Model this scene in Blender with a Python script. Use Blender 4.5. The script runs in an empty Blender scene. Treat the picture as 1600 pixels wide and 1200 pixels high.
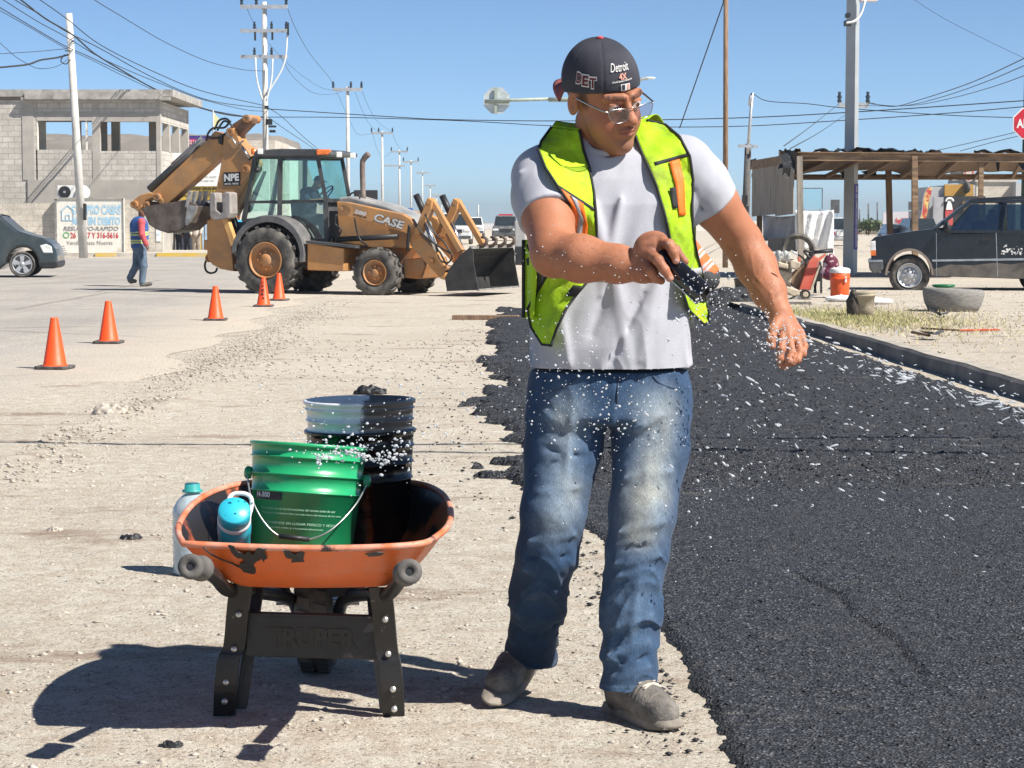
import bpy, math, random
import numpy as np
from mathutils import Matrix, Vector
C = bpy.context.scene
COL = C.collection
rnd = random.Random(7)
RS = np.random.RandomState(11)
# ------------------------------------------------------------------ camera, sky, sun, exposure
CAMZ, FPX, HOR = 1.30, 3400.0, 347.0
TH = math.atan((600 - HOR) / FPX)
cam = bpy.data.cameras.new('Camera')
cam.sensor_width = 36.0
cam.lens = FPX / 1600 * 36.0
cam.clip_start, cam.clip_end = 0.1, 20000
camo = bpy.data.objects.new('Camera', cam)
COL.objects.link(camo)
camo.location = (0, 0, CAMZ)
camo.rotation_euler = (math.pi / 2 - TH, 0, 0)
C.camera = camo
SUN_AZ, SUN_EL = math.radians(30), math.radians(47)      # from +x turned towards the camera
SUN = Vector((math.cos(SUN_EL) * math.cos(SUN_AZ), -math.cos(SUN_EL) * math.sin(SUN_AZ), math.sin(SUN_EL)))
W = bpy.data.worlds.new('World')
C.world = W
W.use_nodes = True
wn = W.node_tree.nodes
wl = W.node_tree.links
sky = wn.new('ShaderNodeTexSky')
sky.sky_type = 'NISHITA'
sky.sun_disc = False
sky.sun_elevation = SUN_EL
sky.sun_rotation = math.atan2(SUN.x, SUN.y)
sky.air_density, sky.dust_density, sky.ozone_density, sky.altitude = 0.5, 0.0, 6.0, 1100
bg = wn['Background']
bg.inputs['Strength'].default_value = 0.071
tint = wn.new('ShaderNodeMix'); tint.data_type = 'RGBA'; tint.blend_type = 'MULTIPLY'; tint.inputs[0].default_value = 1.0
tint.inputs[7].default_value = (1.14, 1.14, 1.04, 1)
hs = wn.new('ShaderNodeHueSaturation'); hs.inputs['Saturation'].default_value = 1.0
wl.new(sky.outputs[0], tint.inputs[6]); wl.new(tint.outputs[2], hs.inputs['Color']); wl.new(hs.outputs[0], bg.inputs['Color'])
sl = bpy.data.lights.new('Sun', 'SUN')
sl.energy, sl.angle, sl.color = 4.4, math.radians(0.53), (1.0, 0.95, 0.87)
so = bpy.data.objects.new('Sun', sl)
COL.objects.link(so)
so.rotation_euler = SUN.to_track_quat('Z', 'Y').to_euler()
so.location = (20, -10, 30)
C.view_settings.view_transform = 'Standard'
C.view_settings.look = 'None'
C.view_settings.gamma = 1.0
C.view_settings.exposure = 0.93
C.cycles.max_bounces = 8
C.cycles.transparent_max_bounces = 12
C.cycles.use_denoising = True
C.cycles.sample_clamp_indirect = 6.0

# ------------------------------------------------------------------ helpers
def ray(px, py):
    a, b = (px - 800) / FPX, (600 - py) / FPX
    return Vector((a, math.cos(TH) + b * math.sin(TH), -math.sin(TH) + b * math.cos(TH)))
def P(px, py, d):
    r = ray(px, py)
    return Vector((0, 0, CAMZ)) + r * (d / r.y)
def G(px, py, z=0.0):
    r = ray(px, py)
    return Vector((0, 0, CAMZ)) + r * ((z - CAMZ) / r.z)
def A(v): return np.array(v, dtype=float)
def lin(c):
    if isinstance(c, str):
        c = [int(c[i:i + 2], 16) / 255 for i in (0, 2, 4)]
        return tuple(x / 12.92 if x <= .04045 else ((x + .055) / 1.055) ** 2.4 for x in c)
    return tuple(c)
LOC = {}
def thing(name, label, cat, loc=(0, 0, 0), group=None):
    o = bpy.data.objects.new(name, None)
    o.empty_display_size = .1
    COL.objects.link(o)
    o.location = loc
    LOC[o] = Vector(loc)
    return tag(o, label, cat, group)
def tag(o, label, cat, group=None):
    o['label'], o['category'] = label, cat
    if group: o['group'] = group
    return o
def setting(o, kind='structure', label=None, cat=None):
    o['kind'] = kind
    if label: o['label'] = label
    if cat: o['category'] = cat
    return o
def copytree(o, parent=None):
    c = o.copy()
    COL.objects.link(c)
    if parent is not None:
        c.parent = parent
        c.matrix_parent_inverse = o.matrix_parent_inverse.copy()
    for ch in list(o.children): copytree(ch, c)
    return c
def mesh_np(name, V, quads=None, tris=None, mat=None, smooth=False, loc=None):
    """link numpy geometry as one object"""
    V = np.asarray(V, dtype=np.float32).reshape(-1, 3)
    if loc is not None: V = V - np.array(loc, dtype=np.float32)
    me = bpy.data.meshes.new(name)
    nq = 0 if quads is None else len(quads)
    nt = 0 if tris is None else len(tris)
    loops = []
    if nq: loops.append(np.asarray(quads, dtype=np.int32).ravel())
    if nt: loops.append(np.asarray(tris, dtype=np.int32).ravel())
    loops = np.concatenate(loops)
    me.vertices.add(len(V)); me.vertices.foreach_set('co', V.ravel())
    me.loops.add(len(loops)); me.loops.foreach_set('vertex_index', loops)
    me.polygons.add(nq + nt)
    st = np.concatenate([np.arange(nq) * 4, nq * 4 + np.arange(nt) * 3]).astype(np.int32)
    me.polygons.foreach_set('loop_start', st)
    try: me.polygons.foreach_set('loop_total', np.concatenate([np.full(nq, 4), np.full(nt, 3)]).astype(np.int32))
    except Exception: pass
    me.update(calc_edges=True)
    me.validate()
    if smooth: me.polygons.foreach_set('use_smooth', np.ones(len(me.polygons), dtype=bool))
    o = bpy.data.objects.new(name, me)
    COL.objects.link(o)
    if mat: me.materials.append(mat)
    return o
def setcol(o, attr, vals):
    """per-vertex float or colour attribute"""
    vals = np.asarray(vals, dtype=np.float32)
    if vals.ndim == 1:
        a = o.data.attributes.new(attr, 'FLOAT', 'POINT'); a.data.foreach_set('value', vals)
    else:
        if vals.shape[1] == 3: vals = np.concatenate([vals, np.ones((len(vals), 1), np.float32)], 1)
        a = o.data.attributes.new(attr, 'FLOAT_COLOR', 'POINT'); a.data.foreach_set('color', vals.ravel())
class MB:
    def __init__(s): s.v, s.f, s.sm = [], [], []
    def add(s, vs, fs, smooth=False):
        n = len(s.v)
        s.v += [tuple(v) for v in vs]
        s.f += [tuple(i + n for i in f) for f in fs]
        s.sm += [smooth] * len(fs)
        return s
    def box(s, c, size, R=None, taper=1.0):
        c = Vector(c); hx, hy, hz = [x / 2 for x in size]
        vs = []
        for z in (-1, 1):
            t = taper if z > 0 else 1
            for x, y in ((-1, -1), (1, -1), (1, 1), (-1, 1)):
                p = Vector((x * hx * t, y * hy * t, z * hz))
                vs.append(c + (R @ p if R else p))
        return s.add(vs, [(3, 2, 1, 0), (4, 5, 6, 7), (0, 1, 5, 4), (1, 2, 6, 5), (2, 3, 7, 6), (3, 0, 4, 7)])
    def bar(s, a, b, w, h=None, up=(0, 0, 1), roll=0):
        """rectangular bar from a to b"""
        a, b = Vector(a), Vector(b); h = h or w
        d = (b - a).normalized(); u = Vector(up)
        if abs(d.dot(u)) > .98: u = Vector((0, 1, 0))
        x = d.cross(u).normalized(); y = x.cross(d)
        vs = []
        for p in (a, b):
            for i, j in ((-1, -1), (1, -1), (1, 1), (-1, 1)): vs.append(p + x * i * w / 2 + y * j * h / 2)
        return s.add(vs, [(3, 2, 1, 0), (4, 5, 6, 7), (0, 1, 5, 4), (1, 2, 6, 5), (2, 3, 7, 6), (3, 0, 4, 7)])
    def prism(s, poly, ext, smooth=False):
        """poly: 3-D points of a flat outline, ext: extrusion vector"""
        ext = Vector(ext); n = len(poly)
        poly = [Vector(p) for p in poly]
        nrm = Vector((0, 0, 0))
        for i in range(n): nrm += poly[i].cross(poly[(i + 1) % n])
        if nrm.dot(ext) > 0: poly = poly[::-1]
        vs = poly + [p + ext for p in poly]
        fs = [tuple(range(n)), tuple(range(2 * n - 1, n - 1, -1))]
        fs += [(i, i + n, (i + 1) % n + n, (i + 1) % n)[::1] for i in range(n)]
        fs[2:] = [f[::-1] if False else f for f in fs[2:]]
        return s.add(vs, fs, smooth)
    def tube(s, pts, r, seg=8, caps=True, smooth=True, closed=False):
        pts = [Vector(p) for p in pts]
        n = len(pts)
        rs = r if isinstance(r, (list, tuple)) else [r] * n
        ref = None; vs = []
        for i, p in enumerate(pts):
            if closed: d = pts[(i + 1) % n] - pts[i - 1]
            else: d = pts[min(i + 1, n - 1)] - pts[max(i - 1, 0)]
            d.normalize()
            if ref is None:
                ref = Vector((0, 0, 1)) if abs(d.z) < .9 else Vector((1, 0, 0))
            x = ref - d * ref.dot(d)
            if x.length < 1e-5: x = d.orthogonal()
            x.normalize(); y = d.cross(x); ref = x
            for k in range(seg):
                a = 2 * math.pi * k / seg
                vs.append(p + x * math.cos(a) * rs[i] + y * math.sin(a) * rs[i])
        fs = []
        for i in range(n if closed else n - 1):
            j = (i + 1) % n
            for k in range(seg):
                fs.append((i * seg + k, i * seg + (k + 1) % seg, j * seg + (k + 1) % seg, j * seg + k))
        s.add(vs, fs, smooth)
        if caps and not closed:
            m = len(s.v) - len(vs)
            s.f += [tuple(m + k for k in range(seg - 1, -1, -1)), tuple(m + (n - 1) * seg + k for k in range(seg))]
            s.sm += [False, False]
        return s
    def lathe(s, prof, c=(0, 0, 0), axis=(0, 0, 1), seg=24, smooth=True, ell=(1, 1)):
        """prof: (radius, height) pairs"""
        c = Vector(c); q = Vector(axis).normalized().to_track_quat('Z', 'Y')
        vs, fs = [], []
        for r, h in prof:
            for k in range(seg):
                a = 2 * math.pi * k / seg
                vs.append(c + q @ Vector((r * math.cos(a) * ell[0], r * math.sin(a) * ell[1], h)))
        for i in range(len(prof) - 1):
            for k in range(seg):
                fs.append((i * seg + k, i * seg + (k + 1) % seg, (i + 1) * seg + (k + 1) % seg, (i + 1) * seg + k))
        return s.add(vs, fs, smooth)
    def disc(s, c, axis, r, seg=24, t=0.004):
        return s.lathe([(0.0001, 0), (r, 0), (r, t), (0.0001, t)], c, axis, seg, False)
    def ball(s, c, r, seg=10, sc=(1, 1, 1)):
        c = Vector(c); vs, fs = [], []
        n = seg // 2 + 1
        for i in range(n):
            t = math.pi * i / (n - 1)
            for k in range(seg):
                a = 2 * math.pi * k / seg
                vs.append(c + Vector((r * sc[0] * math.sin(t) * math.cos(a), r * sc[1] * math.sin(t) * math.sin(a), -r * sc[2] * math.cos(t))))
        for i in range(n - 1):
            for k in range(seg):
                fs.append((i * seg + k, i * seg + (k + 1) % seg, (i + 1) * seg + (k + 1) % seg, (i + 1) * seg + k))
        return s.add(vs, fs, True)
    def grid(s, pts, smooth=True, flip=False):
        """pts: rows of equal length"""
        n, m = len(pts), len(pts[0])
        vs = [p for r in pts for p in r]
        fs = [(i * m + j, i * m + j + 1, (i + 1) * m + j + 1, (i + 1) * m + j) for i in range(n - 1) for j in range(m - 1)]
        if flip: fs = [f[::-1] for f in fs]
        return s.add(vs, fs, smooth)
    def build(s, name, mat=None, parent=None, world=True, bevel=0, solid=0, sub=0, recalc=True):
        """world=True: vertices are world coordinates and are brought into the parent's frame"""
        off = Vector((0, 0, 0))
        q = parent
        while q is not None:
            off += LOC.get(q, Vector((0, 0, 0))); q = q.parent
        if not world: off = Vector((0, 0, 0))
        me = bpy.data.meshes.new(name)
        me.from_pydata([(v[0] - off.x, v[1] - off.y, v[2] - off.z) for v in s.v], [], s.f)
        me.polygons.foreach_set('use_smooth', s.sm)
        me.validate()
        if recalc:
            import bmesh
            bm = bmesh.new(); bm.from_mesh(me)
            bmesh.ops.recalc_face_normals(bm, faces=bm.faces)
            bm.to_mesh(me); bm.free()
        o = bpy.data.objects.new(name, me)
        COL.objects.link(o)
        if mat: me.materials.append(mat)
        if parent is not None: o.parent = parent
        if solid:
            m = o.modifiers.new('solid', 'SOLIDIFY'); m.thickness = solid; m.offset = 0
        if bevel:
            m = o.modifiers.new('bevel', 'BEVEL'); m.width = bevel; m.segments = 2; m.limit_method = 'ANGLE'; m.angle_limit = .6
            m.harden_normals = False
        if sub:
            m = o.modifiers.new('sub', 'SUBSURF'); m.levels = sub; m.render_levels = sub
        return o
def spline(pts, n=8):
    """Catmull-Rom through 3-D points"""
    pts = [Vector(p) for p in pts]
    q = [pts[0] * 2 - pts[1]] + pts + [pts[-1] * 2 - pts[-2]]
    out = []
    for i in range(1, len(q) - 2):
        for k in range(n):
            t = k / n
            a, b, c, d = q[i - 1], q[i], q[i + 1], q[i + 2]
            out.append(.5 * ((2 * b) + (c - a) * t + (2 * a - 5 * b + 4 * c - d) * t * t + (3 * b - a - 3 * c + d) * t ** 3))
    out.append(pts[-1])
    return out
def text_mb(txt, width, O, X, Y, N, depth=.003, height=None, bold=0, shear=0, warp=None):
    """lettering as geometry: starts at O, runs along X, rises along Y, faces N; scaled to a width (and a height)"""
    cu = bpy.data.curves.new('lettering', 'FONT')
    cu.body = txt; cu.size = 1; cu.offset = bold; cu.shear = shear; cu.resolution_u = 3
    ob = bpy.data.objects.new('lettering', cu); COL.objects.link(ob)
    dg = bpy.context.evaluated_depsgraph_get()
    me = bpy.data.meshes.new_from_object(ob.evaluated_get(dg))
    vs = np.array([v.co[:] for v in me.vertices]); fs = [tuple(p.vertices) for p in me.polygons]
    bpy.data.objects.remove(ob); bpy.data.meshes.remove(me); bpy.data.curves.remove(cu)
    mn, mx = vs.min(0), vs.max(0)
    sx = width / (mx[0] - mn[0]); sy = height / (mx[1] - mn[1]) if height else sx
    O, X, Y, N = Vector(O), Vector(X).normalized(), Vector(Y).normalized(), Vector(N).normalized()
    out = [O + X * ((v[0] - mn[0]) * sx) + Y * ((v[1] - mn[1]) * sy) + N * depth for v in vs]
    if warp: out = [warp(p) for p in out]
    m = MB(); m.add(out, fs)
    return m
# ------------------------------------------------------------------ materials
def newmat(name):
    m = bpy.data.materials.new(name); m.use_nodes = True
    nt = m.node_tree
    return m, nt.nodes, nt.links, nt.nodes['Principled BSDF']
def nd(N, typ, **kw):
    n = N.new(typ)
    for k, v in kw.items():
        if k.startswith('i_'):
            n.inputs[k[2:].replace('_', ' ')].default_value = v
        else: setattr(n, k, v)
    return n
def coords(N, L, scale=(1, 1, 1), loc=(0, 0, 0), rot=(0, 0, 0)):
    tc = N.new('ShaderNodeTexCoord'); mp = N.new('ShaderNodeMapping')
    mp.inputs['Scale'].default_value = scale; mp.inputs['Location'].default_value = loc; mp.inputs['Rotation'].default_value = rot
    L.new(tc.outputs['Object'], mp.inputs['Vector'])
    return mp.outputs['Vector']
def ramp(N, L, fac, stops):
    r = N.new('ShaderNodeValToRGB')
    e = r.color_ramp.elements
    while len(e) < len(stops): e.new(.5)
    for k, (p, c) in enumerate(stops):
        e[k].position = p
        c = lin(c) if not isinstance(c, (int, float)) else (c, c, c)
        e[k].color = (c[0], c[1], c[2], 1)
    L.new(fac, r.inputs['Fac'])
    return r.outputs['Color']
def mix(N, L, fac, a, b, typ='MIX'):
    m = N.new('ShaderNodeMix'); m.data_type = 'RGBA'; m.blend_type = typ
    for s, v in ((m.inputs[0], fac), (m.inputs[6], a), (m.inputs[7], b)):
        if hasattr(v, 'is_output'): L.new(v, s)
        elif isinstance(v, (int, float)): s.default_value = v
        else: s.default_value = (*lin(v)[:3], 1)
    return m.outputs[2]
def noise(N, L, vec, scale, detail=4, rough=.55, dist=0):
    n = nd(N, 'ShaderNodeTexNoise'); n.inputs['Scale'].default_value = scale; n.inputs['Detail'].default_value = detail
    n.inputs['Roughness'].default_value = rough; n.inputs['Distortion'].default_value = dist
    L.new(vec, n.inputs['Vector']); return n.outputs['Fac']
def bump(N, L, h, bs, strength=.3, dist=.01, prev=None):
    b = N.new('ShaderNodeBump'); b.inputs['Strength'].default_value = strength; b.inputs['Distance'].default_value = dist
    L.new(h, b.inputs['Height'])
    if prev is not None: L.new(prev, b.inputs['Normal'])
    if bs is not None: L.new(b.outputs['Normal'], bs.inputs['Normal'])
    return b.outputs['Normal']
def mat(name, col, rough=.6, col2=None, scale=6, lo=.35, hi=.65, var=.18, metal=0, bmp=.15, bscale=120, bdist=.004, dirt=None, dscale=3, dlo=.5, dhi=.7, coat=0, spec=.5, alpha=None, stretch=(1, 1, 1)):
    m, N, L, B = newmat(name)
    v = coords(N, L, stretch)
    c = lin(col)
    c2 = lin(col2) if col2 is not None else tuple(min(1, x * (1 + var)) for x in c)
    c1 = c if col2 is not None else tuple(x * (1 - var) for x in c)
    out = ramp(N, L, noise(N, L, v, scale, 6), [(lo, c1), (hi, c2)])
    if dirt is not None:
        f = ramp(N, L, noise(N, L, v, dscale, 8, .65), [(dlo, 0.0), (dhi, 1.0)])
        out = mix(N, L, f, out, dirt)
    L.new(out, B.inputs['Base Color'])
    B.inputs['Roughness'].default_value = rough; B.inputs['Metallic'].default_value = metal
    B.inputs['Coat Weight'].default_value = coat; B.inputs['Coat Roughness'].default_value = .12
    B.inputs['Specular IOR Level'].default_value = spec
    rr = nd(N, 'ShaderNodeMapRange'); rr.inputs['To Min'].default_value = max(0.03, rough - .1); rr.inputs['To Max'].default_value = min(1, rough + .12)
    L.new(noise(N, L, v, scale * 2.7, 5), rr.inputs['Value']); L.new(rr.outputs[0], B.inputs['Roughness'])
    if bmp: bump(N, L, noise(N, L, v, bscale, 3), B, bmp, bdist)
    return m
def glassmat(name, tint, rough=.03, trans=.75, ior=1.45):
    """thin pane: part see-through, part mirror"""
    m, N, L, B = newmat(name)
    out = N['Material Output']
    tr = N.new('ShaderNodeBsdfTransparent'); tr.inputs['Color'].default_value = (*lin(tint)[:3], 1)
    gl = N.new('ShaderNodeBsdfGlossy'); gl.inputs['Roughness'].default_value = rough; gl.inputs['Color'].default_value = (.9, .95, 1, 1)
    fr = N.new('ShaderNodeFresnel'); fr.inputs['IOR'].default_value = ior
    mr = nd(N, 'ShaderNodeMapRange'); mr.inputs['To Min'].default_value = 1 - trans; mr.inputs['To Max'].default_value = 1
    L.new(fr.outputs[0], mr.inputs['Value'])
    ge = N.new('ShaderNodeNewGeometry'); iv = nd(N, 'ShaderNodeMath', operation='SUBTRACT'); iv.inputs[0].default_value = 1; L.new(ge.outputs['Backfacing'], iv.inputs[1])
    mu = nd(N, 'ShaderNodeMath', operation='MULTIPLY'); L.new(mr.outputs[0], mu.inputs[0]); L.new(iv.outputs[0], mu.inputs[1])
    ms = N.new('ShaderNodeMixShader')
    L.new(mu.outputs[0], ms.inputs[0]); L.new(tr.outputs[0], ms.inputs[1]); L.new(gl.outputs[0], ms.inputs[2])
    L.new(ms.outputs[0], out.inputs['Surface'])
    return m
# ------------------------------------------------------------------ value noise, signed distances, surface nets
_T = RS.rand(64, 64, 64).astype(np.float32)
def vnoise(p, sc=1.0):
    q = np.asarray(p) * np.asarray(sc)
    i = np.floor(q).astype(int); f = q - i; f = f * f * (3 - 2 * f)
    i &= 63; j = (i + 1) & 63
    x0, y0, z0, x1, y1, z1 = i[:, 0], i[:, 1], i[:, 2], j[:, 0], j[:, 1], j[:, 2]
    fx, fy, fz = f[:, 0], f[:, 1], f[:, 2]
    a = _T[x0, y0, z0] * (1 - fx) + _T[x1, y0, z0] * fx; b = _T[x0, y1, z0] * (1 - fx) + _T[x1, y1, z0] * fx
    c = _T[x0, y0, z1] * (1 - fx) + _T[x1, y0, z1] * fx; d = _T[x0, y1, z1] * (1 - fx) + _T[x1, y1, z1] * fx
    return (a * (1 - fy) + b * fy) * (1 - fz) + (c * (1 - fy) + d * fy) * fz
def fbm(p, sc, oct=4):
    s, a, out = np.asarray(sc, float), .5, 0
    for k in range(oct):
        out = out + a * vnoise(np.asarray(p) + 7.3 * k, s); s = s * 2.03; a *= .5
    return out
def cap(p, a, b, ra, rb):
    a, b = A(a), A(b); d = b - a
    t = np.clip(((p - a) @ d) / max(d @ d, 1e-9), 0, 1)
    return np.linalg.norm(p - a - t[:, None] * d, axis=1) - (ra + (rb - ra) * t)
def segd(p, a, b):
    a, b = A(a), A(b); d = b - a
    t = np.clip(((p - a) @ d) / max(d @ d, 1e-9), 0, 1)
    return np.linalg.norm(p - a - t[:, None] * d, axis=1), t
def ell(p, c, r, R=None):
    q = p - A(c)
    if R is not None: q = q @ A(R)
    r = A(r)
    k0 = np.linalg.norm(q / r, axis=1); k1 = np.linalg.norm(q / (r * r), axis=1)
    return k0 * (k0 - 1) / np.maximum(k1, 1e-9)
def smin(a, b, k):
    h = np.clip(.5 + .5 * (b - a) / k, 0, 1)
    return b + (a - b) * h - k * h * (1 - h)
def smax(a, b, k): return -smin(-a, -b, k)
def chain(p, pts, k=.02):
    """pts: (point, radius) list"""
    d = None
    for (a, ra), (b, rb) in zip(pts[:-1], pts[1:]):
        e = cap(p, a, b, ra, rb)
        d = e if d is None else smin(d, e, k)
    return d
def surfnet(f, lo, hi, h, newton=2):
    lo, hi = A(lo), A(hi); B = 8
    n = (np.ceil((hi - lo) / h / B).astype(int)) * B
    nb = n // B
    bc = np.stack(np.meshgrid(*[np.arange(k) for k in nb], indexing='ij'), -1).reshape(-1, 3)
    dc = f(lo + (bc + .5) * B * h - .5 * h)
    D = np.repeat(np.repeat(np.repeat(np.where(dc < 0, -1., 1.).astype(np.float32).reshape(nb), B, 0), B, 1), B, 2)
    act = bc[np.abs(dc) < B * h * 1.15 + .012]
    lc = np.stack(np.meshgrid(*[np.arange(B)] * 3, indexing='ij'), -1).reshape(-1, 3)
    for s in range(0, len(act), 400):
        ii = (act[s:s + 400, None, :] * B + lc[None]).reshape(-1, 3)
        D[ii[:, 0], ii[:, 1], ii[:, 2]] = f(lo + ii * h)
    ins = D < 0
    cnt = np.zeros(n - 1, np.int8)
    off = [(a, b, c) for a in (0, 1) for b in (0, 1) for c in (0, 1)]
    sh = lambda a, o: a[o[0]:o[0] + n[0] - 1, o[1]:o[1] + n[1] - 1, o[2]:o[2] + n[2] - 1]
    for o in off: cnt += sh(ins, o)
    ce = np.argwhere((cnt > 0) & (cnt < 8))
    acc = np.zeros((len(ce), 3)); num = np.zeros(len(ce))
    cv = {o: D[ce[:, 0] + o[0], ce[:, 1] + o[1], ce[:, 2] + o[2]] for o in off}
    for o in off:
        for ax in range(3):
            if o[ax]: continue
            o2 = tuple(1 if k == ax else o[k] for k in range(3))
            a, b = cv[o], cv[o2]
            m = (a < 0) != (b < 0)
            t = np.where(m, a / np.where(m, a - b, 1), 0)
            q = np.tile(np.array(o, float), (len(ce), 1)); q[:, ax] = t
            acc[m] += q[m]; num += m
    V = lo + (ce + acc / num[:, None]) * h
    idx = np.full(n - 1, -1, np.int32); idx[ce[:, 0], ce[:, 1], ce[:, 2]] = np.arange(len(ce))
    Q = []
    for ax in range(3):
        s0 = [slice(None)] * 3; s1 = [slice(None)] * 3
        s0[ax] = slice(0, n[ax] - 1); s1[ax] = slice(1, n[ax])
        a, b = ins[tuple(s0)], ins[tuple(s1)]
        e = np.argwhere(a != b)
        u, v = (ax + 1) % 3, (ax + 2) % 3
        e = e[(e[:, u] > 0) & (e[:, v] > 0) & (e[:, u] < n[u] - 1) & (e[:, v] < n[v] - 1)]
        flip = a[e[:, 0], e[:, 1], e[:, 2]]
        g = []
        for du, dv in ((-1, -1), (0, -1), (0, 0), (-1, 0)):
            k = e.copy(); k[:, u] += du; k[:, v] += dv
            g.append(idx[k[:, 0], k[:, 1], k[:, 2]])
        q = np.stack(g, 1)
        q[~flip] = q[~flip][:, ::-1]
        Q.append(q)
    Q = np.concatenate(Q); Q = Q[(Q >= 0).all(1)]
    for _ in range(newton):
        d = f(V); e = h * .5
        g = np.stack([f(V + np.eye(3)[k] * e) - f(V - np.eye(3)[k] * e) for k in range(3)], 1) / (2 * e)
        g2 = np.maximum((g * g).sum(1), .2)
        V = V - np.clip(d / g2, -h, h)[:, None] * g
    return V, Q
# ------------------------------------------------------------------ the setting
def groundmat():
    m, N, L, B = newmat('dusty_caliche')
    v = coords(N, L)
    big = noise(N, L, v, .35, 5, .6)
    base = ramp(N, L, big, [(.3, (.49, .445, .375)), (.55, (.555, .515, .438)), (.75, (.61, .575, .50))])
    mid = noise(N, L, v, 9, 6, .7)
    base = mix(N, L, ramp(N, L, mid, [(.40, .0), (.62, .75)]), base, (.40, .325, .25))
    fine = noise(N, L, v, 70, 5, .75)
    base = mix(N, L, ramp(N, L, fine, [(.38, 1.0), (.47, 0.0)]), base, (.22, .18, .14))
    base = mix(N, L, ramp(N, L, noise(N, L, v, 160, 3, .6), [(.55, .0), (.66, .65)]), base, (.82, .76, .65))
    vs = coords(N, L, (.55, 1.6, 1))
    st = noise(N, L, vs, 1.3, 7, .68)
    base = mix(N, L, ramp(N, L, st, [(.565, .0), (.66, .72)]), base, (.24, .17, .125))
    L.new(base, B.inputs['Base Color']); B.inputs['Roughness'].default_value = .95; B.inputs['Specular IOR Level'].default_value = .15
    b1 = bump(N, L, mid, None, .6, .03)
    bump(N, L, noise(N, L, v, 70, 5, .75), B, .9, .012, b1)
    return m
def oldasphalt():
    m, N, L, B = newmat('worn_grey_asphalt')
    v = coords(N, L)
    c = ramp(N, L, noise(N, L, v, .25, 5, .6), [(.3, (.36, .335, .305)), (.7, (.46, .43, .39))])
    c = mix(N, L, ramp(N, L, noise(N, L, coords(N, L, (1, .25, 1)), 1.2, 6, .7), [(.5, .0), (.72, .7)]), c, (.56, .50, .415))
    vo = N.new('ShaderNodeTexVoronoi'); vo.inputs['Scale'].default_value = 55; L.new(v, vo.inputs['Vector'])
    c = mix(N, L, .35, c, ramp(N, L, vo.outputs['Color'], [(.1, .12), (.9, .62)]), 'OVERLAY')
    vc = N.new('ShaderNodeTexVoronoi'); vc.feature = 'DISTANCE_TO_EDGE'; vc.inputs['Scale'].default_value = .16
    ad = N.new('ShaderNodeMixRGB'); ad.inputs[0].default_value = .12
    nz = N.new('ShaderNodeTexNoise'); nz.inputs['Scale'].default_value = .5; nz.inputs['Detail'].default_value = 6; L.new(v, nz.inputs['Vector'])
    L.new(v, ad.inputs[1]); L.new(nz.outputs['Color'], ad.inputs[2]); L.new(ad.outputs[0], vc.inputs['Vector'])
    c = mix(N, L, ramp(N, L, vc.outputs['Distance'], [(.0, .75), (.006, .0)]), c, (.15, .13, .11))
    sp = N.new('ShaderNodeSeparateXYZ'); L.new(v, sp.inputs[0])
    e = nd(N, 'ShaderNodeMath', operation='MULTIPLY_ADD'); L.new(sp.outputs[1], e.inputs[0]); e.inputs[1].default_value = .0285; L.new(sp.outputs[0], e.inputs[2])
    e2 = nd(N, 'ShaderNodeMath', operation='MULTIPLY_ADD'); L.new(noise(N, L, v, 1.1, 8, .75), e2.inputs[0]); e2.inputs[1].default_value = 2.2; L.new(e.outputs[0], e2.inputs[2])
    mr = nd(N, 'ShaderNodeMapRange'); mr.inputs['From Min'].default_value = -3.6; mr.inputs['From Max'].default_value = -1.5; L.new(e2.outputs[0], mr.inputs['Value'])
    c = mix(N, L, mr.outputs[0], c, (.55, .485, .395))
    sk = noise(N, L, v, 60, 5, .75)
    c = mix(N, L, ramp(N, L, sk, [(.38, .7), (.47, .0)]), c, (.19, .165, .14))
    L.new(c, B.inputs['Base Color']); B.inputs['Roughness'].default_value = .9; B.inputs['Specular IOR Level'].default_value = .2
    b1 = bump(N, L, sk, None, .6, .012)
    bump(N, L, vo.outputs['Distance'], B, .6, .01, b1)
    return m
def freshasphalt():
    m, N, L, B = newmat('fresh_black_asphalt')
    v = coords(N, L)
    vo = N.new('ShaderNodeTexVoronoi'); vo.inputs['Scale'].default_value = 115; L.new(v, vo.inputs['Vector'])
    c = ramp(N, L, vo.outputs['Color'], [(.10, (.006, .006, .0075)), (.40, (.019, .020, .024)), (.66, (.053, .056, .064)), (.85, (.115, .12, .133)), (1, (.27, .275, .29))])
    c = mix(N, L, ramp(N, L, noise(N, L, v, 2.2, 6, .65), [(.45, .0), (.72, .45)]), c, (.055, .054, .055))
    c = mix(N, L, ramp(N, L, noise(N, L, coords(N, L, (.7, 1.8, 1)), 1.4, 7, .7), [(.60, .0), (.70, .6)]), c, (.21, .19, .16))
    L.new(c, B.inputs['Base Color'])
    mr = nd(N, 'ShaderNodeMapRange'); mr.inputs['To Min'].default_value = .5; mr.inputs['To Max'].default_value = .85; B.inputs['Specular IOR Level'].default_value = .35
    L.new(vo.outputs['Color'], mr.inputs['Value']); L.new(mr.outputs[0], B.inputs['Roughness'])
    b1 = bump(N, L, vo.outputs['Distance'], None, 1.0, .012)
    bump(N, L, noise(N, L, v, 210, 3, .7), B, .7, .004, b1)
    return m
M_GROUND, M_OLD, M_FRESH = groundmat(), oldasphalt(), freshasphalt()
M_STONE = mat('pale_stone', (.40, .355, .30), .9, var=.4, scale=40, bmp=.2)
M_LUMP = mat('tarry_lump', (.018, .018, .02), .5, var=.4, scale=50, bmp=.4, bscale=200)
M_CONC = mat('weathered_concrete', (.36, .34, .31), .9, var=.2, scale=3, dirt=(.20, .18, .16), dscale=2, bmp=.3, bscale=60, bdist=.01)

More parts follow.
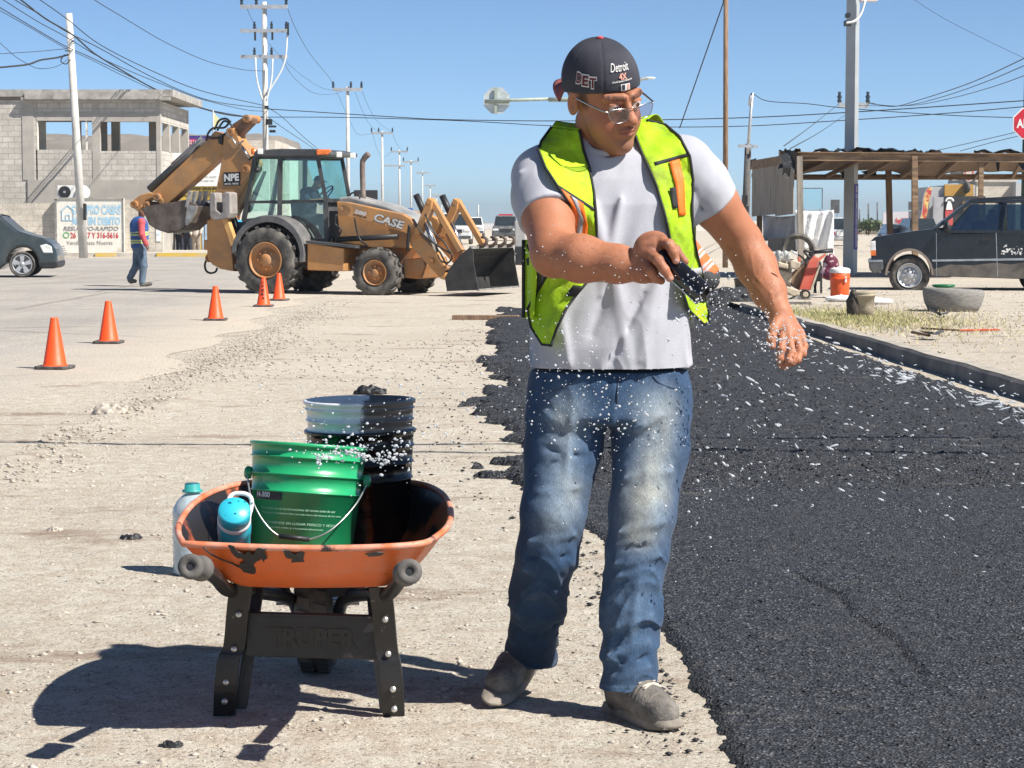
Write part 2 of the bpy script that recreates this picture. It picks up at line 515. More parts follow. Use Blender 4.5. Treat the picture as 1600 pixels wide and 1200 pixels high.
def kx(d): return 3.74 - .0312 * (d - 15.9)           # foot of the kerb
def edge_x(d): return np.interp(d, [4, 5.2, 6.6, 8.8, 10.2, 10.6, 11.3, 12.3, 13, 14.5, 15.6, 17.3, 19, 23, 29, 33], [.50, .475, .46, .31, .06, -.13, -.20, -.08, -.12, -.33, -.33, -.08, -.22, -.28, -.28, -.1])

o = MB().add([(-3000, -40, 0), (3000, -40, 0), (3000, 6000, 0), (-3000, 6000, 0)], [(0, 1, 2, 3)]).build('ground', M_GROUND); setting(o)
# gently uneven earth round the wheelbarrow and the man, and under the gravel
gx, gy = np.meshgrid(np.arange(-4.2, 1.6, .03), np.arange(4.0, 20.0, .04))
pp = np.stack([gx.ravel(), gy.ravel(), 0 * gx.ravel()], 1)
fade = np.clip(np.minimum.reduce([(pp[:, 0] + 4.2) / .5, (1.6 - pp[:, 0]) / .5, (20 - pp[:, 1]) / 3, (pp[:, 1] - 4) / .3]), 0, 1)
hz = (.010 * fbm(pp, (5, 5, 1), 3) + .010 * fbm(pp, (22, 22, 1), 3))
wind = np.exp(-((pp[:, 0] + 2.62 - .15 * np.sin(pp[:, 1] * .9)) / .30) ** 2)
hz = hz + wind * (.020 * fbm(pp, (3, 3, 1), 2) + .035 * np.maximum(0, fbm(pp, (9, 9, 1), 4) - .42))
pp[:, 2] = -.012 + fade * (.010 + hz)
n1, n2 = gx.shape
q = np.arange(n1 * n2).reshape(n1, n2)
o = mesh_np('dirt_surface', pp, np.stack([q[:-1, :-1], q[:-1, 1:], q[1:, 1:], q[1:, :-1]], -1).reshape(-1, 4), mat=M_GROUND, smooth=True); setting(o)
# worn road on the left, and the side street behind
lft = []
for d in np.arange(-10, 46, .35):
    lft.append((-2.86 + .16 * math.sin(d * 1.7) + .12 * math.sin(d * .73 + 1) + rnd.uniform(-.05, .05) - .0285 * (d - 12), d, .004))
o = MB().add([(-60, -10, .004)] + lft + [(-4.2, 47, .004), (-3.6, 50, .004), (30, 52, .004), (90, 56, .004), (90, 79, .004), (4, 79, .004), (-6, 400, .004), (-18, 400, .004), (-13.5, 79, .004), (-60, 78.6, .004)],
    [tuple(range(len(lft) + 11))]).build('old_road', M_OLD); setting(o)
# the fresh mat, a laid course 4 cm thick with a ragged edge
CRK = [((1245, 912), (1275, 925)), ((1275, 925), (1312, 942)), ((1312, 942), (1330, 975)), ((1330, 975), (1362, 990)), ((1362, 990), (1392, 1012)), ((1392, 1012), (1440, 1070))]
def asphalt_height(x, y):
    p = np.stack([x, y, 0 * x], 1)
    loose = np.clip((y - 10.3) / .35, 0, 1)
    e = edge_x(y) + (fbm(p, (.9, .9, 1), 3) - .45) * (.10 + .35 * loose) + (fbm(p, (5, 5, 1), 5) - .46) * (.03 + .40 * loose) + (fbm(p, (30, 30, 1), 2) - .4) * .045
    r = kx(y) - .22 + (fbm(p, (6, 6, 1), 3) - .45) * .3 + np.clip((y - 22) * .03, 0, .2)
    s = np.minimum.reduce([(x - e), (r - x), (32.3 - y + (fbm(p, (2, 2, 1), 3) - .4) * 1.2)])
    t = np.clip(s / .09, 0, 1); t = t * t * (3 - 2 * t)
    rip = .006 * fbm(p, (1.2, 4, 1), 3)
    g = (fbm(p, (45, 45, 1), 3) - .45) * (.012 + .016 * loose) + (fbm(p, (9, 9, 1), 3) - .45) * (.005 + .025 * loose)
    cr = np.minimum.reduce([segd(p, (*G(*a)[:2], 0), (*G(*b)[:2], 0))[0] for a, b in CRK]) + .02 * (fbm(p, (25, 25, 1), 2) - .4)
    g = g - .020 * np.exp(-(cr / .014) ** 2)
    return -.03 + t * (.062 + .010 * loose + rip) + g * np.clip(t * 2, 0, 1), s
def asphalt_patch(name, x0, x1, y0, y1, dx, dy):
    xs, ys = np.arange(x0, x1 + dx / 2, dx), np.arange(y0, y1 + dy / 2, dy)
    X, Y = np.meshgrid(xs, ys)
    Z, _ = asphalt_height(X.ravel(), Y.ravel())
    n1, n2 = X.shape; q = np.arange(n1 * n2).reshape(n1, n2)
    return np.stack([X.ravel(), Y.ravel(), Z], 1), np.stack([q[:-1, :-1], q[:-1, 1:], q[1:, 1:], q[1:, :-1]], -1).reshape(-1, 4)
a1, f1 = asphalt_patch('', -.9, 3.9, 4.6, 12.0, .016, .02)
a2, f2 = asphalt_patch('', -1.3, 3.9, 12.0, 33, .028, .05)
o = mesh_np('fresh_asphalt', np.concatenate([a1, a2]), np.concatenate([f1, f2 + len(a1)]), mat=M_FRESH, smooth=True); setting(o)

# loose stones and asphalt crumbs: past counting
OCT = np.array([(1, 0, 0), (-1, 0, 0), (0, 1, 0), (0, -1, 0), (0, 0, 1), (0, 0, -1)], float)
OTF = np.array([(0, 2, 4), (2, 1, 4), (1, 3, 4), (3, 0, 4), (2, 0, 5), (1, 2, 5), (3, 1, 5), (0, 3, 5)])
def scatter(name, pos, size, material, label, cat, flat=.6):
    n = len(pos)
    V = OCT[None] * (1 + .5 * (RS.rand(n, 6, 1) - .5)) + .35 * (RS.rand(n, 6, 3) - .5)
    a = RS.rand(n) * 6.283; c, s = np.cos(a), np.sin(a)
    x = V[..., 0] * c[:, None] - V[..., 1] * s[:, None]; y = V[..., 0] * s[:, None] + V[..., 1] * c[:, None]
    V = np.stack([x * (1 + .5 * RS.rand(n, 1)), y, V[..., 2] * flat], -1) * size[:, None, None] + pos[:, None]
    o = mesh_np(name, V.reshape(-1, 3), tris=(OTF[None] + 6 * np.arange(n)[:, None, None]).reshape(-1, 3), mat=material)
    return setting(o, 'stuff', label, cat)
n = 9000
d = 4.7 * (24 / 4.7) ** RS.rand(n); x = (RS.rand(n) - .5) * .5 * d
k = (x > -2.8) & (x < edge_x(d) - .05)
d, x = d[k], x[k]
scatter('loose_gravel', np.stack([x, d, .006 + 0 * x], 1), .002 + .009 * RS.rand(len(x)) ** 4 + .0004 * d, M_STONE, 'small pale stones strewn over the bare sandy roadbed', 'gravel')
n = 15000
d = 9 * (36 / 9) ** RS.rand(n); x = -2.62 - .0285 * (d - 12) + .15 * np.sin(d * .9) + RS.randn(n) * .34
scatter('gravel_windrow', np.stack([x, d, .03 * np.exp(-((x + 2.62) / .3) ** 2) * RS.rand(n)], 1), .003 + .013 * RS.rand(n) ** 3, M_STONE, 'long low windrow of pale gravel between the worn road and the roadbed', 'gravel')
n = 26000
d = 4.8 * (31 / 4.8) ** RS.rand(n); x = np.maximum(edge_x(d) - .6, -.25 * d) + RS.rand(n) * 4.6
z, s = asphalt_height(x, d)
k = (s > -.02) & ((d > 10.2) | (RS.rand(n) < .5))
scatter('asphalt_crumbs', np.stack([x, d, z + .001], 1)[k], (.003 + .008 * RS.rand(k.sum()) ** 2) * np.where(d[k] > 10.2, 1.25, .7), M_LUMP, 'loose black asphalt crumbs on the freshly laid surface', 'asphalt crumbs')
n = 1700
d = 5.2 * (30 / 5.2) ** RS.rand(n); x = edge_x(d) - np.abs(RS.randn(n)) * np.where(d > 10, .32, .10)
scatter('stray_crumbs', np.stack([x, d, .012 + 0 * x], 1), .0018 + .009 * RS.rand(n) ** 5, M_LUMP, 'stray black asphalt crumbs spilled on the sand beside the new surface', 'asphalt crumbs')
n = 3600
d = 12 + 30 * RS.rand(n); x = kx(d) + .3 + RS.rand(n) * 6
scatter('verge_gravel', np.stack([x, d, .10 + 0 * x], 1), .004 + .014 * RS.rand(n) ** 4, M_STONE, 'scattered stones on the bare earth beyond the kerb', 'gravel')
# clods
def clod(px, py, r, material, label):
    g = G(px, py)
    c = A(g) + (0, 0, r * .3)
    f = lambda p: ell(p, c, (r * 1.5, r, r * .62)) - (fbm(p, (2.2 / r,) * 3, 3) - .45) * r * 1.1
    V, Q = surfnet(f, c - 2.6 * r, c + 2.6 * r, r / 7, 1)
    o = mesh_np('clod', V, Q, mat=material, loc=c); o.location = c
    tag(o, label, 'clod')
clod(172, 650, .085, M_STONE, 'grey brown clod lying alone on the gravel windrow, left of the buckets')
clod(578, 617, .075, M_LUMP, 'black asphalt lump on the sand just behind the white and black bucket')
clod(205, 845, .030, M_LUMP, 'small black lump on the sand left of the water jug')
clod(85, 831, .022, M_STONE, 'pale crumpled clod on the sand far left of the wheelbarrow')
clod(268, 1170, .02, M_LUMP, 'tiny dark lump on the sand in front of the wheelbarrow shadow')
# earth verge beyond the kerb, and the kerb itself
M_VERGE = M_GROUND
nv = 40
ys = np.linspace(9, 62, nv); V = []
for y in ys: V += [(kx(min(y, 33)) + .10, y, .09 if y < 40 else .09 - .085 * min(1, (y - 40) / 8)), (kx(min(y, 33)) + 30, y, .09 if y < 40 else .09 - .085 * min(1, (y - 40) / 8))]
o = MB().add(V, [(2 * i, 2 * i + 1, 2 * i + 3, 2 * i + 2) for i in range(nv - 1)]).build('dirt_verge', M_VERGE); setting(o)
M_KERB = mat('tar_stained_kerb', (.10, .098, .095), .85, col2=(.24, .225, .20), scale=2.2, bmp=.4, bscale=50, bdist=.01)
M_KTOP = mat('kerb_top', (.37, .335, .285), .9, var=.2, scale=4, bmp=.3, bscale=60)
k = MB(); kt = MB()
ys = list(np.linspace(11, 31.3, 40))
prof = []
for y in ys:
    w = .012 * math.sin(y * 2.1) + rnd.uniform(-.006, .006); x = kx(y) + w; h = .135 + rnd.uniform(-.008, .008)
    prof.append([(x, y, -.02), (x + .012, y, h - .02), (x + .035, y, h), (x + .16, y, h), (x + .16, y, -.02)])
for i in range(6):
    a = (i + 1) / 6 * math.pi * .6; x = kx(31.3) + .75 * (1 - math.cos(a)); y = 31.3 + .75 * math.sin(a)
    nx, ny = math.cos(a), -math.sin(a) * .3
    prof.append([(x, y, -.02), (x + .012, y, .11), (x + .035, y, .13), (x + .16, y - .03, .13), (x + .16, y - .03, -.02)])
k.grid([[p for p in r] for r in prof], smooth=False)
o = k.build('kerb', M_KERB); setting(o)
kt.grid([[(p[2][0] + .004, p[2][1], p[2][2] + .004), (p[3][0], p[3][1], p[3][2] + .004)] for p in prof], smooth=False)
o = kt.build('kerb_top', M_KTOP); setting(o)
# grass on the verge
def grass(name, n, cx, cy, sx, sy, material, label, h0=.02, h1=.06, z=.09):
    x = cx + RS.randn(n) * sx; y = cy + RS.randn(n) * sy
    k = x > [kx(v) + .22 for v in y]
    x, y = x[k], y[k]; n = len(x)
    a = RS.rand(n) * 6.283; h = h0 + (h1 - h0) * RS.rand(n); w = .004 + .004 * RS.rand(n)
    lean = RS.randn(n, 2) * .03
    B0 = np.stack([x - w * np.cos(a), y - w * np.sin(a), np.full(n, z)], 1); B1 = np.stack([x + w * np.cos(a), y + w * np.sin(a), np.full(n, z)], 1)
    T = np.stack([x + lean[:, 0], y + lean[:, 1], z + h], 1)
    o = mesh_np(name, np.stack([B0, B1, T], 1).reshape(-1, 3), tris=np.arange(3 * n).reshape(-1, 3), mat=material)
    setting(o, 'stuff', label, 'grass')
M_GR = mat('dry_green_grass', (.20, .24, .07), .8, col2=(.42, .38, .17), scale=3, bmp=0)
M_STRAW = mat('straw_grass', (.50, .43, .24), .85, var=.25, scale=5, bmp=0)
g = G(1300, 505); grass('dry_grass', 4200, g.x + .1, g.y - .6, .55, 1.5, M_GR, 'thin dry green grass on the verge round the short stump')
grass('straw', 5000, g.x + .4, g.y - 1.2, .9, 2.2, M_STRAW, 'straw coloured dead grass on the earth behind the kerb', .02, .06)
# pavement with yellow kerb on the far left
M_PAVE = mat('pale_pavement', (.47, .43, .375), .9, var=.15, scale=2, dirt=(.33, .28, .23), dscale=1.2, bmp=.2, bscale=30)
M_YEL = mat('worn_yellow_paint', (.62, .42, .06), .75, col2=(.50, .43, .31), scale=5, lo=.45, hi=.7, bmp=.2)
yk = 4420 / 54
o = MB().box((-30, yk + 5.0, .07), (42, 10, .14)).build('pavement', M_PAVE); setting(o)
for i, (p0, p1) in enumerate(((150, 182), (246, 330))):
    xa, xb = (p0 - 800) / FPX * yk, (p1 - 800) / FPX * yk
    o = MB().box(((xa + xb) / 2, yk + .03, .077), (xb - xa, .16, .142)).build('kerb_paint', M_YEL); setting(o)
# brown mesa behind the left-hand buildings
M_HILL = mat('brown_hillside', (.20, .165, .13), .95, var=.15, scale=.02, dirt=(.27, .23, .18), dscale=.05, bmp=0)
rows = []
for r in range(8):
    t = r / 7; row = []
    for i in range(60):
        px = -420 + i * 15
        hgt = (347 - 204) / FPX * 780 + 1.3 + .5 * math.sin(i * .7) + .3 * math.sin(i * 1.9)
        hgt *= max(0, min(1, (395 - px) / 60))
        row.append(((px - 800) / FPX * 620, 620 + 260 * t + 4 * math.sin(i * 1.3 + r), hgt * math.sin(math.pi * .5 * min(1, t * 1.4)) - 1))
    rows.append(row)
o = MB().grid(rows).build('hills', M_HILL); setting(o)
# ------------------------------------------------------------------ buildings, poles and cables behind
def rb(mb, p0, q0, p1, q1, d, t, z0=None):
    """box whose front face spans the picture rectangle at distance d, t deep"""
    a, b = P(p0, q1, d), P(p1, q0, d)
    za = z0 if z0 is not None else a.z
    return mb.box(((a.x + b.x) / 2, d + t / 2, (za + b.z) / 2), (b.x - a.x, t, b.z - za))
def pz(py, d): return P(800, py, d).z
def pxx(px, d): return P(px, 347, d).x
def blockmat(name, c1, c2, mortar, bw=.46, bh=.225):
    m, N, L, B = newmat(name)
    tc = N.new('ShaderNodeTexCoord'); sp = N.new('ShaderNodeSeparateXYZ'); L.new(tc.outputs['Object'], sp.inputs[0])
    ad = nd(N, 'ShaderNodeMath', operation='ADD'); L.new(sp.outputs[0], ad.inputs[0]); L.new(sp.outputs[1], ad.inputs[1])
    cb = N.new('ShaderNodeCombineXYZ'); L.new(ad.outputs[0], cb.inputs[0]); L.new(sp.outputs[2], cb.inputs[1])
    br = N.new('ShaderNodeTexBrick'); L.new(cb.outputs[0], br.inputs['Vector'])
    br.inputs['Scale'].default_value = 1; br.inputs['Brick Width'].default_value = bw; br.inputs['Row Height'].default_value = bh
    br.inputs['Mortar Size'].default_value = .018; br.inputs['Mortar Smooth'].default_value = .3
    br.inputs['Color1'].default_value = (*c1, 1); br.inputs['Color2'].default_value = (*c2, 1); br.inputs['Mortar'].default_value = (*mortar, 1)
    v = tc.outputs['Object']
    c = mix(N, L, ramp(N, L, noise(N, L, v, 1.1, 7, .7), [(.42, .0), (.72, .75)]), br.outputs['Color'], (.30, .275, .245))
    c = mix(N, L, .25, c, ramp(N, L, noise(N, L, v, 14, 5), [(.3, .2), (.7, .75)]), 'OVERLAY')
    L.new(c, B.inputs['Base Color']); B.inputs['Roughness'].default_value = .92; B.inputs['Specular IOR Level'].default_value = .2
    bump(N, L, br.outputs['Fac'], B, -.5, .02)
    return m
M_BLOCK = blockmat('grey_blocks', (.60, .56, .50), (.50, .465, .415), (.36, .335, .30))
M_BLOCKP = blockmat('pale_blocks', (.62, .565, .48), (.56, .51, .43), (.47, .42, .35))
M_PLAST = mat('grey_render', (.40, .37, .33), .95, var=.12, scale=2, dirt=(.31, .28, .245), dscale=1, bmp=.2, bscale=40)
M_WHITEW = mat('whitewash', (.70, .67, .60), .9, var=.07, scale=4, dirt=(.55, .50, .42), dscale=1.4, dlo=.55, bmp=.15, bscale=60)
M_LBLUE = mat('faded_blue_letters', (.30, .52, .68), .9, col2=(.62, .66, .66), scale=5, lo=.45, hi=.8, bmp=0)
M_LGREY = mat('faded_grey_letters', (.20, .195, .19), .9, col2=(.5, .48, .45), scale=6, lo=.5, hi=.8, bmp=0)
M_LRED = mat('red_letters', (.50, .06, .06), .8, col2=(.6, .35, .30), scale=6, lo=.55, hi=.85, bmp=0)
M_LGREEN = mat('green_mark', (.12, .38, .12), .8, bmp=0)
M_BLK = mat('black_paint', (.02, .02, .022), .5, bmp=0)
M_WHT = mat('white_paint', (.75, .75, .73), .6, var=.05, bmp=0)
M_WIRE = mat('cable_sheath', (.03, .032, .036), .7, bmp=0)
M_STEEL = mat('galvanised_steel', (.48, .49, .50), .45, metal=.5, var=.12, scale=4, bmp=.05)
M_CPOLE = mat('pale_concrete_pole', (.60, .575, .53), .9, var=.12, scale=2, dirt=(.42, .40, .37), dscale=.8, bmp=.2, bscale=30)
M_OLDWOOD = mat('old_wood', (.15, .09, .055), .85, col2=(.29, .19, .12), scale=5, stretch=(6, 6, .5), bmp=.4, bscale=20, bdist=.01)
M_GLASSD = mat('dark_glazing', (.025, .032, .036), .08, var=.2, bmp=0, spec=.8)
M_RUBBER = mat('dusty_tyre_rubber', (.05, .047, .044), .9, col2=(.19, .172, .15), scale=6, lo=.40, hi=.72, bmp=.3, bscale=90)
M_CHROME = mat('dull_chrome', (.55, .55, .55), .25, metal=1, bmp=0)

# half-built block house
D1 = 88.0
bl = thing('unfinished_building', 'grey two-storey block building without window frames, far left', 'building', (pxx(140, D1), D1, 0))
w = MB()
for r in ((-60, 157, 57, 400), (57, 157, 145, 175), (155, 157, 245, 176), (57, 234, 145, 281), (155, 236, 245, 281)): rb(w, *r, D1, .2)
xs = pxx(250, D1)
za, zb, zc, zd = pz(157, D1), pz(190, D1), pz(235, D1), pz(281, D1)
w.box((xs - .1, D1 + 4.15, (za + zb) / 2), (.2, 7.9, za - zb)); w.box((xs - .1, D1 + 4.15, (zc + zd) / 2), (.2, 7.9, zc - zd))
w.build('block_wall', M_BLOCK, bl)
w = MB()
for r in ((145, 157, 155, 281), (245, 157, 250, 281)): rb(w, *r, D1 - .02, .3)
rb(w, 57, 175, 145, 188.5, D1 - .015, .23); rb(w, 155, 176, 245, 190, D1 - .015, .23)
rb(w, 36, 157, 52, 281, D1 - .03, .25)
for yy in (2.7, 5.3, 7.9): w.box((xs - .12, D1 + yy, (zb + zc) / 2), (.28, .35, zb - zc))
for px_ in (60, 118, 158, 178, 236): w.box((pxx(px_, D1) * 1.1 + .3, D1 + 7.9, (za + zd) / 2), (.35, .3, za - zd))
w.box(((pxx(-60, D1) + xs) / 2, D1 + 7.9, za - .25), (xs - pxx(-60, D1), .25, .5))
w.build('concrete_frame', M_PLAST, bl)
w = MB()
x0 = pxx(-60, D1); w.box(((x0 + xs) / 2 + .3, D1 + 4.0, (pz(142, D1) + za) / 2 + .1), (xs - x0 + .6, 8.3, pz(142, D1) - za - .1))
w.box(((pxx(38, D1) + xs) / 2 + .25, D1 - .16, za + .06), (xs - pxx(38, D1) + .5, .3, .12)); rb(w, 38, 143.2, 251, 155, D1 - .34, .2)
w.build('roof_slab', M_CONC, bl)
w = MB(); w.box(((x0 + xs) / 2, D1 + 4.15, zd - .1), (xs - x0, 7.7, .2)); w.build('floor_slab', M_CONC, bl)
w = MB(); rb(w, 45, 281, 252, 400, D1 - .06, .3, 0); w.box((xs - .1, D1 + 4.15, zd / 2), (.26, 7.8, zd)); w.build('rendered_base', M_PLAST, bl)
w = MB()
for px_ in (57, 134): rb(w, px_, 188.5, px_ + 2, 233.8, D1 + .02, .14)
rb(w, 62, 190, 71, 233.8, D1 + 3, .1); w.build('opening_post', M_WHITEW, bl)
# low walls in front of it, the painted one
D2 = 84.0
o = MB(); rb(o, -60, 317, 86, 402, D2 + .3, .2, 0); tag(o.build('boundary_wall', M_BLOCKP), 'pale unpainted block wall behind the dark minivan', 'wall')
sw = thing('painted_wall', 'whitewashed wall panel with faded blue and red painted advertisement', 'wall', (pxx(140, D2), D2, 0))
o = MB(); rb(o, 86, 310, 193, 402, D2, .25, 0); o.build('wall', M_WHITEW, sw)
o = MB(); rb(o, 86.2, 308.6, 193, 310.6, D2 - .05, .35); o.build('coping', M_CONC, sw)
o = MB(); rb(o, 86.6, 311, 88.2, 398, D2 - .02, .04); rb(o, 191.6, 311, 192.8, 398, D2 - .02, .04); o.build('border_line', M_LGREY, sw)
def wtxt(txt, p0, p1, q0, q1, d, m, parent, bold=.015, name='lettering', shear=0):
    a, b = P(p0, q1, d), P(p1, q0, d)
    return text_mb(txt, b.x - a.x, a, (1, 0, 0), (0, 0, 1), (0, -1, 0), .01, b.z - a.z, bold, shear).build(name, m, parent, recalc=False)
wtxt('COMPRO CASAS', 112, 189, 320, 335, D2, M_LBLUE, sw, .05)
wtxt('AUN EN DEBITO', 112, 188, 339, 351.5, D2, M_LBLUE, sw, .05)
wtxt('RESUELVO-RAPIDO', 99, 185, 354, 360.6, D2, M_LGREY, sw, .02, shear=.2)
wtxt('26 1 817 Y 316-5616', 110, 185, 363, 372.5, D2, M_LRED, sw, .03)
wtxt('Vendo Casas Nuevas', 104, 176, 376, 382.5, D2, M_LGREY, sw, .0)
o = MB(); c = P(103.5, 367.5, D2); c.y -= .012
o.lathe([(.085, 0), (.125, 0)], c, (0, -1, 0), 18, False); o.build('phone_emblem', M_LGREEN, sw, recalc=False)
o = MB()
for a, b in (((95, 330), (106, 321)), ((106, 321), (117, 330)), ((97, 330), (97, 344)), ((115, 330), (115, 344)), ((97, 344), (115, 344)), ((103, 344), (103, 336)), ((109, 344), (109, 336)), ((103, 336), (109, 336))):
    o.bar(P(*a, D2 - .01), P(*b, D2 - .01), .02, .03)
o.build('house_emblem', M_LBLUE, sw)
o = MB(); rb(o, 193, 312, 254, 400, D2 + .15, .2, 0); tag(o.build('boundary_wall', M_BLOCKP), 'pale wall stretch right of the painted advertisement, behind the walking worker', 'wall')
o = MB(); rb(o, 244, 352, 251, 377, D2 + .12, .03); tag(o.build('poster', M_WHT), 'small white poster with blue print on the pale wall behind the walker', 'poster')
pst = bpy.data.objects['poster']; LOC[pst] = Vector((0, 0, 0)); wtxt('aviso', 245, 250, 364, 367, D2 + .11, M_LBLUE, pst)
# air conditioner on the wall
ac = thing('air_conditioner', 'white outdoor air conditioner with dark fan above the painted wall', 'air conditioner', (pxx(103, D2 + .9), D2 + 1, 0))
o = MB(); rb(o, 89.5, 290, 117, 310, D2 + .9, .4); o.build('casing', M_WHT, ac, bevel=.02)
o = MB(); c = P(101, 300, D2 + .89); o.disc(c, (0, -1, 0), .235, 24, .02); o.build('fan_grille', M_BLK, ac)
o = MB(); o.disc(c + Vector((0, -.025, 0)), (0, -1, 0), .05, 12, .015); o.build('hub', M_STEEL, ac)
sd = thing('satellite_dish', 'pale round dish beside the air conditioner behind the concrete pole', 'dish', P(129, 300, D2 + 1))
o = MB(); o.lathe([(.01, 0), (.15, .02), (.28, .08), (.27, .09), (.14, .035), (.01, .02)], P(129, 301, D2 + 1), (.5, -1, .3), 18); o.build('reflector', M_WHT, sd)
o = MB(); o.bar(P(129, 301, D2 + 1.05), P(129, 312, D2 + 1.05), .05); o.build('mount', M_STEEL, sd)
# shop front with tarpaulin, yellow board and gate, behind the backhoe arm
D3 = 92.0
sf = thing('shop_front', 'whitewashed shop front with a white tarpaulin and yellow board behind the digger arm', 'shop', (pxx(300, D3), D3, 0))
o = MB(); rb(o, 253, 240, 262, 400, D3, .3, 0); rb(o, 312, 240, 420, 400, D3, .3, 0); rb(o, 262, 240, 312, 318, D3 + .02, .3); rb(o, 262, 318, 312, 400, D3 + 1.6, .2, 0); o.build('wall', M_WHITEW, sf)
M_TARP = mat('white_tarp', (.74, .74, .73), .7, var=.05, scale=1.5, bmp=.6, bscale=3, bdist=.05)
o = MB(); rb(o, 266, 239, 347, 291, D3 - .2, .05); o.build('tarpaulin', M_TARP, sf)
for i in range(5): wtxt(('aaaa aaa aaaaa aa', 'aaaaaa aaaa aaa a', 'aaa aaaaa aaaa', 'aaaaa aa aaaaa', 'aaaa aaaa aaa')[i].replace('a', '-'), 308, 340 - 3 * i % 7, 258 + 6 * i, 259 + 6 * i, D3 - .21, M_LGREY, sf, .05) if i in (1, 3, 4) else None
M_YBOARD = mat('yellow_board', (.48, .33, .05), .7, var=.15, scale=5, bmp=0)
o = MB(); rb(o, 279, 289.5, 347, 312, D3 - .12, .08); o.build('board', M_YBOARD, sf)
wtxt('LOGTUPREN', 282, 345, 293, 308, D3 - .125, mat('dark_olive_letters', (.13, .10, .02), .7, bmp=0), sf, .03)
o = MB()
for i, px_ in enumerate((316, 320.5, 325, 329.5, 334)): rb(o, px_, 314, px_ + 2.2, 398, D3 - .08, .06, 0.15)
o.build('gate_bars', mat('pale_blue_bars', (.36, .47, .60), .6, bmp=0), sf)
o = MB(); rb(o, 309, 352, 315, 392, D3 - .06, .05); o.build('yellow_panel', M_YEL, sf)
bb = thing('billboard', 'billboard with pink and black bands on a roof behind the digger arm', 'billboard', (pxx(310, 97), 97, 0))
o = MB(); rb(o, 291, 212, 345, 240, 97, .15); o.build('panel', M_BLK, bb)
o = MB(); rb(o, 291, 212.5, 345, 217, 96.97, .03); o.build('purple_band', mat('purple_print', (.07, .05, .25), .5, bmp=0), bb)
o = MB(); rb(o, 291, 217.2, 330, 227, 96.96, .03); o.build('pink_band', mat('pink_print', (.62, .06, .17), .5, bmp=0), bb)
wtxt('LOS 24 HORAS', 292, 322, 219, 225.5, 96.95, M_WHT, bb, .02); wtxt('CONSULTA', 291, 336, 229.5, 237, 96.98, M_WHT, bb, .05)
o = MB(); rb(o, 300, 239, 302, 400, 97.1, .2, 0); rb(o, 336, 239, 338, 400, 97.1, .2, 0); o.build('post', M_STEEL, bb)
pn = thing('pennant', 'pale yellow triangular pennant above the billboard beside thin guy wires', 'pennant', P(333, 200, 96))
o = MB(); o.prism([P(333, 174, 96), P(345, 190, 96), P(333, 205, 96)], (0, .03, 0)); o.build('cloth', mat('pale_yellow_cloth', (.70, .66, .36), .8, bmp=0), pn)
o = MB(); o.tube([P(333, 172, 96), P(333, 240, 96)], .03, 6); o.build('staff', M_STEEL, pn)
o = MB(); rb(o, 386, 219, 430, 400, 190, 12, 0); tag(o.build('far_building', M_BLOCKP), 'beige flat-roofed building far off behind the tall utility pole', 'building')
o = MB(); rb(o, 428, 226, 446, 400, 205, 12, 0); tag(o.build('far_building', M_WHITEW), 'narrow white building right of the far beige one', 'building')

# utility poles, near to far, with their arms
def insul(mb, p, r=.07, h=.35): mb.lathe([(r * .5, 0), (r, h * .2), (r * .55, h * .35), (r, h * .55), (r * .5, h * .75), (r * .7, h)], p, (0, 0, 1), 8)
def pole(px, ptop, d, r0, r1, m, label, arms=(), name='utility_pole', lean=0, group='utility poles along the road'):
    top = P(px, ptop, d); base = Vector((top.x + lean, d, 0))
    t = thing(name, label, 'utility pole', base, group)
    o = MB(); o.tube([base, top], [r0, r1], 12); o.build('shaft', m, t)
    a_ = MB(); i_ = MB()
    for (dx0, dx1, y, w, pins) in arms:
        a, b = P(px + dx0, y, d), P(px + dx1, y, d); a.y -= r1 + .04; b.y -= r1 + .04
        ab = MB(); ab.bar(a, b, w, w * 1.2); ab.build('crossarm', M_STEEL, t)
        for k in pins: insul(i_, a.lerp(b, k) + Vector((0, 0, w * .5)), w * .6, w * 2.6)
    if i_.v: i_.build('insulators', M_GLASSD, t)
    return t
up = pole(413, 3, 106, .16, .115, M_CPOLE, 'tallest pale utility pole with three crossarms, behind the backhoe cab', ((-37, 37, 11, .15, (.03, .34, .97)), (-37, 37, 48.5, .14, (.3, .66, .97)), (-37, 37, 89, .14, (.3, .66))))
o = MB()
for dx, y0, y1 in ((-14, 90, 156), (13, 92, 158), (36, 50, 150)): o.tube(spline([P(413 + dx, y0, 105.6), P(413 + dx * .85, (y0 + y1) / 2, 105.6), P(413 + (3 if dx > 0 else -3), y1, 105.6)], 6), .04, 5)
o.build('drop_cable', M_WHT, up)
o = MB()
for (a, b, c, e) in ((-16, 50, 2.5, 13), (11, 50, 2.5, 12), (36, 35, 2, 20), (0, 165, 6, 5), (2, 186, 10, 9), (6, 196, 12, 3), (8, 203, 9, 4)): rb(o, 413 + a, b, 413 + a + c, b + e, 105.4, .2)
o.build('fittings', M_BLK, up)
pole(543, 135, 172, .16, .12, M_CPOLE, 'pale utility pole with one crossarm rising right behind the cab roof', ((-23, 23, 140, .2, (.02, .62, .98)),))
pole(597, 205, 256, .16, .12, M_CPOLE, 'pale utility pole with one crossarm just right of the exhaust pipe', ((-17, 17, 208, .2, (.02, .35, .98)),))
pole(624, 234, 324, .16, .12, M_CPOLE, 'utility pole with two crossarms right of the exhaust pipe, fourth along the road', ((-13, 13, 237, .22, (.02, .98)), (-24, 9, 259, .22, ())))
pole(642, 250, 380, .16, .12, M_CPOLE, 'utility pole in line above the loader hood, fifth along the road', ((-12, 12, 253, .25, (.02, .98)),))
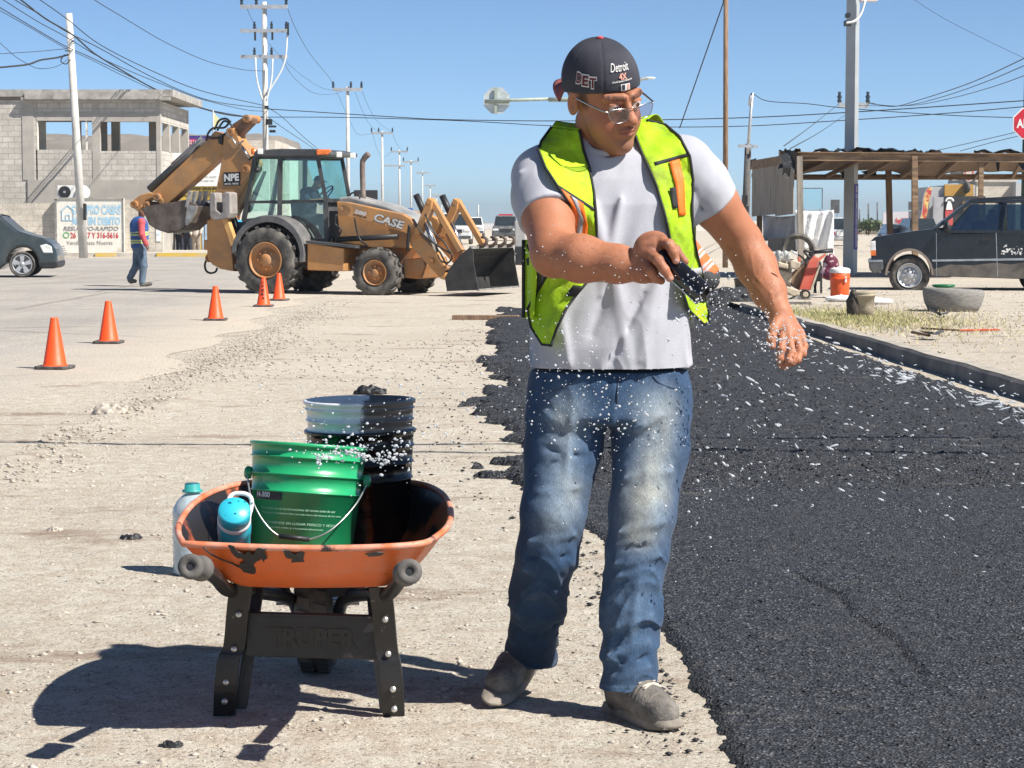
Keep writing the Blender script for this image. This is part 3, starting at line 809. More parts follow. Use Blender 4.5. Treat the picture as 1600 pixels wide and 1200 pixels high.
pole(660, 267, 450, .16, .12, M_CPOLE, 'utility pole seen left of the loader arms, sixth along the road', ((-10, 10, 270, .3, ()),))
pole(672, 288, 560, .2, .16, M_CPOLE, 'small far utility pole behind the loader cylinders, seventh along the road', ((-9, 9, 290, .35, ()),))
pole(682, 303, 700, .22, .18, M_CPOLE, 'tiny far utility pole between the loader arms, eighth along the road', ((-8, 8, 305, .4, ()),))
pole(690, 315, 900, .26, .22, M_CPOLE, 'tiniest utility pole between the loader arms, ninth along the road', ((-6, 6, 316, .5, ()),))
cp = pole(107.5, 21, 79, .165, .12, M_CPOLE, 'tall bare concrete pole beside the painted wall on the left', name='concrete_pole', lean=(125 - 107.5) / FPX * 79, group=None)
o = MB(); rb(o, 130, 318, 133.5, 344, 78.6, .2); o.build('meter_box', M_BLK, cp)
o = MB(); o.tube([P(108, y, 79) + Vector((math.cos(k) * .14, math.sin(k) * .14, 0)) for k, y in [(j * .7, 78 + .3 * j) for j in range(10)]], .02, 5)
o.tube(spline([P(101, 85, 78.8), P(95, 95, 78.8), P(103, 100, 78.8), P(110, 93, 78.8)], 6), .02, 5); o.build('tie_wire', M_WIRE, cp)
wp = thing('wooden_pole', 'slim brown wooden pole rising out of frame right of the man', 'pole', G(1134, 347 + 4420 / 62))
o = MB(); dW = 62; o.tube([Vector((P(1134, 300, dW).x, dW, 0)), P(1134.5, -70, dW)], [.08, .065], 10); o.build('shaft', M_OLDWOOD, wp)
o = MB(); o.tube([P(1134.5, -60, dW), P(1130, 5, dW + .5), P(1062, 200, dW + 5)], .018, 5); tag(o.build('guy_wire', M_WIRE), 'thin wire slanting down left from the brown wooden pole', 'wire')
lp = thing('leaning_pole', 'dark leaning service pole with a bent conduit left of the wooden shack', 'pole', G(1163, 347 + 4420 / 66))
o = MB(); o.tube([Vector((P(1163, 347, 66).x, 66, 0)), P(1169, 225, 66)], [.13, .10], 10); o.build('shaft', mat('tarred_wood', (.10, .095, .09), .85, bmp=.2), lp)
o = MB(); o.tube([P(1168, 240, 65.8), P(1172, 190, 65.8), P(1176, 145, 65.8), P(1173, 150, 65.8), P(1171, 165, 65.8)], .045, 6); o.build('conduit', M_STEEL, lp)
o = MB(); o.bar(P(1153, 228, 65.8), P(1184, 229, 65.8), .09); o.build('crossarm', M_STEEL, lp)
o = MB(); rb(o, 1160, 305, 1168, 320, 65.6, .2); rb(o, 1161, 322, 1170, 331, 65.6, .15); o.build('meter_box', M_BLK, lp)
# big square steel post with a purple street banner
spx = pxx(1332, 52); sq = thing('steel_column', 'thick square grey steel column with a purple lettered strip, passing through the shack', 'column', (spx, 52, 0))
R = Matrix.Rotation(math.radians(-42), 3, 'Z')
o = MB(); a = .62
def sqring(z, a): return [Vector((spx, 52.3, z)) + R @ Vector((x * a * .47 / 2, y * a * .29 / 2, 0)) for x, y in ((-1, -1), (1, -1), (1, 1), (-1, 1))]
z1 = pz(-40, 52); r0, r1 = sqring(0, .62), sqring(z1, .55)
o.add(r0 + r1, [(0, 1, 5, 4), (1, 2, 6, 5), (2, 3, 7, 6), (3, 0, 4, 7), (4, 5, 6, 7)])
o.build('column', mat('grey_galvanised_plate', (.40, .42, .43), .5, metal=.25, var=.08, scale=1.5, bmp=.03), sq)
o = MB(); o.box((spx + .03, 52.2, .03), (2.0, 1.4, .06)); o.build('base_plate', M_CONC, sq)
X1, N1 = R @ Vector((0, 1, 0)), R @ Vector((1, 0, 0))
O1 = Vector((spx, 52.3, 0)) + N1 * .148 + X1 * -.075
o = MB(); zz0, zz1 = pz(390, 52), pz(287, 52); o.prism([O1 + Vector((0, 0, zz0)), O1 + X1 * .15 + Vector((0, 0, zz0)), O1 + X1 * .15 + Vector((0, 0, zz1)), O1 + Vector((0, 0, zz1))], N1 * .012)
o.build('banner', mat('purple_banner', (.10, .085, .34), .6, bmp=0), sq)
text_mb('AVE. DE CAPACITACION CIUDADANA', zz1 - zz0 - .1, O1 + X1 * .035 + Vector((0, 0, zz1 - .05)) + N1 * .016, (0, 0, -1), X1, N1, .004, .075, .02).build('lettering', M_WHT, sq, recalc=False)
o = MB(); rb(o, 1346, -30, 1372, 1, 51.6, .35); o.build('junction_box', M_WHT, sq)
o = MB(); o.tube(spline([P(1352, 0, 51.5), P(1345, 22, 51.5), P(1335, 33, 51.4), P(1322, 36, 51.4)], 6), .03, 6); o.build('cable_loop', M_WHT, sq)
o = MB(); rb(o, 1323, 20, 1329, 26, 51.5, .3); rb(o, 1320, 32, 1330, 40, 51.6, .2); o.build('clamp', M_BLK, sq)
fp = pole(1333, 160, 150, .2, .16, M_CPOLE, 'utility pole almost hidden behind the square steel column', ((-23, 23, 165, .3, (.02, .98)),))
# mast arm with an eight-sided sign seen from behind, its post behind the man
ma = thing('hanging_sign', 'octagonal sign seen from the back on a long mast arm, left of the cap', 'sign', G(925, 347 + 4420 / 60))
o = MB(); c = P(776, 157, 60)
oct8 = [c + Vector((.385 * math.cos(math.pi / 8 + k * math.pi / 4), 0, .385 * math.sin(math.pi / 8 + k * math.pi / 4))) for k in range(8)]
o.prism(oct8, (0, .012, 0)); o.build('sign_plate', mat('bare_aluminium_sheet', (.56, .60, .60), .5, metal=.3, bmp=0), ma)
M_ARM = mat('grey_green_arm', (.33, .38, .32), .6, bmp=0)
o = MB(); o.tube([P(757, 158, 59.9), P(860, 154.5, 59.9)], .045, 8); o.build('mast_arm', M_ARM, ma)
o = MB(); o.tube([P(857, 155.5, 59.9), P(925, 156, 59.9)], .065, 8); o.build('mast_sleeve', M_ARM, ma)
o = MB(); o.bar(P(774.5, 137, 59.94), P(774.5, 178, 59.94), .07, .05); o.bar(P(757, 160.5, 59.94), P(796, 160.5, 59.94), .06, .05); o.build('brace', M_ARM, ma)
o = MB(); xx = pxx(925, 60); o.tube([(xx, 60, 0), (xx, 60, 5.4)], .1, 10); o.build('post', M_ARM, ma)
sl_ = thing('street_lamp', 'far street lamp whose head shows just right of the cap', 'street lamp', G(990, 347 + 4420 / 95))
o = MB(); xx = pxx(985, 95); o.tube(spline([(xx, 95, 0), (xx, 95, 6.2), P(990, 138, 95), P(1000, 125, 95), P(1012, 122, 95)], 6), .07, 8); o.build('post', M_STEEL, sl_)
o = MB(); o.ball(P(1016, 122, 95), .22, 10, (1.1, .6, .25)); o.build('lamp_head', M_WHT, sl_)
# stop sign at the right edge
st = thing('stop_sign', 'red octagonal ALTO stop sign on a dark green post at the right edge', 'stop sign', (pxx(1598, 57), 57, 0))
c = P(1607, 193, 57)
def octo(r): return [c + Vector((r * math.cos(math.pi / 8 + k * math.pi / 4), 0, r * math.sin(math.pi / 8 + k * math.pi / 4))) for k in range(8)]
o = MB(); o.prism(octo(.44), (0, .012, 0)); o.build('white_border', M_WHT, st)
o = MB(); o.prism([p + Vector((0, -.006, 0)) for p in octo(.405)], (0, .004, 0)); o.build('sign_plate', mat('signal_red', (.55, .015, .035), .45, bmp=0), st)
text_mb('ALTO', .62, c + Vector((-.31, -.008, -.12)), (1, 0, 0), (0, 0, 1), (0, -1, 0), .004, .24, .03).build('lettering', M_WHT, st, recalc=False)
o = MB(); o.tube([(pxx(1600, 57), 57.1, 0), (pxx(1603, 57), 57.1, pz(100, 57))], .085, 10); o.build('post', mat('dark_green_post', (.03, .06, .04), .5, bmp=0), st)

# overhead cables, each one span
def cable(pts, d0, d1, r, label, n=6):
    m = len(pts); x0, x1 = pts[0][0], pts[-1][0]
    q = [P(x, y, d0 + (d1 - d0) * (x - x0) / (x1 - x0)) for x, y in pts]
    o = MB(); o.tube(spline(q, n), r * .60, 5, smooth=True); o = o.build('overhead_cable', M_WIRE)
    tag(o, label, 'cable', 'overhead cables')
cable([(30, -22), (63, 0), (104, 29), (157, 70), (236, 110), (315, 142), (413, 165)], 70, 106, .03, 'topmost of the bundled cables sagging from upper left to the tall pole')
cable([(0, -16), (24, 0), (66, 25), (105, 50), (157, 76), (223, 113), (289, 144), (341, 160), (413, 169)], 68, 106, .03, 'cable of the left bundle crossing the concrete pole just below its top')
cable([(0, -22), (33, 0), (71, 29), (113, 54), (147, 83), (189, 109), (236, 136), (289, 160), (328, 173), (367, 181), (413, 183)], 68, 106, .05, 'thickest black cable of the left bundle, hanging lowest over the digger arm')
cable([(-4, -6), (58, 33), (102, 57), (157, 90), (210, 114), (262, 135), (315, 155), (381, 171), (413, 174)], 68, 106, .025, 'thin cable of the left bundle running in the middle below the thick pair')
cable([(-6, 8), (47, 40), (102, 72), (136, 87), (184, 110), (223, 129), (244, 141), (289, 160), (354, 178), (413, 184)], 68, 106, .028, 'lowest cable left of the concrete pole, passing over the roof parapet')
cable([(-8, 12), (47, 43), (102, 75), (140, 92), (200, 122), (300, 165), (413, 187)], 68, 106, .02, 'thin cable twinned below the lowest one over the roof parapet')
cable([(130, -14), (148, 0), (184, 22), (262, 68), (328, 97), (381, 109), (413, 111)], 60, 106, .022, 'single thin cable crossing the clear sky left of the tall pole')
cable([(-5, 84.5), (50, 81), (107, 76)], 76, 79, .02, 'thin straight cable running left from the concrete pole')
cable([(-5, 106), (42, 101), (63, 94), (90, 90), (108, 85)], 72, 79, .055, 'thick black splice cable running left from the concrete pole')
cable([(-5, 62), (20, 85), (36, 96), (60, 107), (88, 104), (107, 92)], 74, 79, .018, 'looped thin cable hanging beneath the thick splice on the left')
cable([(413, 170), (540, 178), (620, 183), (700, 187), (883, 189), (1130, 185), (1320, 176), (1620, 156)], 106, 80, .035, 'upper cable of the pair crossing the road behind the man')
cable([(413, 183), (540, 183.5), (700, 188), (780, 192), (883, 197), (1130, 198), (1320, 188), (1480, 177), (1620, 165)], 106, 80, .03, 'lower cable of the pair crossing the road behind the man')
cable([(1356, 160), (1395, 166.5), (1440, 155), (1520, 128), (1620, 82)], 150, 90, .04, 'highest of three cables rising right from the far crossarm')
cable([(1356, 162), (1410, 165.5), (1470, 152), (1540, 128), (1620, 94)], 150, 90, .035, 'middle of three cables rising right from the far crossarm')
cable([(1340, 165), (1420, 165), (1480, 155), (1550, 136), (1620, 111)], 150, 90, .03, 'lowest of three cables rising right from the far crossarm')
cable([(1176, 146), (1200, 158), (1260, 162), (1310, 168), (1400, 175), (1500, 181), (1590, 184)], 66, 60, .02, 'cable from the leaning service pole across to the stop sign')
cable([(1415, -10), (1470, 26), (1540, 62), (1620, 100)], 90, 85, .014, 'faint cable slanting down to the upper right edge')
cable([(1311, 162), (1270, 195), (1225, 228)], 148, 66, .03, 'upper cable slanting from the far crossarm down to the leaning pole')
cable([(1320, 180), (1280, 207), (1235, 232)], 148, 66, .03, 'lower cable slanting from behind the steel column to the leaning pole')
cable([(1460, 236), (1530, 220), (1620, 199)], 90, 84, .022, 'upper of two low cables left of the stop sign')
cable([(1500, 236), (1560, 220), (1620, 206)], 90, 84, .022, 'lower of two low cables left of the stop sign')
cable([(449, 12), (462, 45), (485, 85), (515, 122), (521, 137)], 106, 172, .025, 'cable curving steeply from the tall pole right to the second pole')
cable([(386, 14), (402, 45), (440, 90), (475, 120), (505, 138), (533, 142)], 106, 172, .02, 'cable sagging from the top crossarm of the tall pole, middle phase')
cable([(440, 92), (460, 122), (490, 145), (520, 147), (535, 143)], 106, 172, .02, 'cable sagging deepest between the tall pole and the second pole')
cable([(418, 168), (440, 182), (470, 210), (505, 240)], 105, 150, .03, 'dark cable running from the tall pole down behind the cab roof')
cable([(420, 184), (450, 205), (480, 225), (500, 240)], 105, 150, .03, 'lower dark cable running from the tall pole down behind the cab roof')
cable([(525, 141), (545, 185), (560, 210), (583, 208)], 172, 256, .025, 'cable from the second pole to the third pole, left phase')
cable([(554, 142), (565, 170), (578, 195), (596, 208)], 172, 256, .025, 'cable from the second pole to the third pole, middle phase')
cable([(565, 140), (575, 165), (590, 190), (613, 207)], 172, 256, .025, 'cable from the second pole to the third pole, right phase')
cable([(582, 208), (590, 235), (600, 245), (612, 237)], 256, 324, .03, 'cable from the third pole to the fourth pole, left phase')
cable([(613, 208), (620, 225), (628, 235), (636, 237)], 256, 324, .03, 'cable from the third pole to the fourth pole, right phase')
# two cables slung over the site above the picture; their shadows cross the new surface
for k, (xa, da, xb, db, h, lab) in enumerate(((-7, 10.95, 9, 10.7, 3.9, 'cable slung low across the site, farther of the shadow casting pair'), (2.4, 10.25, 9.5, 9.75, 3.9, 'cable slung low across the site, nearer of the shadow casting pair'))):
    o = MB(); o.tube(spline([(xa, da, h + .5), ((xa + xb) / 2, (da + db) / 2, h), (xb, db, h + .5)], 10), .028, 6); tag(o.build('site_cable', M_WIRE), lab, 'cable')
# ------------------------------------------------------------------ machines and vehicles: side outlines set on a real vertical plane, with real depth
class Side:
    def __init__(s, O, deg):
        s.O = Vector(O); a = math.radians(deg)
        s.U = Vector((math.cos(a), -math.sin(a), 0)); s.L = Vector((math.sin(a), math.cos(a), 0))
    def pt(s, px, py, v=0.0):
        r = ray(px, py); c = Vector((0, 0, CAMZ))
        t = ((s.O + s.L * v - c).dot(s.L)) / r.dot(s.L)
        return c + r * t
    def prism(s, mb, poly, v0, v1, vt=None):
        """traced at vt (v0 unless given), placed from v0 to v1"""
        vt = v0 if vt is None else vt
        return mb.prism([s.pt(x, y, vt) + s.L * (v0 - vt) for x, y in poly], s.L * (v1 - v0))
    def at(s, p, v):                       # move a point to lateral position v
        return p + s.L * (v - (p - s.O).dot(s.L))
def arc(cx, cy, rx, ry, a0, a1, n=10):
    return [(cx + rx * math.cos(math.radians(a0 + (a1 - a0) * i / n)), cy - ry * math.sin(math.radians(a0 + (a1 - a0) * i / n))) for i in range(n + 1)]
def zz(pts, ox, oy, k): return [(ox + x / k, oy + y / k) for x, y in pts]
Z2 = lambda *p: zz(p, 190, 160, 3.75)
Z3 = lambda *p: zz(p, 500, 220, 4.615)
Z4 = lambda *p: zz(p, 1100, 120, 3)
Z1 = lambda *p: zz(p, 0, 100, 1 / .3)

M_ORANGE = mat('digger_orange', (.49, .23, .07), .5, col2=(.57, .285, .10), scale=2.5, dirt=(.27, .18, .11), dscale=3.2, dlo=.46, dhi=.80, bmp=.1, bscale=40, coat=.15)
M_ORANGE2 = mat('digger_orange_worn', (.42, .17, .05), .65, col2=(.50, .27, .12), scale=4, dirt=(.24, .17, .12), dscale=4, dlo=.48, dhi=.7, bmp=.2)
M_DKGREY = mat('charcoal_panel', (.055, .06, .066), .45, col2=(.10, .10, .10), scale=3, bmp=.05)
M_CABF = mat('cab_frame_black', (.03, .034, .036), .4, col2=(.07, .07, .068), scale=4, bmp=0)
M_WORN = mat('scraped_bucket_steel', (.12, .09, .07), .6, col2=(.22, .18, .15), scale=4, metal=.25, dirt=(.07, .045, .03), dscale=3, bmp=.3, bscale=30)
M_SILV = mat('polished_wear', (.42, .40, .37), .45, metal=.6, var=.3, scale=9, bmp=.2)
M_TARB = mat('tar_black_steel', (.022, .021, .021), .5, col2=(.05, .048, .045), scale=5, bmp=.4, bscale=30)
M_HOSE = mat('black_hose', (.015, .015, .016), .45, bmp=0)
M_CABG = glassmat('green_cab_glass', (.80, .92, .89), .03, .93)
M_SUVG = glassmat('smoked_car_glass', (.52, .60, .60), .03, .8)
M_AMBER = mat('amber_lens', (.75, .17, .02), .25, bmp=0, coat=.5)
M_LAMP = mat('lamp_glass', (.70, .70, .68), .15, bmp=0, coat=.6)

def wheel(parent, c, axis, R, w, rr, mt, mr, lugs=18, name='wheel', lug_h=.045, rimdepth=.1, spokes=None):
    """c: centre of the outer face, axis: outward unit vector; tyre and rim are parts of the wheel"""
    axis = Vector(axis).normalized()
    q = axis.to_track_quat('Z', 'Y')
    o = MB()
    o.lathe([(rr, -w), (rr + .03, -w - .01), (R * .93, -w + .02), (R - lug_h, -w + .06), (R - lug_h, -.06), (R * .93, -.02), (rr + (R - rr) * .45, .012), (rr + .03, .0), (rr, -.02), (rr - .01, -.08), (rr, -w)], c, axis, 36)
    if lugs:
        for i in range(lugs):
            for sgn in (0, 1):
                a0 = 2 * math.pi * (i + .5 * sgn) / lugs
                pts = []
                for (t, da) in ((0, 0), (1, .17)):
                    h = -.015 - t * w * .52 if not sgn else -w + .015 + t * w * .52
                    a = a0 + da
                    for k in (-.055, .055): pts.append((h, a + k * 18 / lugs, 0))
                vs = []
                for (h, a, _) in (pts[0], pts[1], pts[3], pts[2]):
                    for r in (R - lug_h - .015, R): vs.append(c + q @ Vector((r * math.cos(a), r * math.sin(a), h)))
                o.add(vs, [(0, 2, 4, 6), (1, 3, 5, 7), (0, 1, 3, 2), (2, 3, 5, 4), (4, 5, 7, 6), (6, 7, 1, 0)])
    w_ = o.build(name, mt, parent)
    o = MB()
    if spokes:
        o.lathe([(rr, -.02), (rr * .94, .0), (rr * .88, -.03), (rr * .86, -.09), (.01, -.1)], c, axis, 32)
        for i in range(spokes):
            a = 2 * math.pi * i / spokes + .3
            d = q @ Vector((math.cos(a), math.sin(a), 0)); t = q @ Vector((-math.sin(a), math.cos(a), 0))
            o.prism([c + axis * -.035 + d * .04 + t * .035, c + axis * -.035 + d * rr * .9 + t * .055, c + axis * -.035 + d * rr * .9 - t * .055, c + axis * -.035 + d * .04 - t * .035], axis * .025)
        o.lathe([(.06, -.04), (.055, -.005), (.01, .0)], c, axis, 16)
    else:
        o.lathe([(rr, -.03), (rr * .97, .004), (rr * .92, .0), (rr * .88, -rimdepth * .6), (rr * .62, -rimdepth), (rr * .58, -rimdepth * .55), (rr * .36, -rimdepth * .5), (rr * .34, -.02), (rr * .1, -.01), (.001, -.01)], c, axis, 32)
        for i in range(8):
            a = 2 * math.pi * i / 8
            p = c + q @ Vector((rr * .47 * math.cos(a), rr * .47 * math.sin(a), -rimdepth * .52)); o.lathe([(.022, 0), (.022, .025), (.001, .028)], p, axis, 6, False)
    r_ = o.build('rim', mr, parent); 
    return w_

# ---- the backhoe loader
bo = G(414, 459.5)
B_ = Side(bo, 20)
bh = thing('backhoe_loader', 'orange and black backhoe loader with its arm folded up, an operator in the cab', 'backhoe', bo)
LL = B_.L
def bwheel(px, py, v, R, w, rr, lugs, lh): wheel(bh, B_.pt(px, py, v), -LL, R, w, rr, M_RUBBER, M_ORANGE2, lugs, 'tyre', lh)
bwheel(414, 406.5, 0, .635, .46, .335, 17, .05)
bwheel(585, 426, .05, .45, .34, .232, 15, .035)
c = B_.at(B_.pt(414, 406.5, 0), 2.05); wheel(bh, c, LL, .635, .46, .335, M_RUBBER, M_ORANGE2, 17, 'tyre', .05)
c = B_.at(B_.pt(585, 426, .05), 2.0); wheel(bh, c, LL, .45, .34, .232, M_RUBBER, M_ORANGE2, 15, 'tyre', .035)
o = MB(); a, b = B_.pt(585, 426, .05), B_.at(B_.pt(585, 426, .05), 2); o.bar(a + LL * .3, b - LL * .3, .2, .24); a, b = B_.pt(414, 406.5, 0), B_.at(B_.pt(414, 406.5, 0), 2.05); o.bar(a + LL * .4, b - LL * .4, .3, .3)
o.build('axle', M_DKGREY, bh)
# chassis and boxes
o = MB(); B_.prism(o, [(400, 372), (545, 372), (640, 376), (652, 392), (640, 412), (560, 412), (470, 420), (400, 420)], .75, 1.3); o.build('chassis', M_ORANGE2, bh)
o = MB(); B_.prism(o, Z2((1090, 815), (1205, 850), (1205, 990), (1090, 985)) + [], .1, .7)
o = MB(); B_.prism(o, [(480, 379), (537, 388), (537, 424), (480, 422)], .1, .75); o.build('step_box', M_ORANGE, bh, bevel=.015)
o = MB(); B_.prism(o, [(478, 376), (555, 384), (555, 388), (478, 380)], .05, .78); o.build('step', M_DKGREY, bh)
o = MB(); B_.prism(o, [(628, 406), (660, 402), (664, 414), (655, 436), (632, 434)], .45, 1.6); o.build('front_weight', M_ORANGE2, bh, bevel=.02)
# fender
o = MB()
B_.prism(o, arc(418, 397, 57, 61, 178, -12, 18) + arc(418, 399, 50, 52, -12, 178, 18), .02, .62); o.build('fender', mat('fender_plastic', (.10, .10, .105), .55, col2=(.2, .19, .18), scale=3, bmp=.1), bh, bevel=.012)
# cab
V0, V1 = .45, 1.50
def cb(px, py, v): return B_.at(B_.pt(px, py, V0), v)
o = MB()
for v in (V0, V1):
    for a, b, w in (((400, 243), (381, 345), .075), ((438, 243), (437, 340), .085), ((496, 243), (509, 312), .07), ((509, 312), (510, 376), .07), ((382, 316), (510, 314), .05), ((437, 338), (439, 376), .07), ((439, 376), (512, 376), .08), ((399, 246), (498, 246), .06), ((381, 345), (437, 338), .06)):
        o.bar(cb(*a, v), cb(*b, v), w)
for p in ((400, 243), (381, 345), (496, 243), (510, 376), (509, 313)): o.bar(cb(*p, V0), cb(*p, V1), .07)
o.build('cab_frame', M_CABF, bh)
o = MB(); B_.prism(o, [(399, 240), (402, 235), (440, 232.5), (500, 233), (519, 237), (519, 243), (500, 244), (399, 245)], V0 - .08, V1 + .08, V0); o.build('cab_roof', M_DKGREY, bh, bevel=.02)
def pane(pts, v, name='side_glass'):
    m = MB(); m.prism([cb(x, y, v) for x, y in pts], LL * .008); return m.build(name, M_CABG, bh)
pane([(402, 247), (436, 247), (436, 315), (391, 315)], V0 + .03); pane([(440, 247), (495, 247), (507, 313), (440, 315)], V0 + .03)
pane([(440, 317), (508, 316), (509, 373), (441, 373)], V0 + .03); pane([(390, 318), (436, 318), (436, 338), (385, 344)], V0 + .03)
pane([(402, 247), (436, 247), (436, 315), (391, 315)], V1 - .03); pane([(440, 247), (495, 247), (507, 313), (440, 315)], V1 - .03)
m = MB(); m.prism([cb(497, 246, V0 + .06), cb(509, 313, V0 + .06), cb(509, 313, V1 - .06), cb(497, 246, V1 - .06)], B_.U * .008); m.build('windscreen', M_CABG, bh)
m = MB(); m.prism([cb(400, 246, V0 + .06), cb(385, 330, V0 + .06), cb(385, 330, V1 - .06), cb(400, 246, V1 - .06)], B_.U * .008); m.build('rear_glass', M_CABG, bh)
o = MB(); B_.prism(o, [(386, 345), (437, 340), (441, 376), (510, 376), (510, 384), (400, 384)], V0 + .06, V1 - .06, V0); o.build('cab_floor', M_CABF, bh)
o = MB(); B_.prism(o, [(447, 345), (476, 343), (478, 352), (449, 354)], V0 + .3, V0 + .8, V0); B_.prism(o, [(441, 312), (448, 311), (452, 346), (444, 348)], V0 + .3, V0 + .8, V0); B_.prism(o, [(455, 352), (470, 352), (470, 376), (455, 376)], V0 + .4, V0 + .7, V0); o.build('driver_seat', mat('seat_vinyl', (.05, .05, .055), .6), bh, bevel=.03)
o = MB(); B_.prism(o, [(496, 318), (506, 316), (508, 374), (500, 374)], V0 + .2, V1 - .2, V0); o.build('dashboard', M_DKGREY, bh, bevel=.02)
o = MB()
cs = cb(488, 303, V0 + .55); ax = (B_.U * -.75 + Vector((0, 0, .65))).normalized(); q_ = ax.to_track_quat('Z', 'Y')
o.tube([cs + q_ @ Vector((.2 * math.cos(k * .3927), .2 * math.sin(k * .3927), 0)) for k in range(16)], .014, 6, closed=True); o.bar(cs, cb(500, 322, V0 + .55), .04)
for k in range(3): o.bar(cs, cs + q_ @ Vector((.2 * math.cos(k * 2.09), .2 * math.sin(k * 2.09), 0)), .02)
o.build('steering_wheel', M_BLK, bh)
o = MB(); o.box(cb(507, 238, V0 - .02), (.26, .2, .1)); o.build('amber_lamp', M_AMBER, bh, bevel=.02)
o = MB(); o.lathe([(.055, 0), (.05, .1), (.001, .12)], cb(395, 241, V0 + .05), (0, 0, 1), 12); o.build('amber_lamp', M_AMBER, bh)
o = MB(); o.box(cb(411, 237, V0 - .11), (.1, .06, .1)); o.build('work_lamp', M_LAMP, bh, bevel=.01)
for v in (V0 + .25, V1 - .2):
    o = MB(); o.box(cb(521, 241, v), (.1, .14, .1)); o.build('work_lamp', M_LAMP, bh, bevel=.01)
o = MB(); o.bar(cb(409, 240, V0 - .06), cb(404, 262, V0 - .06), .02); o.ball(cb(404, 266, V0 - .06), .05, 8); o.build('mirror', M_BLK, bh)
# hood
o = MB(); B_.prism(o, Z3((130, 410), (210, 400), (330, 432), (480, 470), (620, 530), (690, 590), (700, 700), (600, 760), (140, 760)), .62, 1.42); o.build('engine_hood', mat('faded_hood_grey', (.20, .205, .21), .5, col2=(.33, .33, .32), scale=3, dirt=(.42, .38, .32), dscale=2, bmp=.05), bh, bevel=.035)
o = MB(); B_.prism(o, Z3((125, 530), (250, 555), (600, 640), (640, 680), (640, 775), (150, 760)), .58, 1.46); o.build('side_panel', M_ORANGE, bh, bevel=.01)
o = MB(); pts = [B_.pt(*p, 1.0) for p in Z3((312, 430), (306, 180), (318, 130), (352, 92))]; o.tube(spline(pts, 5), [.05] * 11 + [.055] * 5, 12); o.build('exhaust_pipe', mat('rusty_pipe', (.16, .12, .10), .7, col2=(.25, .2, .17), scale=6), bh)
# loader arms
ARM = Z3((120, 437), (190, 442), (420, 492), (590, 527), (655, 565), (705, 650), (730, 690), (845, 800), (905, 915), (902, 1005), (870, 995), (750, 868), (660, 765), (622, 668), (560, 645), (250, 558), (130, 536))
for v0, v1 in ((.30, .48), (1.55, 1.73)):
    o = MB(); B_.prism(o, ARM, v0, v1, .30); o.build('loader_arm', M_ORANGE, bh, bevel=.012)
    o = MB(); B_.prism(o, Z3((775, 408), (808, 430), (800, 490), (700, 700), (665, 690), (735, 510)), v0 - .03, v1 + .03, .27); o.build('bell_crank', M_ORANGE, bh, bevel=.01)
    o = MB(); o.bar(B_.at(B_.pt(671, 312, .3), v0 + .09), B_.at(B_.pt(718, 393, .3), v0 + .09), .13, .10); o.build('tilt_link', M_ORANGE, bh, bevel=.01)
    o = MB(); o.tube([B_.at(B_.pt(642, 304, .3), v0 + .24), B_.at(B_.pt(658, 340, .3), v0 + .24)], .06, 10); o.build('tilt_cylinder', M_BLK, bh)
    o = MB(); o.tube([B_.at(B_.pt(664, 347, .3), v0 + .02), B_.at(B_.pt(682, 394, .3), v0 + .02)], .045, 10); o.build('tilt_rod', M_CHROME, bh)
    o = MB(); o.tube([B_.at(B_.pt(526, 374, .3), v0 + .0), B_.at(B_.pt(622, 369.5, .3), v0 + .0)], .048, 10); o.build('lift_cylinder', M_BLK, bh)
    for p in ((648, 369), (669, 318), (533, 326), (675, 408), (696, 419)): o = MB(); o.lathe([(.05, -.25), (.05, .02), (.001, .025)], B_.at(B_.pt(*p, .3), v0 - .01), -LL, 10, False); o.build('pivot_pin', M_ORANGE2, bh)
for pts, r_ in (([(525, 335), (524, 350), (533, 358), (531, 366), (526, 372)], .016), ([(554, 340), (557, 358), (563, 375), (575, 384)], .016), ([(650, 350), (665, 370), (690, 388), (706, 398), (701, 410), (690, 408), (684, 398)], .016), ([(664, 335), (680, 365), (695, 380), (704, 396)], .016), ([(545, 306), (552, 301), (561, 306), (562, 311)], .016), ([(640, 352), (638, 370), (637, 392)], .03)):
    o = MB(); o.tube(spline([B_.pt(x, y, .25) for x, y in pts], 5), r_, 6); o.build('hydraulic_hose', M_HOSE, bh)
def lettering_on(side, txt, p, q_, hgt, v, m, parent, bold=.04, shear=.12):
    a, b = side.pt(*p, v), side.pt(*q_, v); X = (b - a); Y = Vector((0, 0, 1)) - X.normalized() * X.normalized().z
    return text_mb(txt, X.length, a, X, Y, -side.L, .012, hgt, bold, shear).build('lettering', m, parent, recalc=False)
lettering_on(B_, 'CASE', (583, 345.5), (629.5, 359.5), .155, .295, M_BLK, bh, .075)
lettering_on(B_, 'CASE', (583.6, 344.8), (630, 358.8), .145, .285, mat('silver_decal', (.62, .62, .60), .4, bmp=0), bh, .04)
lettering_on(B_, '580', (554, 333), (572, 338), .075, .29, bpy.data.materials['silver_decal'], bh, .05)
lettering_on(B_, 'SUPER M', (551.5, 336.8), (572, 341.8), .035, .29, M_BLK, bh, .03)
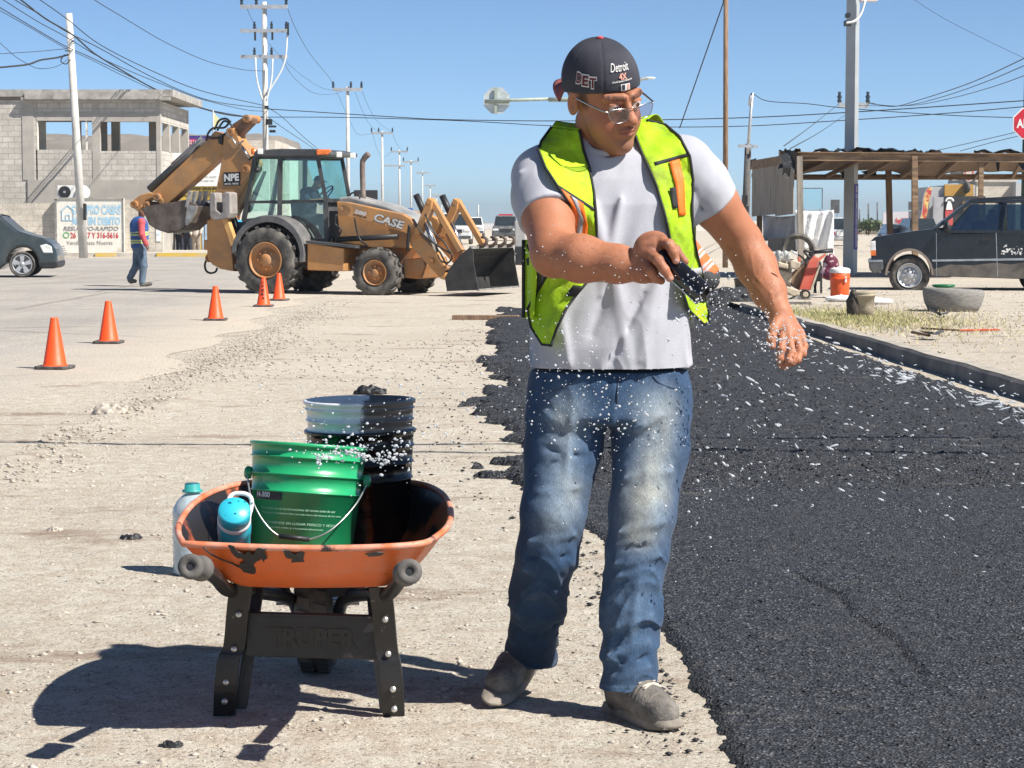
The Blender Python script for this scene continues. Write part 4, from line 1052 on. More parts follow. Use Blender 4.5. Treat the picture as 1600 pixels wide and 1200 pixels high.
# loader bucket, a shell with side plates
BK = Z3((1085, 765), (1102, 800), (1105, 880), (1140, 1075), (915, 1085), (900, 985), (1000, 830))
o = MB()
for v0 in (-.02, 2.08): B_.prism(o, BK, v0, v0 + .03, -.02)
prof = [B_.pt(*p, -.02) for p in Z3((1090, 768), (1000, 830), (930, 920), (902, 990), (918, 1084), (1140, 1077))]
for a, b in zip(prof[:-1], prof[1:]):
    nrm = (b - a).cross(LL).normalized() * .025
    a2, b2 = B_.at(a, .0), B_.at(b, .0)
    o.prism([a2, b2, b2 + LL * 2.09, a2 + LL * 2.09], nrm)
o.build('loader_bucket', M_TARB, bh)
o = MB(); a = B_.pt(735.5, 386.5, -.02); o.bar(a, a + LL * 2.1, .07, .05); b = B_.pt(747, 453, -.02); o.bar(b, b + LL * 2.1, .06, .03); o.build('bucket_lip', M_SILV, bh)
for k in range(4):
    p = B_.pt(738, 386, -.02) + LL * (.35 + .47 * k); o = MB()
    o.tube([p + B_.U * x + Vector((0, 0, z)) for x, z in ((-.04, .0), (.06, .01), (.13, .06), (.14, .13), (.09, .17), (.03, .165))], [.035, .035, .035, .032, .028, .02], 7); o.build('lifting_hook', mat('rusty_hook', (.10, .07, .055), .75, bmp=.2) if k == 0 else bpy.data.materials['rusty_hook'], bh)
# digging arm at the back
VA = .85
o = MB(); B_.prism(o, Z2((596, 200), (640, 143), (668, 163), (690, 228), (730, 268), (780, 350), (777, 395), (700, 540), (652, 655), (540, 660), (545, 545), (575, 400), (590, 300)), VA, VA + .34); o.build('boom', M_ORANGE, bh, bevel=.015)
o = MB(); B_.prism(o, Z2((175, 530), (490, 228), (545, 168), (600, 185), (606, 270), (590, 310), (275, 592), (235, 603)), VA + .03, VA + .31); o.build('dipper_arm', M_ORANGE, bh, bevel=.015)
o = MB(); B_.prism(o, Z2((590, 200), (650, 125), (725, 76), (748, 74), (772, 95), (765, 122), (690, 198), (610, 290)), VA + .07, VA + .27); o.build('dipper_head', mat('rust_brown_steel', (.15, .075, .045), .6, col2=(.24, .13, .08), scale=5, bmp=.2), bh, bevel=.02)
o = MB(); o.tube([B_.pt(*Z2((165, 525))[0], VA + .17) + Vector((0, 0, .05)), B_.pt(*Z2((480, 236))[0], VA + .17) + Vector((0, 0, .05))], .075, 10)
o.build('dipper_cylinder', M_DKGREY, bh)
o = MB()
for dz in (.10, .14): o.tube([B_.pt(*Z2((290, 405))[0], VA + .1) + Vector((0, 0, dz)), B_.pt(*Z2((470, 240))[0], VA + .1) + Vector((0, 0, dz))], .014, 5)
o.tube(spline([B_.pt(*p, VA - .03) for p in Z2((610, 180), (650, 215), (672, 245), (690, 240), (715, 225))], 5), .018, 6); o.tube([B_.pt(*p, VA - .02) for p in Z2((705, 260), (750, 330))], .022, 6)
o.build('steel_line', M_CHROME, bh)
o = MB()
for pts in (((495, 225), (508, 180), (540, 150), (600, 148), (630, 120)), ((505, 200), (530, 210), (570, 205), (610, 180)), ((545, 160), (570, 108), (610, 95), (640, 115)), ((560, 165), (600, 110), (640, 130), (650, 150)), ((745, 335), (765, 320), (790, 325)), ((500, 918), (488, 950), (495, 985), (520, 1000), (550, 992), (560, 970))):
    o = MB(); o.tube(spline([B_.pt(*p, VA - .01) for p in Z2(*pts)], 6), .02, 6); o.build('hydraulic_hose', M_HOSE, bh)
o = MB()
for p, r in (((733, 95), .075), ((638, 172), .08), ((728, 390), .085), ((208, 556), .075), ((75, 598), .075), ((148, 602), .07), ((516, 912), .08)):
    o = MB(); o.lathe([(r, -.45), (r, .03), (r * .55, .035), (r * .5, .02), (.001, .02)], B_.pt(*Z2(p)[0], VA), -LL, 12, False); o.build('pivot_pin', M_ORANGE2, bh)
o = MB(); B_.prism(o, Z2((590, 200), (565, 215), (568, 240), (590, 250)), VA - .02, VA + .36); o.build('hose_guard', M_BLK, bh)
o = MB(); B_.prism(o, Z2((655, 655), (780, 400), (760, 440), (700, 560), (690, 640)), VA + .36, VA + .5, VA); o.build('boom_underside_shade', M_BLK, bh)  # black slab standing in for the shaded underside of the boom
o = MB(); B_.prism(o, Z2((58, 590), (75, 565), (110, 540), (160, 528), (215, 535), (248, 575), (240, 600), (215, 590), (180, 560), (140, 575), (120, 600), (118, 625), (90, 640), (62, 612)), VA + .02, VA + .32); o.build('bucket_linkage', M_ORANGE, bh, bevel=.02)
# digging bucket: curved shell between two cheeks
CH = Z2((118, 625), (150, 605), (250, 592), (375, 572), (440, 600), (430, 650), (400, 705), (350, 748), (270, 766), (205, 745), (160, 715), (140, 665))
o = MB()
for v0 in (VA - .18, VA + .50): B_.prism(o, CH, v0, v0 + .04, VA - .18)
pr = [B_.pt(*p, VA - .18) for p in Z2((118, 625), (140, 665), (160, 715), (205, 745), (270, 766), (350, 748), (400, 705), (440, 610))]
for a, b in zip(pr[:-1], pr[1:]): o.prism([a, b, b + LL * .7, a + LL * .7], (b - a).cross(LL).normalized() * .02)
o.build('digging_bucket', M_WORN, bh)
o = MB(); B_.prism(o, Z2((372, 700), (385, 600), (440, 608), (428, 650), (400, 704), (380, 722)), VA - .2, VA - .14); o.build('wear_plate', M_SILV, bh)
for k in range(4):
    o = MB(); v = VA - .16 + k * .21
    a = B_.at(B_.pt(*Z2((408, 615))[0], VA), v); b = B_.at(B_.pt(*Z2((428, 520))[0], VA), v); o.bar(a, b, .09, .06); o.build('bucket_tooth', M_SILV, bh, bevel=.01)
# stabiliser and swing frame
o = MB(); B_.prism(o, Z2((500, 690), (595, 680), (610, 760), (640, 830), (655, 990), (575, 975), (530, 950), (503, 915)), .35, .62); B_.prism(o, Z2((480, 805), (505, 805), (505, 865), (480, 865)), .38, .6); o.build('stabiliser_leg', M_ORANGE, bh, bevel=.015)
o = MB(); o.bar(B_.pt(*Z2((598, 640))[0], .3), B_.pt(*Z2((665, 840))[0], .3), .13, .1); o.build('stabiliser_brace', mat('pale_orange_edge', (.60, .34, .12), .55, bmp=.1), bh)
o = MB(); B_.prism(o, Z2((515, 530), (545, 527), (552, 560), (552, 630), (580, 650), (590, 640), (585, 540), (610, 522), (635, 530), (638, 650), (625, 680), (540, 690), (515, 670)), .12, .42); o.build('stabiliser_pad', mat('scuffed_pad', (.26, .23, .21), .7, col2=(.40, .37, .34), scale=7, metal=.2, bmp=.5, bscale=25), bh, bevel=.02)
o = MB(); o.tube([B_.pt(*p, .6) for p in Z2((640, 640), (690, 800), (660, 830))], .07, 8); B_.prism(o, Z2((560, 780), (650, 700), (690, 830), (665, 990), (600, 960)), .7, 1.4); o.build('swing_frame', M_BLK, bh)
o = MB(); B_.prism(o, Z2((515, 530), (638, 530), (640, 680), (515, 690)), 1.72, 1.98); B_.prism(o, Z2((500, 690), (640, 690), (655, 985), (503, 930)), 1.7, 1.95); o.build('stabiliser_leg', M_ORANGE, bh)
o = MB(); B_.prism(o, Z2((597, 410), (694, 408), (694, 486), (597, 488)), VA - .012, VA); o.build('decal_plate', M_BLK, bh)
lettering_on(B_, 'NPE', Z2((603, 463))[0], Z2((690, 459))[0], .135, VA - .012, M_WHT, bh, .05, 0)
lettering_on(B_, 'RENTAS - VENTAS', Z2((606, 484))[0], Z2((686, 481))[0], .035, VA - .012, M_WHT, bh, .03, 0)

# ---- road vehicles built from a traced side
def paint(name, c, dust, rough=.3): return mat(name, c, rough, var=.1, scale=2, dirt=dust, dscale=2.4, dlo=.48, dhi=.8, bmp=0, coat=.6)
def sheet(S, mb, a, b, t): return mb.prism(a, b)
sv = G(1421, 461.5); S_ = Side(sv, 10)
suv = thing('suv', 'dark navy old off-road estate with dusty sides parked half under the shack', 'car', sv)
M_NAVY = mat('faded_navy_paint', (.006, .009, .016), .28, col2=(.013, .017, .026), scale=3, dirt=(.03, .028, .027), dscale=6, dlo=.62, dhi=1.0, bmp=0, coat=.25)
WD = 1.70
low = Z4((783, 768), (800, 752), (900, 736), (1000, 722), (1090, 712), (1170, 735), (1500, 727), (1900, 724), (2010, 730), (2015, 900), (1975, 940), (1772, 942)) + arc(1632, 432, 34, 38, 0, 180, 10) + Z4((1490, 948), (1065, 935)) + arc(1421, 430, 34.5, 38, 0, 180, 10) + Z4((845, 920), (783, 900))
o = MB(); S_.prism(o, low, 0, WD); o.build('body', M_NAVY, suv, bevel=.05)
roofl = [(1462, 357), (1517, 314), (1530, 311.5), (1600, 308), (1720, 310), (1762, 330), (1768, 362)]
o = MB()
for i in range(len(roofl) - 1):
    a, b = roofl[i], roofl[i + 1]
    def rp(p, v): return S_.at(S_.pt(*p, 0), v)
    ins = lambda p: .16 * min(1, (362 - p[1]) / 45)
    o.add([rp(a, ins(a)), rp(b, ins(b)), rp(b, WD - ins(b)), rp(a, WD - ins(a))], [(0, 1, 2, 3)])
roof = o.build('roof', M_NAVY, suv, solid=.05)
def rp(p, v): return S_.at(S_.pt(*p, 0), v)
def insv(p): return .16 * min(1, (362 - p[1]) / 45)
for far in (0, 1):
    o = MB()
    for a, b, w in (((1462, 357), (1517, 315), .06), ((1563, 362), (1570, 316), .09), ((1660, 362), (1660, 316), .09), ((1517, 314), (1720, 313), .07), ((1765, 360), (1722, 314), .1), ((1480, 362), (1768, 361), .05)):
        va, vb = (insv(a), insv(b)) if not far else (WD - insv(a), WD - insv(b))
        o.bar(rp(a, va), rp(b, vb), w, .05)
    o.build('window_frame', M_NAVY, suv)
    for pts in ([(1483, 361), (1521, 319), (1567, 319), (1561, 361)], [(1574, 361), (1574, 319), (1656, 319), (1656, 361)], [(1664, 361), (1664, 319), (1716, 319), (1758, 360)]):
        o = MB(); o.prism([rp(p, (insv(p) + .02) if not far else (WD - insv(p) - .03)) for p in pts], S_.L * .008); o.build('side_window', M_SUVG, suv)
o = MB(); o.prism([rp((1466, 356), .1), rp((1517, 317), .2), rp((1517, 317), WD - .2), rp((1466, 356), WD - .1)], S_.U * .01); o.build('windscreen', M_SUVG, suv)
o = MB(); o.prism([rp((1520, 345), .25), rp((1560, 345), .25), rp((1560, 385), .25), rp((1520, 385), .25)], S_.L * 1.2); o.build('interior', mat('grey_interior', (.05, .05, .052), .8), suv, bevel=.04)
o = MB()
for v in (.3, 1.0): o.prism([rp((1545, 335), v), rp((1556, 333), v), rp((1566, 365), v), rp((1550, 365), v)], S_.L * .42); o.prism([rp((1549, 326), v + .1), rp((1556, 326), v + .1), rp((1557, 333), v + .1), rp((1549, 334), v + .1)], S_.L * .22)
o.build('seat', bpy.data.materials['grey_interior'], suv, bevel=.03)
o = MB(); c_ = rp((1507, 351), .5); o.tube([c_ + S_.U * (.09 * math.sin(k * .3927)) + S_.L * (.19 * math.cos(k * .3927)) + Vector((0, 0, .17 * math.sin(k * .3927))) for k in range(16)], .016, 6, closed=True); o.build('steering_wheel', M_BLK, suv)
o = MB(); o.prism([rp((1465, 357), .2), rp((1500, 353), .2), rp((1503, 370), .2), rp((1465, 370), .2)], S_.L * 1.3); o.build('dashboard', bpy.data.materials['grey_interior'], suv, bevel=.03)
wheel(suv, S_.pt(1421, 430.5, .02), -S_.L, .385, .24, .225, M_RUBBER, M_STEEL, 0, 'tyre', rimdepth=.06)
wheel(suv, S_.at(S_.pt(1421, 430.5, .02), WD - .02), S_.L, .385, .24, .225, M_RUBBER, M_STEEL, 0, 'tyre', rimdepth=.06)
wheel(suv, S_.pt(1632, 432, .02), -S_.L, .385, .24, .225, M_RUBBER, M_STEEL, 0, 'tyre', rimdepth=.06)
wheel(suv, S_.at(S_.pt(1632, 432, .02), WD - .02), S_.L, .385, .24, .225, M_RUBBER, M_STEEL, 0, 'tyre', rimdepth=.06)
o = MB(); S_.prism(o, arc(1421, 430, 38, 42, 0, 180, 14) + arc(1421, 430, 34.5, 38, 180, 0, 14), -.035, .06); o.build('arch_trim', mat('sunbaked_trim', (.20, .155, .13), .8, col2=(.28, .23, .19), scale=4), suv)
o = MB(); S_.prism(o, Z4((770, 862), (838, 862), (842, 905), (800, 925), (775, 905)), -.03, WD + .03); o.build('bumper', mat('dull_bumper', (.12, .12, .12), .35, metal=.4), suv, bevel=.03)
o = MB(); S_.prism(o, Z4((768, 858), (838, 858), (838, 868), (768, 868)), -.035, WD + .035); o.build('bumper_strip', M_CHROME, suv)
o = MB(); S_.prism(o, Z4((781, 772), (803, 768), (805, 815), (781, 815)), -.012, .5); o.build('headlight', M_LAMP, suv, bevel=.01)
o = MB(); S_.prism(o, Z4((781, 815), (806, 815), (806, 838), (782, 838)), -.014, .5); o.build('indicator', M_AMBER, suv)
o = MB(); S_.prism(o, Z4((1305, 752), (1340, 750), (1340, 766), (1305, 768)), -.025, .01); S_.prism(o, [(1597, 370), (1609, 370), (1609, 376), (1597, 376)], -.025, .01); o.build('door_handle', M_BLK, suv)
o = MB(); o.ball(S_.pt(*Z4((1140, 705))[0], -.1), .1, 10, (.5, .9, 1.1)); o.bar(S_.pt(1480, 355, -.08), S_.pt(1484, 361, .05), .04); o.build('wing_mirror', M_BLK, suv)
o = MB()
for x0, x1 in ((1462.6, 1463.4), (1556, 1557)): S_.prism(o, [(x0, 364), (x1, 364), (x1 + (.5 if x0 < 1500 else 2), 432), (x0 + (.5 if x0 < 1500 else 2), 432)], -.006, .01)
S_.prism(o, Z4((1070, 857), (1500, 850), (1500, 860), (1070, 866)), -.012, .005); o.build('body_moulding', M_CHROME, suv)
# dust thrown up along the sill, a coat with its own edge
M_DUST = mat('road_dust', (.16, .14, .12), .95, col2=(.07, .065, .06), scale=5, bmp=0)
o = MB(); S_.prism(o, Z4((1066, 905), (1150, 880), (1260, 884), (1360, 872), (1440, 880), (1500, 870), (1500, 946), (1068, 934)), -.004, .004); o.build('dust_coat', M_DUST, suv)
o = MB()
for i in range(46):
    cx, cy = 1480 + rnd.gauss(0, 0), 0
    x = 1393 + rnd.uniform(0, 100); y = 835 - abs(rnd.gauss(0, 18)) - (12 if 1410 < x < 1440 else 0); r = rnd.uniform(1.5, 7)
    S_.prism(o, Z4(*[(x + r * (.6 + .5 * rnd.random()) * math.cos(k), y + r * (.6 + .5 * rnd.random()) * math.sin(k)) for k in (0, 1, 2, 3, 4, 5)]), -.006 - i * .0001, .002)
o.build('peeling_decal', M_WHT, suv)

mv = G(34.5, 434); V_ = Side(mv, -6)
van = thing('minivan', 'dark grey green minivan nosing in at the left edge', 'car', mv)
M_VAN = paint('slate_green_paint', (.028, .040, .044), (.07, .075, .07), .22)
WV = 1.75
lowv = Z1((-700, 790), (0, 790), (90, 868), (150, 888), (225, 908), (270, 938), (290, 968), (298, 1000), (300, 1040), (280, 1062), (206, 1066)) + arc(34.5, 413, 25, 27, 0, 180, 10) + Z1((-20, 1075), (-440, 1085)) + arc(-165, 416, 25, 27, 0, 180, 8) + Z1((-680, 1080), (-710, 1000))
o = MB(); V_.prism(o, lowv, 0, WV); o.build('body', M_VAN, van, bevel=.09)
o = MB(); V_.prism(o, Z1((-780, 640), (-730, 610), (-300, 612), (-200, 660), (40, 862), (0, 800), (-690, 800)), .12, WV - .12, 0); o.build('cabin', M_VAN, van, bevel=.06)
o = MB(); V_.prism(o, Z1((-740, 650), (-240, 650), (-190, 690), (-40, 805), (-740, 795)), .09, .12, 0); o.build('side_window', M_GLASSD, van)
o = MB(); a = [V_.at(V_.pt(*p, 0), v) for p, v in zip(Z1((38, 857), (-190, 666), (-190, 666), (38, 857)), (.2, .25, WV - .25, WV - .2))]; nv_ = (a[1] - a[0]).cross(V_.L).normalized(); nv_ = nv_ if nv_.z > 0 else -nv_; o.prism([p + nv_ * .03 for p in a], nv_ * .01); o.build('windscreen', M_GLASSD, van)
wheel(van, V_.pt(34.5, 413, .0), -V_.L, .325, .21, .235, M_RUBBER, M_STEEL, 0, 'tyre', spokes=5); wheel(van, V_.at(V_.pt(34.5, 413, 0), WV), V_.L, .325, .21, .235, M_RUBBER, M_STEEL, 0, 'tyre', spokes=5)
wheel(van, V_.pt(-165, 416, .0), -V_.L, .325, .21, .235, M_RUBBER, M_STEEL, 0, 'tyre', spokes=5); wheel(van, V_.at(V_.pt(-165, 416, 0), WV), V_.L, .325, .21, .235, M_RUBBER, M_STEEL, 0, 'tyre', spokes=5)
o = MB(); V_.prism(o, Z1((205, 945), (240, 936), (268, 950), (276, 985), (225, 985)), -.012, .3); o.build('headlight', M_LAMP, van, bevel=.02)
o = MB(); c0 = V_.pt(*Z1((294, 962))[0], 0)
for k in range(5): o.bar(c0 + V_.L * .35 + Vector((0, 0, .04 - k * .05)) + V_.U * (.03 + .018 * k), c0 + V_.L * 1.4 + Vector((0, 0, .04 - k * .05)) + V_.U * (.03 + .018 * k), .035, .025)
o.build('grille', M_CHROME, van)
o = MB(); V_.prism(o, Z1((215, 1030), (300, 1025), (302, 1052), (284, 1066), (212, 1066)), -.015, WV + .015); o.build('bumper_skirt', M_BLK, van, bevel=.03)

# traffic far down the road: front or rear view cars
def far_car(name, label, px, d, w, h, col, base, front=True, bar=None, pickup=False):
    x = pxx(px, d); t = thing(name, label, 'car', (x, d, 0)); m = paint(base, col, (.4, .36, .3), .35)
    o = MB(); L_ = 4.6
    def ring(y, z0, z1, w0, w1): return [(x - w0 / 2, d + y, z0), (x + w0 / 2, d + y, z0), (x + w1 / 2, d + y, z1), (x - w1 / 2, d + y, z1)]
    hb = h * .58
    R_ = [ring(0, .35, hb * .93, w * .92, w * .86), ring(.15, .3, hb, w, w * .93), ring(1.2, .3, hb * 1.04, w, w * .95), ring(L_ - .1, .3, hb, w, w * .93), ring(L_, .4, hb * .95, w * .9, w * .88)]
    vs = [p for r in R_ for p in r]; fs = [(3, 2, 1, 0), tuple(range(16, 20))]
    for i in range(4):
        for k in range(4): fs.append((4 * i + k, 4 * i + (k + 1) % 4, 4 * i + 4 + (k + 1) % 4, 4 * i + 4 + k))
    o.add(vs, fs); o.build('body', m, t, bevel=.06)
    o = MB(); y0 = 1.1 if front else .3
    R_ = [ring(y0, hb * .98, hb * 1.0, w * .88, w * .88), ring(y0 + .55, hb, h, w * .86, w * .72), ring(3.2 if pickup else 4.0, hb, h * .99, w * .86, w * .72), ring(3.5 if pickup else 4.5, hb, hb + .02, w * .86, w * .86)]
    vs = [p for r in R_ for p in r]; fs = [(3, 2, 1, 0), tuple(range(12, 16))]
    for i in range(3):
        for k in range(4): fs.append((4 * i + k, 4 * i + (k + 1) % 4, 4 * i + 4 + (k + 1) % 4, 4 * i + 4 + k))
    o.add(vs, fs); o.build('cabin', m, t, bevel=.05)
    o = MB(); o.prism([(x - w * .40, d + y0 + .03, hb * 1.02), (x + w * .40, d + y0 + .03, hb * 1.02), (x + w * .34, d + y0 + .49, h * .95), (x - w * .34, d + y0 + .49, h * .95)], (0, -.04, .02)); o.build('windscreen' if front else 'rear_window', M_GLASSD, t)
    for sx in (-1, 1):
        o = MB(); o.box((x + sx * w * .36, d - .01, hb * .78), (w * .2, .05, .14)); o.build('headlight' if front else 'tail_light', M_LAMP if front else bpy.data.materials['signal_red'], t)
        for yy in (.85, 3.6):
            o = MB(); o.lathe([(.01, 0), (.2, .01), (.33, .02), (.34, -.18), (.01, -.2)], (x + sx * w * .49, d + yy, .34), (sx, 0, 0), 18); o.build('wheel', M_RUBBER, t)
    o = MB(); o.box((x, d - .02, hb * .72), (w * .42, .06, .2)); o.build('grille' if front else 'number_plate', M_BLK if front else M_WHT, t)
    o = MB(); o.box((x, d - .03, .42), (w * .95, .14, .18)); o.build('bumper', M_DKGREY if front else m, t, bevel=.03)
    if bar: o = MB(); o.box((x, d + 2.1, h + .06), (1.0, .25, .1)); o.build('light_bar', bpy.data.materials['signal_red'], t)
    return t
far_car('pickup_truck', 'white pickup truck seen through the loader arms on the road', 711, 127, 1.95, 1.85, (.72, .72, .71), 'white_car_paint', pickup=True)
far_car('suv', 'white estate car above the loader bucket, right of the white pickup', 740, 195, 1.9, 1.75, (.74, .74, .73), 'cream_white_paint')
far_car('pickup_truck', 'dark grey patrol pickup with a red roof light bar, left of the man\'s sleeve', 790, 150, 1.9, 1.75, (.10, .105, .11), 'dark_grey_car_paint', bar=True, pickup=True)
far_car('parked_car', 'silver car seen from behind, between the shack tarp and the steel column', 1318, 118, 1.72, 1.55, (.42, .43, .44), 'silver_car_paint', front=False)
far_car('parked_car', 'small blue car by the lettered white wall, behind the navy hood', 1417, 115, 1.7, 1.2, (.04, .09, .16), 'blue_car_paint')
far_car('parked_car', 'black car beside the grey shop, behind the navy windscreen', 1450, 112, 1.7, 1.5, (.02, .02, .025), 'black_car_paint')
# ------------------------------------------------------------------ right-hand side: shack, shops far behind, things on the verge
M_PLANK = mat('grey_weathered_plank', (.26, .225, .185), .9, col2=(.36, .32, .27), scale=4, stretch=(5, 5, .6), dirt=(.13, .11, .09), dscale=2, bmp=.4, bscale=30)
M_BEAM = mat('sunburnt_beam', (.19, .115, .065), .85, col2=(.34, .23, .14), scale=4, stretch=(.5, 4, 4), dirt=(.06, .045, .035), dscale=2.5, dlo=.45, bmp=.4, bscale=30)
M_PLAS = mat('black_plastic_sheet', (.012, .012, .014), .35, bmp=.5, bscale=8, bdist=.03)
DF = 50.0
sh = thing('wooden_shack', 'open wooden shack of rough posts with torn black plastic on its flat roof', 'shack', (pxx(1300, DF), DF, .05))
FL, BL = P(1245, 240, DF), P(1174, 250, 55.5)
FRx = FL + Vector((11, -.4, 0)); BRx = BL + Vector((11, -.4, 0))
FL, FRx = P(1245, 240, DF), P(1650, 243, DF - .3)
SB = P(1174, 252, 55.5); BL = P(1176, 267, 55.5); BR = P(1640, 270, 55.2)
o = MB(); o.bar(FL + Vector((0, 0, -.06)), FRx + Vector((0, 0, -.06)), .07, .2); o.bar(SB + Vector((0, 0, -.1)), FL + Vector((0, 0, -.1)), .07, .22); o.bar(BL + Vector((0, 0, -.16)), BR + Vector((0, 0, -.1)), .09, .14)
o.build('roof_beam', M_BEAM, sh)
o = MB()
for k in range(9):
    t = k / 8; o.bar(FL.lerp(FRx, t) + Vector((0, .1, -.12)), BL.lerp(BR, t) + Vector((0, 0, -.12)), .06, .1)
o.build('rafter', M_OLDWOOD, sh)
rows = []
for i in range(9):
    t = i / 8; row = []
    for j in range(40):
        s = j / 39; p = FL.lerp(FRx, s).lerp(BL.lerp(BR, s), t)
        row.append(p + Vector((0, -.1 * (1 - t), .03 + .03 * math.sin(j * 1.7 + i) * math.sin(i * 1.1) - .14 * t * max(0, math.sin(j * .35)))))
    rows.append(row)
o = MB(); o.grid(rows, smooth=False); o.build('roof_boards', M_OLDWOOD, sh, solid=.02)
o = MB()
for (x0, x1, dz, sag) in ((1268, 1330, .05, .02), (1325, 1412, .08, .04), (1216, 1250, .04, .05), (1405, 1470, .03, .02), (1520, 1600, .02, .02)):
    rows = []
    for i in range(6):
        rows.append([P(x0 + (x1 - x0) * j / 14, 238, DF + i * .5) * 1 + Vector((0, -.12, dz + .05 * (rnd.random() - .5) * 1.6 + .03 * math.sin(j * .9 + x0) - sag * i * .6)) for j in range(15)])
    o.grid(rows, smooth=False)
o.build('plastic_sheet', M_PLAS, sh, solid=.012)
def rag(pts, d, name='plastic_rag'):
    n = len(pts); o = MB(); c = [P(x, y, d + .06 * math.sin(k * 2.1)) for k, (x, y) in enumerate(pts)]
    o.prism(c, (0, .05, 0)); o.build(name, M_PLAS, sh)
rag([(1219, 243), (1232, 234), (1247, 238), (1249, 252), (1243, 256), (1241, 272), (1236, 262), (1234, 275), (1228, 282), (1226, 270), (1222, 275), (1224, 262), (1215, 264), (1220, 255)], DF - .12)
rag([(1172, 250), (1182, 247), (1180, 258), (1176, 263), (1173, 258)], 55.3)
rag([(1309, 268), (1322, 266), (1320, 276), (1316, 280), (1315, 272)], 54); rag([(1345, 268), (1370, 264), (1369, 274), (1358, 275)], 54.5)
rag([(1556, 254), (1562, 253), (1561, 268), (1558, 267)], DF - .1); rag([(1590, 255), (1604, 250), (1606, 262), (1598, 266)], DF - .1); rag([(1395, 240), (1412, 234), (1414, 243), (1398, 247)], DF - .1)
def post(px, ptop, d, w, m, pxb=None):
    a = P(px, ptop, d); b = Vector((pxx(pxb or px, d), d, .05)); o = MB(); o.bar(b, a, w, w); o.build('post', m, sh)
post(1249, 244, DF - .1, .13, M_PLANK, 1253); post(1429, 243, DF - .15, .13, M_BEAM, 1431); post(1533, 249, DF - .15, .1, M_BEAM); post(1388, 262, 55.2, .14, M_OLDWOOD, 1393); post(1187, 252, 55.4, .13, M_OLDWOOD); post(1620, 250, 55, .12, M_OLDWOOD)
o = MB(); d0 = FL + Vector((-.03, .05, 0)); d1 = SB
za, zb = P(1245, 334, DF).z, FL.z - .15
for t0, t1 in ((.03, .42), (.425, .98)):
    a, b = d0.lerp(d1, t0), d0.lerp(d1, t1)
    o.prism([(a.x, a.y, za), (b.x, b.y, za - .05), (b.x, b.y, b.z - .15), (a.x, a.y, zb)], (.02, .015, 0))
o.build('side_board', M_PLANK, sh)
def hung(name, p0, q0, p1, q1, d, m, label, seed=0):
    rows = []
    for i in range(12):
        t = i / 11; row = []
        for j in range(20):
            s = j / 19; p = P(p0 + (p1 - p0) * s, q0 + (q1 - q0) * t + 2.5 * math.sin(math.pi * s) * (1 - t) + (rnd.random() - .5) * (2 if i == 11 else 0), d)
            row.append(p + Vector((0, .10 * math.sin(s * 9 + t * 2.5 + seed) * (.3 + t) + .05 * math.sin(s * 23 + 5 * t), 0)))
        rows.append(row)
    o = MB(); o.grid(rows); return tag(o.build(name, m, solid=.01), label, 'tarp')
hung('tarpaulin', 1243, 328, 1302, 390, 50.2, M_TARP, 'bright white tarp hanging right of the front post of the shack', 1)
hung('tarpaulin', 1192, 336, 1248, 376, 53.8, mat('shaded_white_tarp', (.50, .50, .52), .7, var=.08, bmp=.3, bscale=4), 'white tarp in painted grey shade, hanging under the side boards of the shack', 4)  # same white cloth, shade of the shack put into its greyer colour
o = MB(); rb(o, 1200, 372, 1246, 393, 53.2, .05); o.build('kick_board', M_PLANK, sh)
# shops far behind
DB = 205.0
M_ORP = mat('orange_board', (.50, .27, .05), .7, var=.1, bmp=0)
M_GREYW = mat('light_grey_wall', (.44, .44, .44), .9, var=.06, bmp=0)
w1 = thing('white_wall', 'low white wall with red hand lettering seen between the shack posts', 'wall', (pxx(1410, DB), DB, 0))
o = MB(); o.prism([P(1380, 332, DB), P(1445, 329, DB), P(1445, 372, DB), P(1380, 372, DB)], (0, .3, 0)); o.build('wall', mat('lilac_white_wall', (.60, .57, .60), .9, var=.05, bmp=0), w1)
wtxt('ProgABARROL!', 1399, 1424, 340, 352, DB - .05, M_LRED, w1, .05, shear=.2)
o = MB(); rb(o, 1420, 315, 1450, 328, DB - 2, .3); rb(o, 1444, 328, 1446, 372, DB - 2, .3, 0); tag(o.build('dark_signboard', M_DKGREY), 'dark oblong signboard above the white lettered wall', 'sign')
sp_ = thing('grey_shop', 'light grey shop with an orange board and black front behind the navy car', 'shop', (pxx(1500, DB), DB, 0))
o = MB(); rb(o, 1451, 292, 1480, 372, DB - 1, 9, 0); rb(o, 1480, 289, 1524, 372, DB - .6, 9, 0); o.build('wall', M_GREYW, sp_)
o = MB(); rb(o, 1476, 288, 1521, 307, DB - 1.3, .3); o.build('orange_board', M_ORP, sp_)
o = MB(); rb(o, 1474, 306.5, 1540, 372, DB - 3, 2, 0); o.build('black_front', M_BLK, sp_)
o = MB(); rb(o, 1458, 308, 1474.5, 360, DB - 3.1, .4); o.build('glazed_panel', mat('grey_poster', (.28, .28, .29), .5, col2=(.4, .39, .4), scale=1, bmp=0), sp_)
o = MB(); c = P(1483, 338, DB - 3.2)
k_ = 204 / FPX
o.prism([c + Vector((x * k_, 0, z * k_)) for x, z in ((-6, -14), (6, -14), (6, 10), (4, 17), (2, 20), (-2, 20), (-4, 17), (-6, 10))], (0, .1, 0)); o.build('bottle_picture', M_LRED, sp_)
o = MB(); o.prism([c + Vector((x * k_, -.05, z * k_)) for x, z in ((-5, 10), (5, 10), (4, 17), (2, 24), (-2, 24), (-4, 17))], (0, .08, 0)); o.tube(spline([c + Vector((x * k_, -.05, z * k_)) for x, z in ((-6, 23), (-3, 27), (3, 27), (6, 23))], 5), .1, 6); o.build('bottle_neck', M_WHT, sp_)
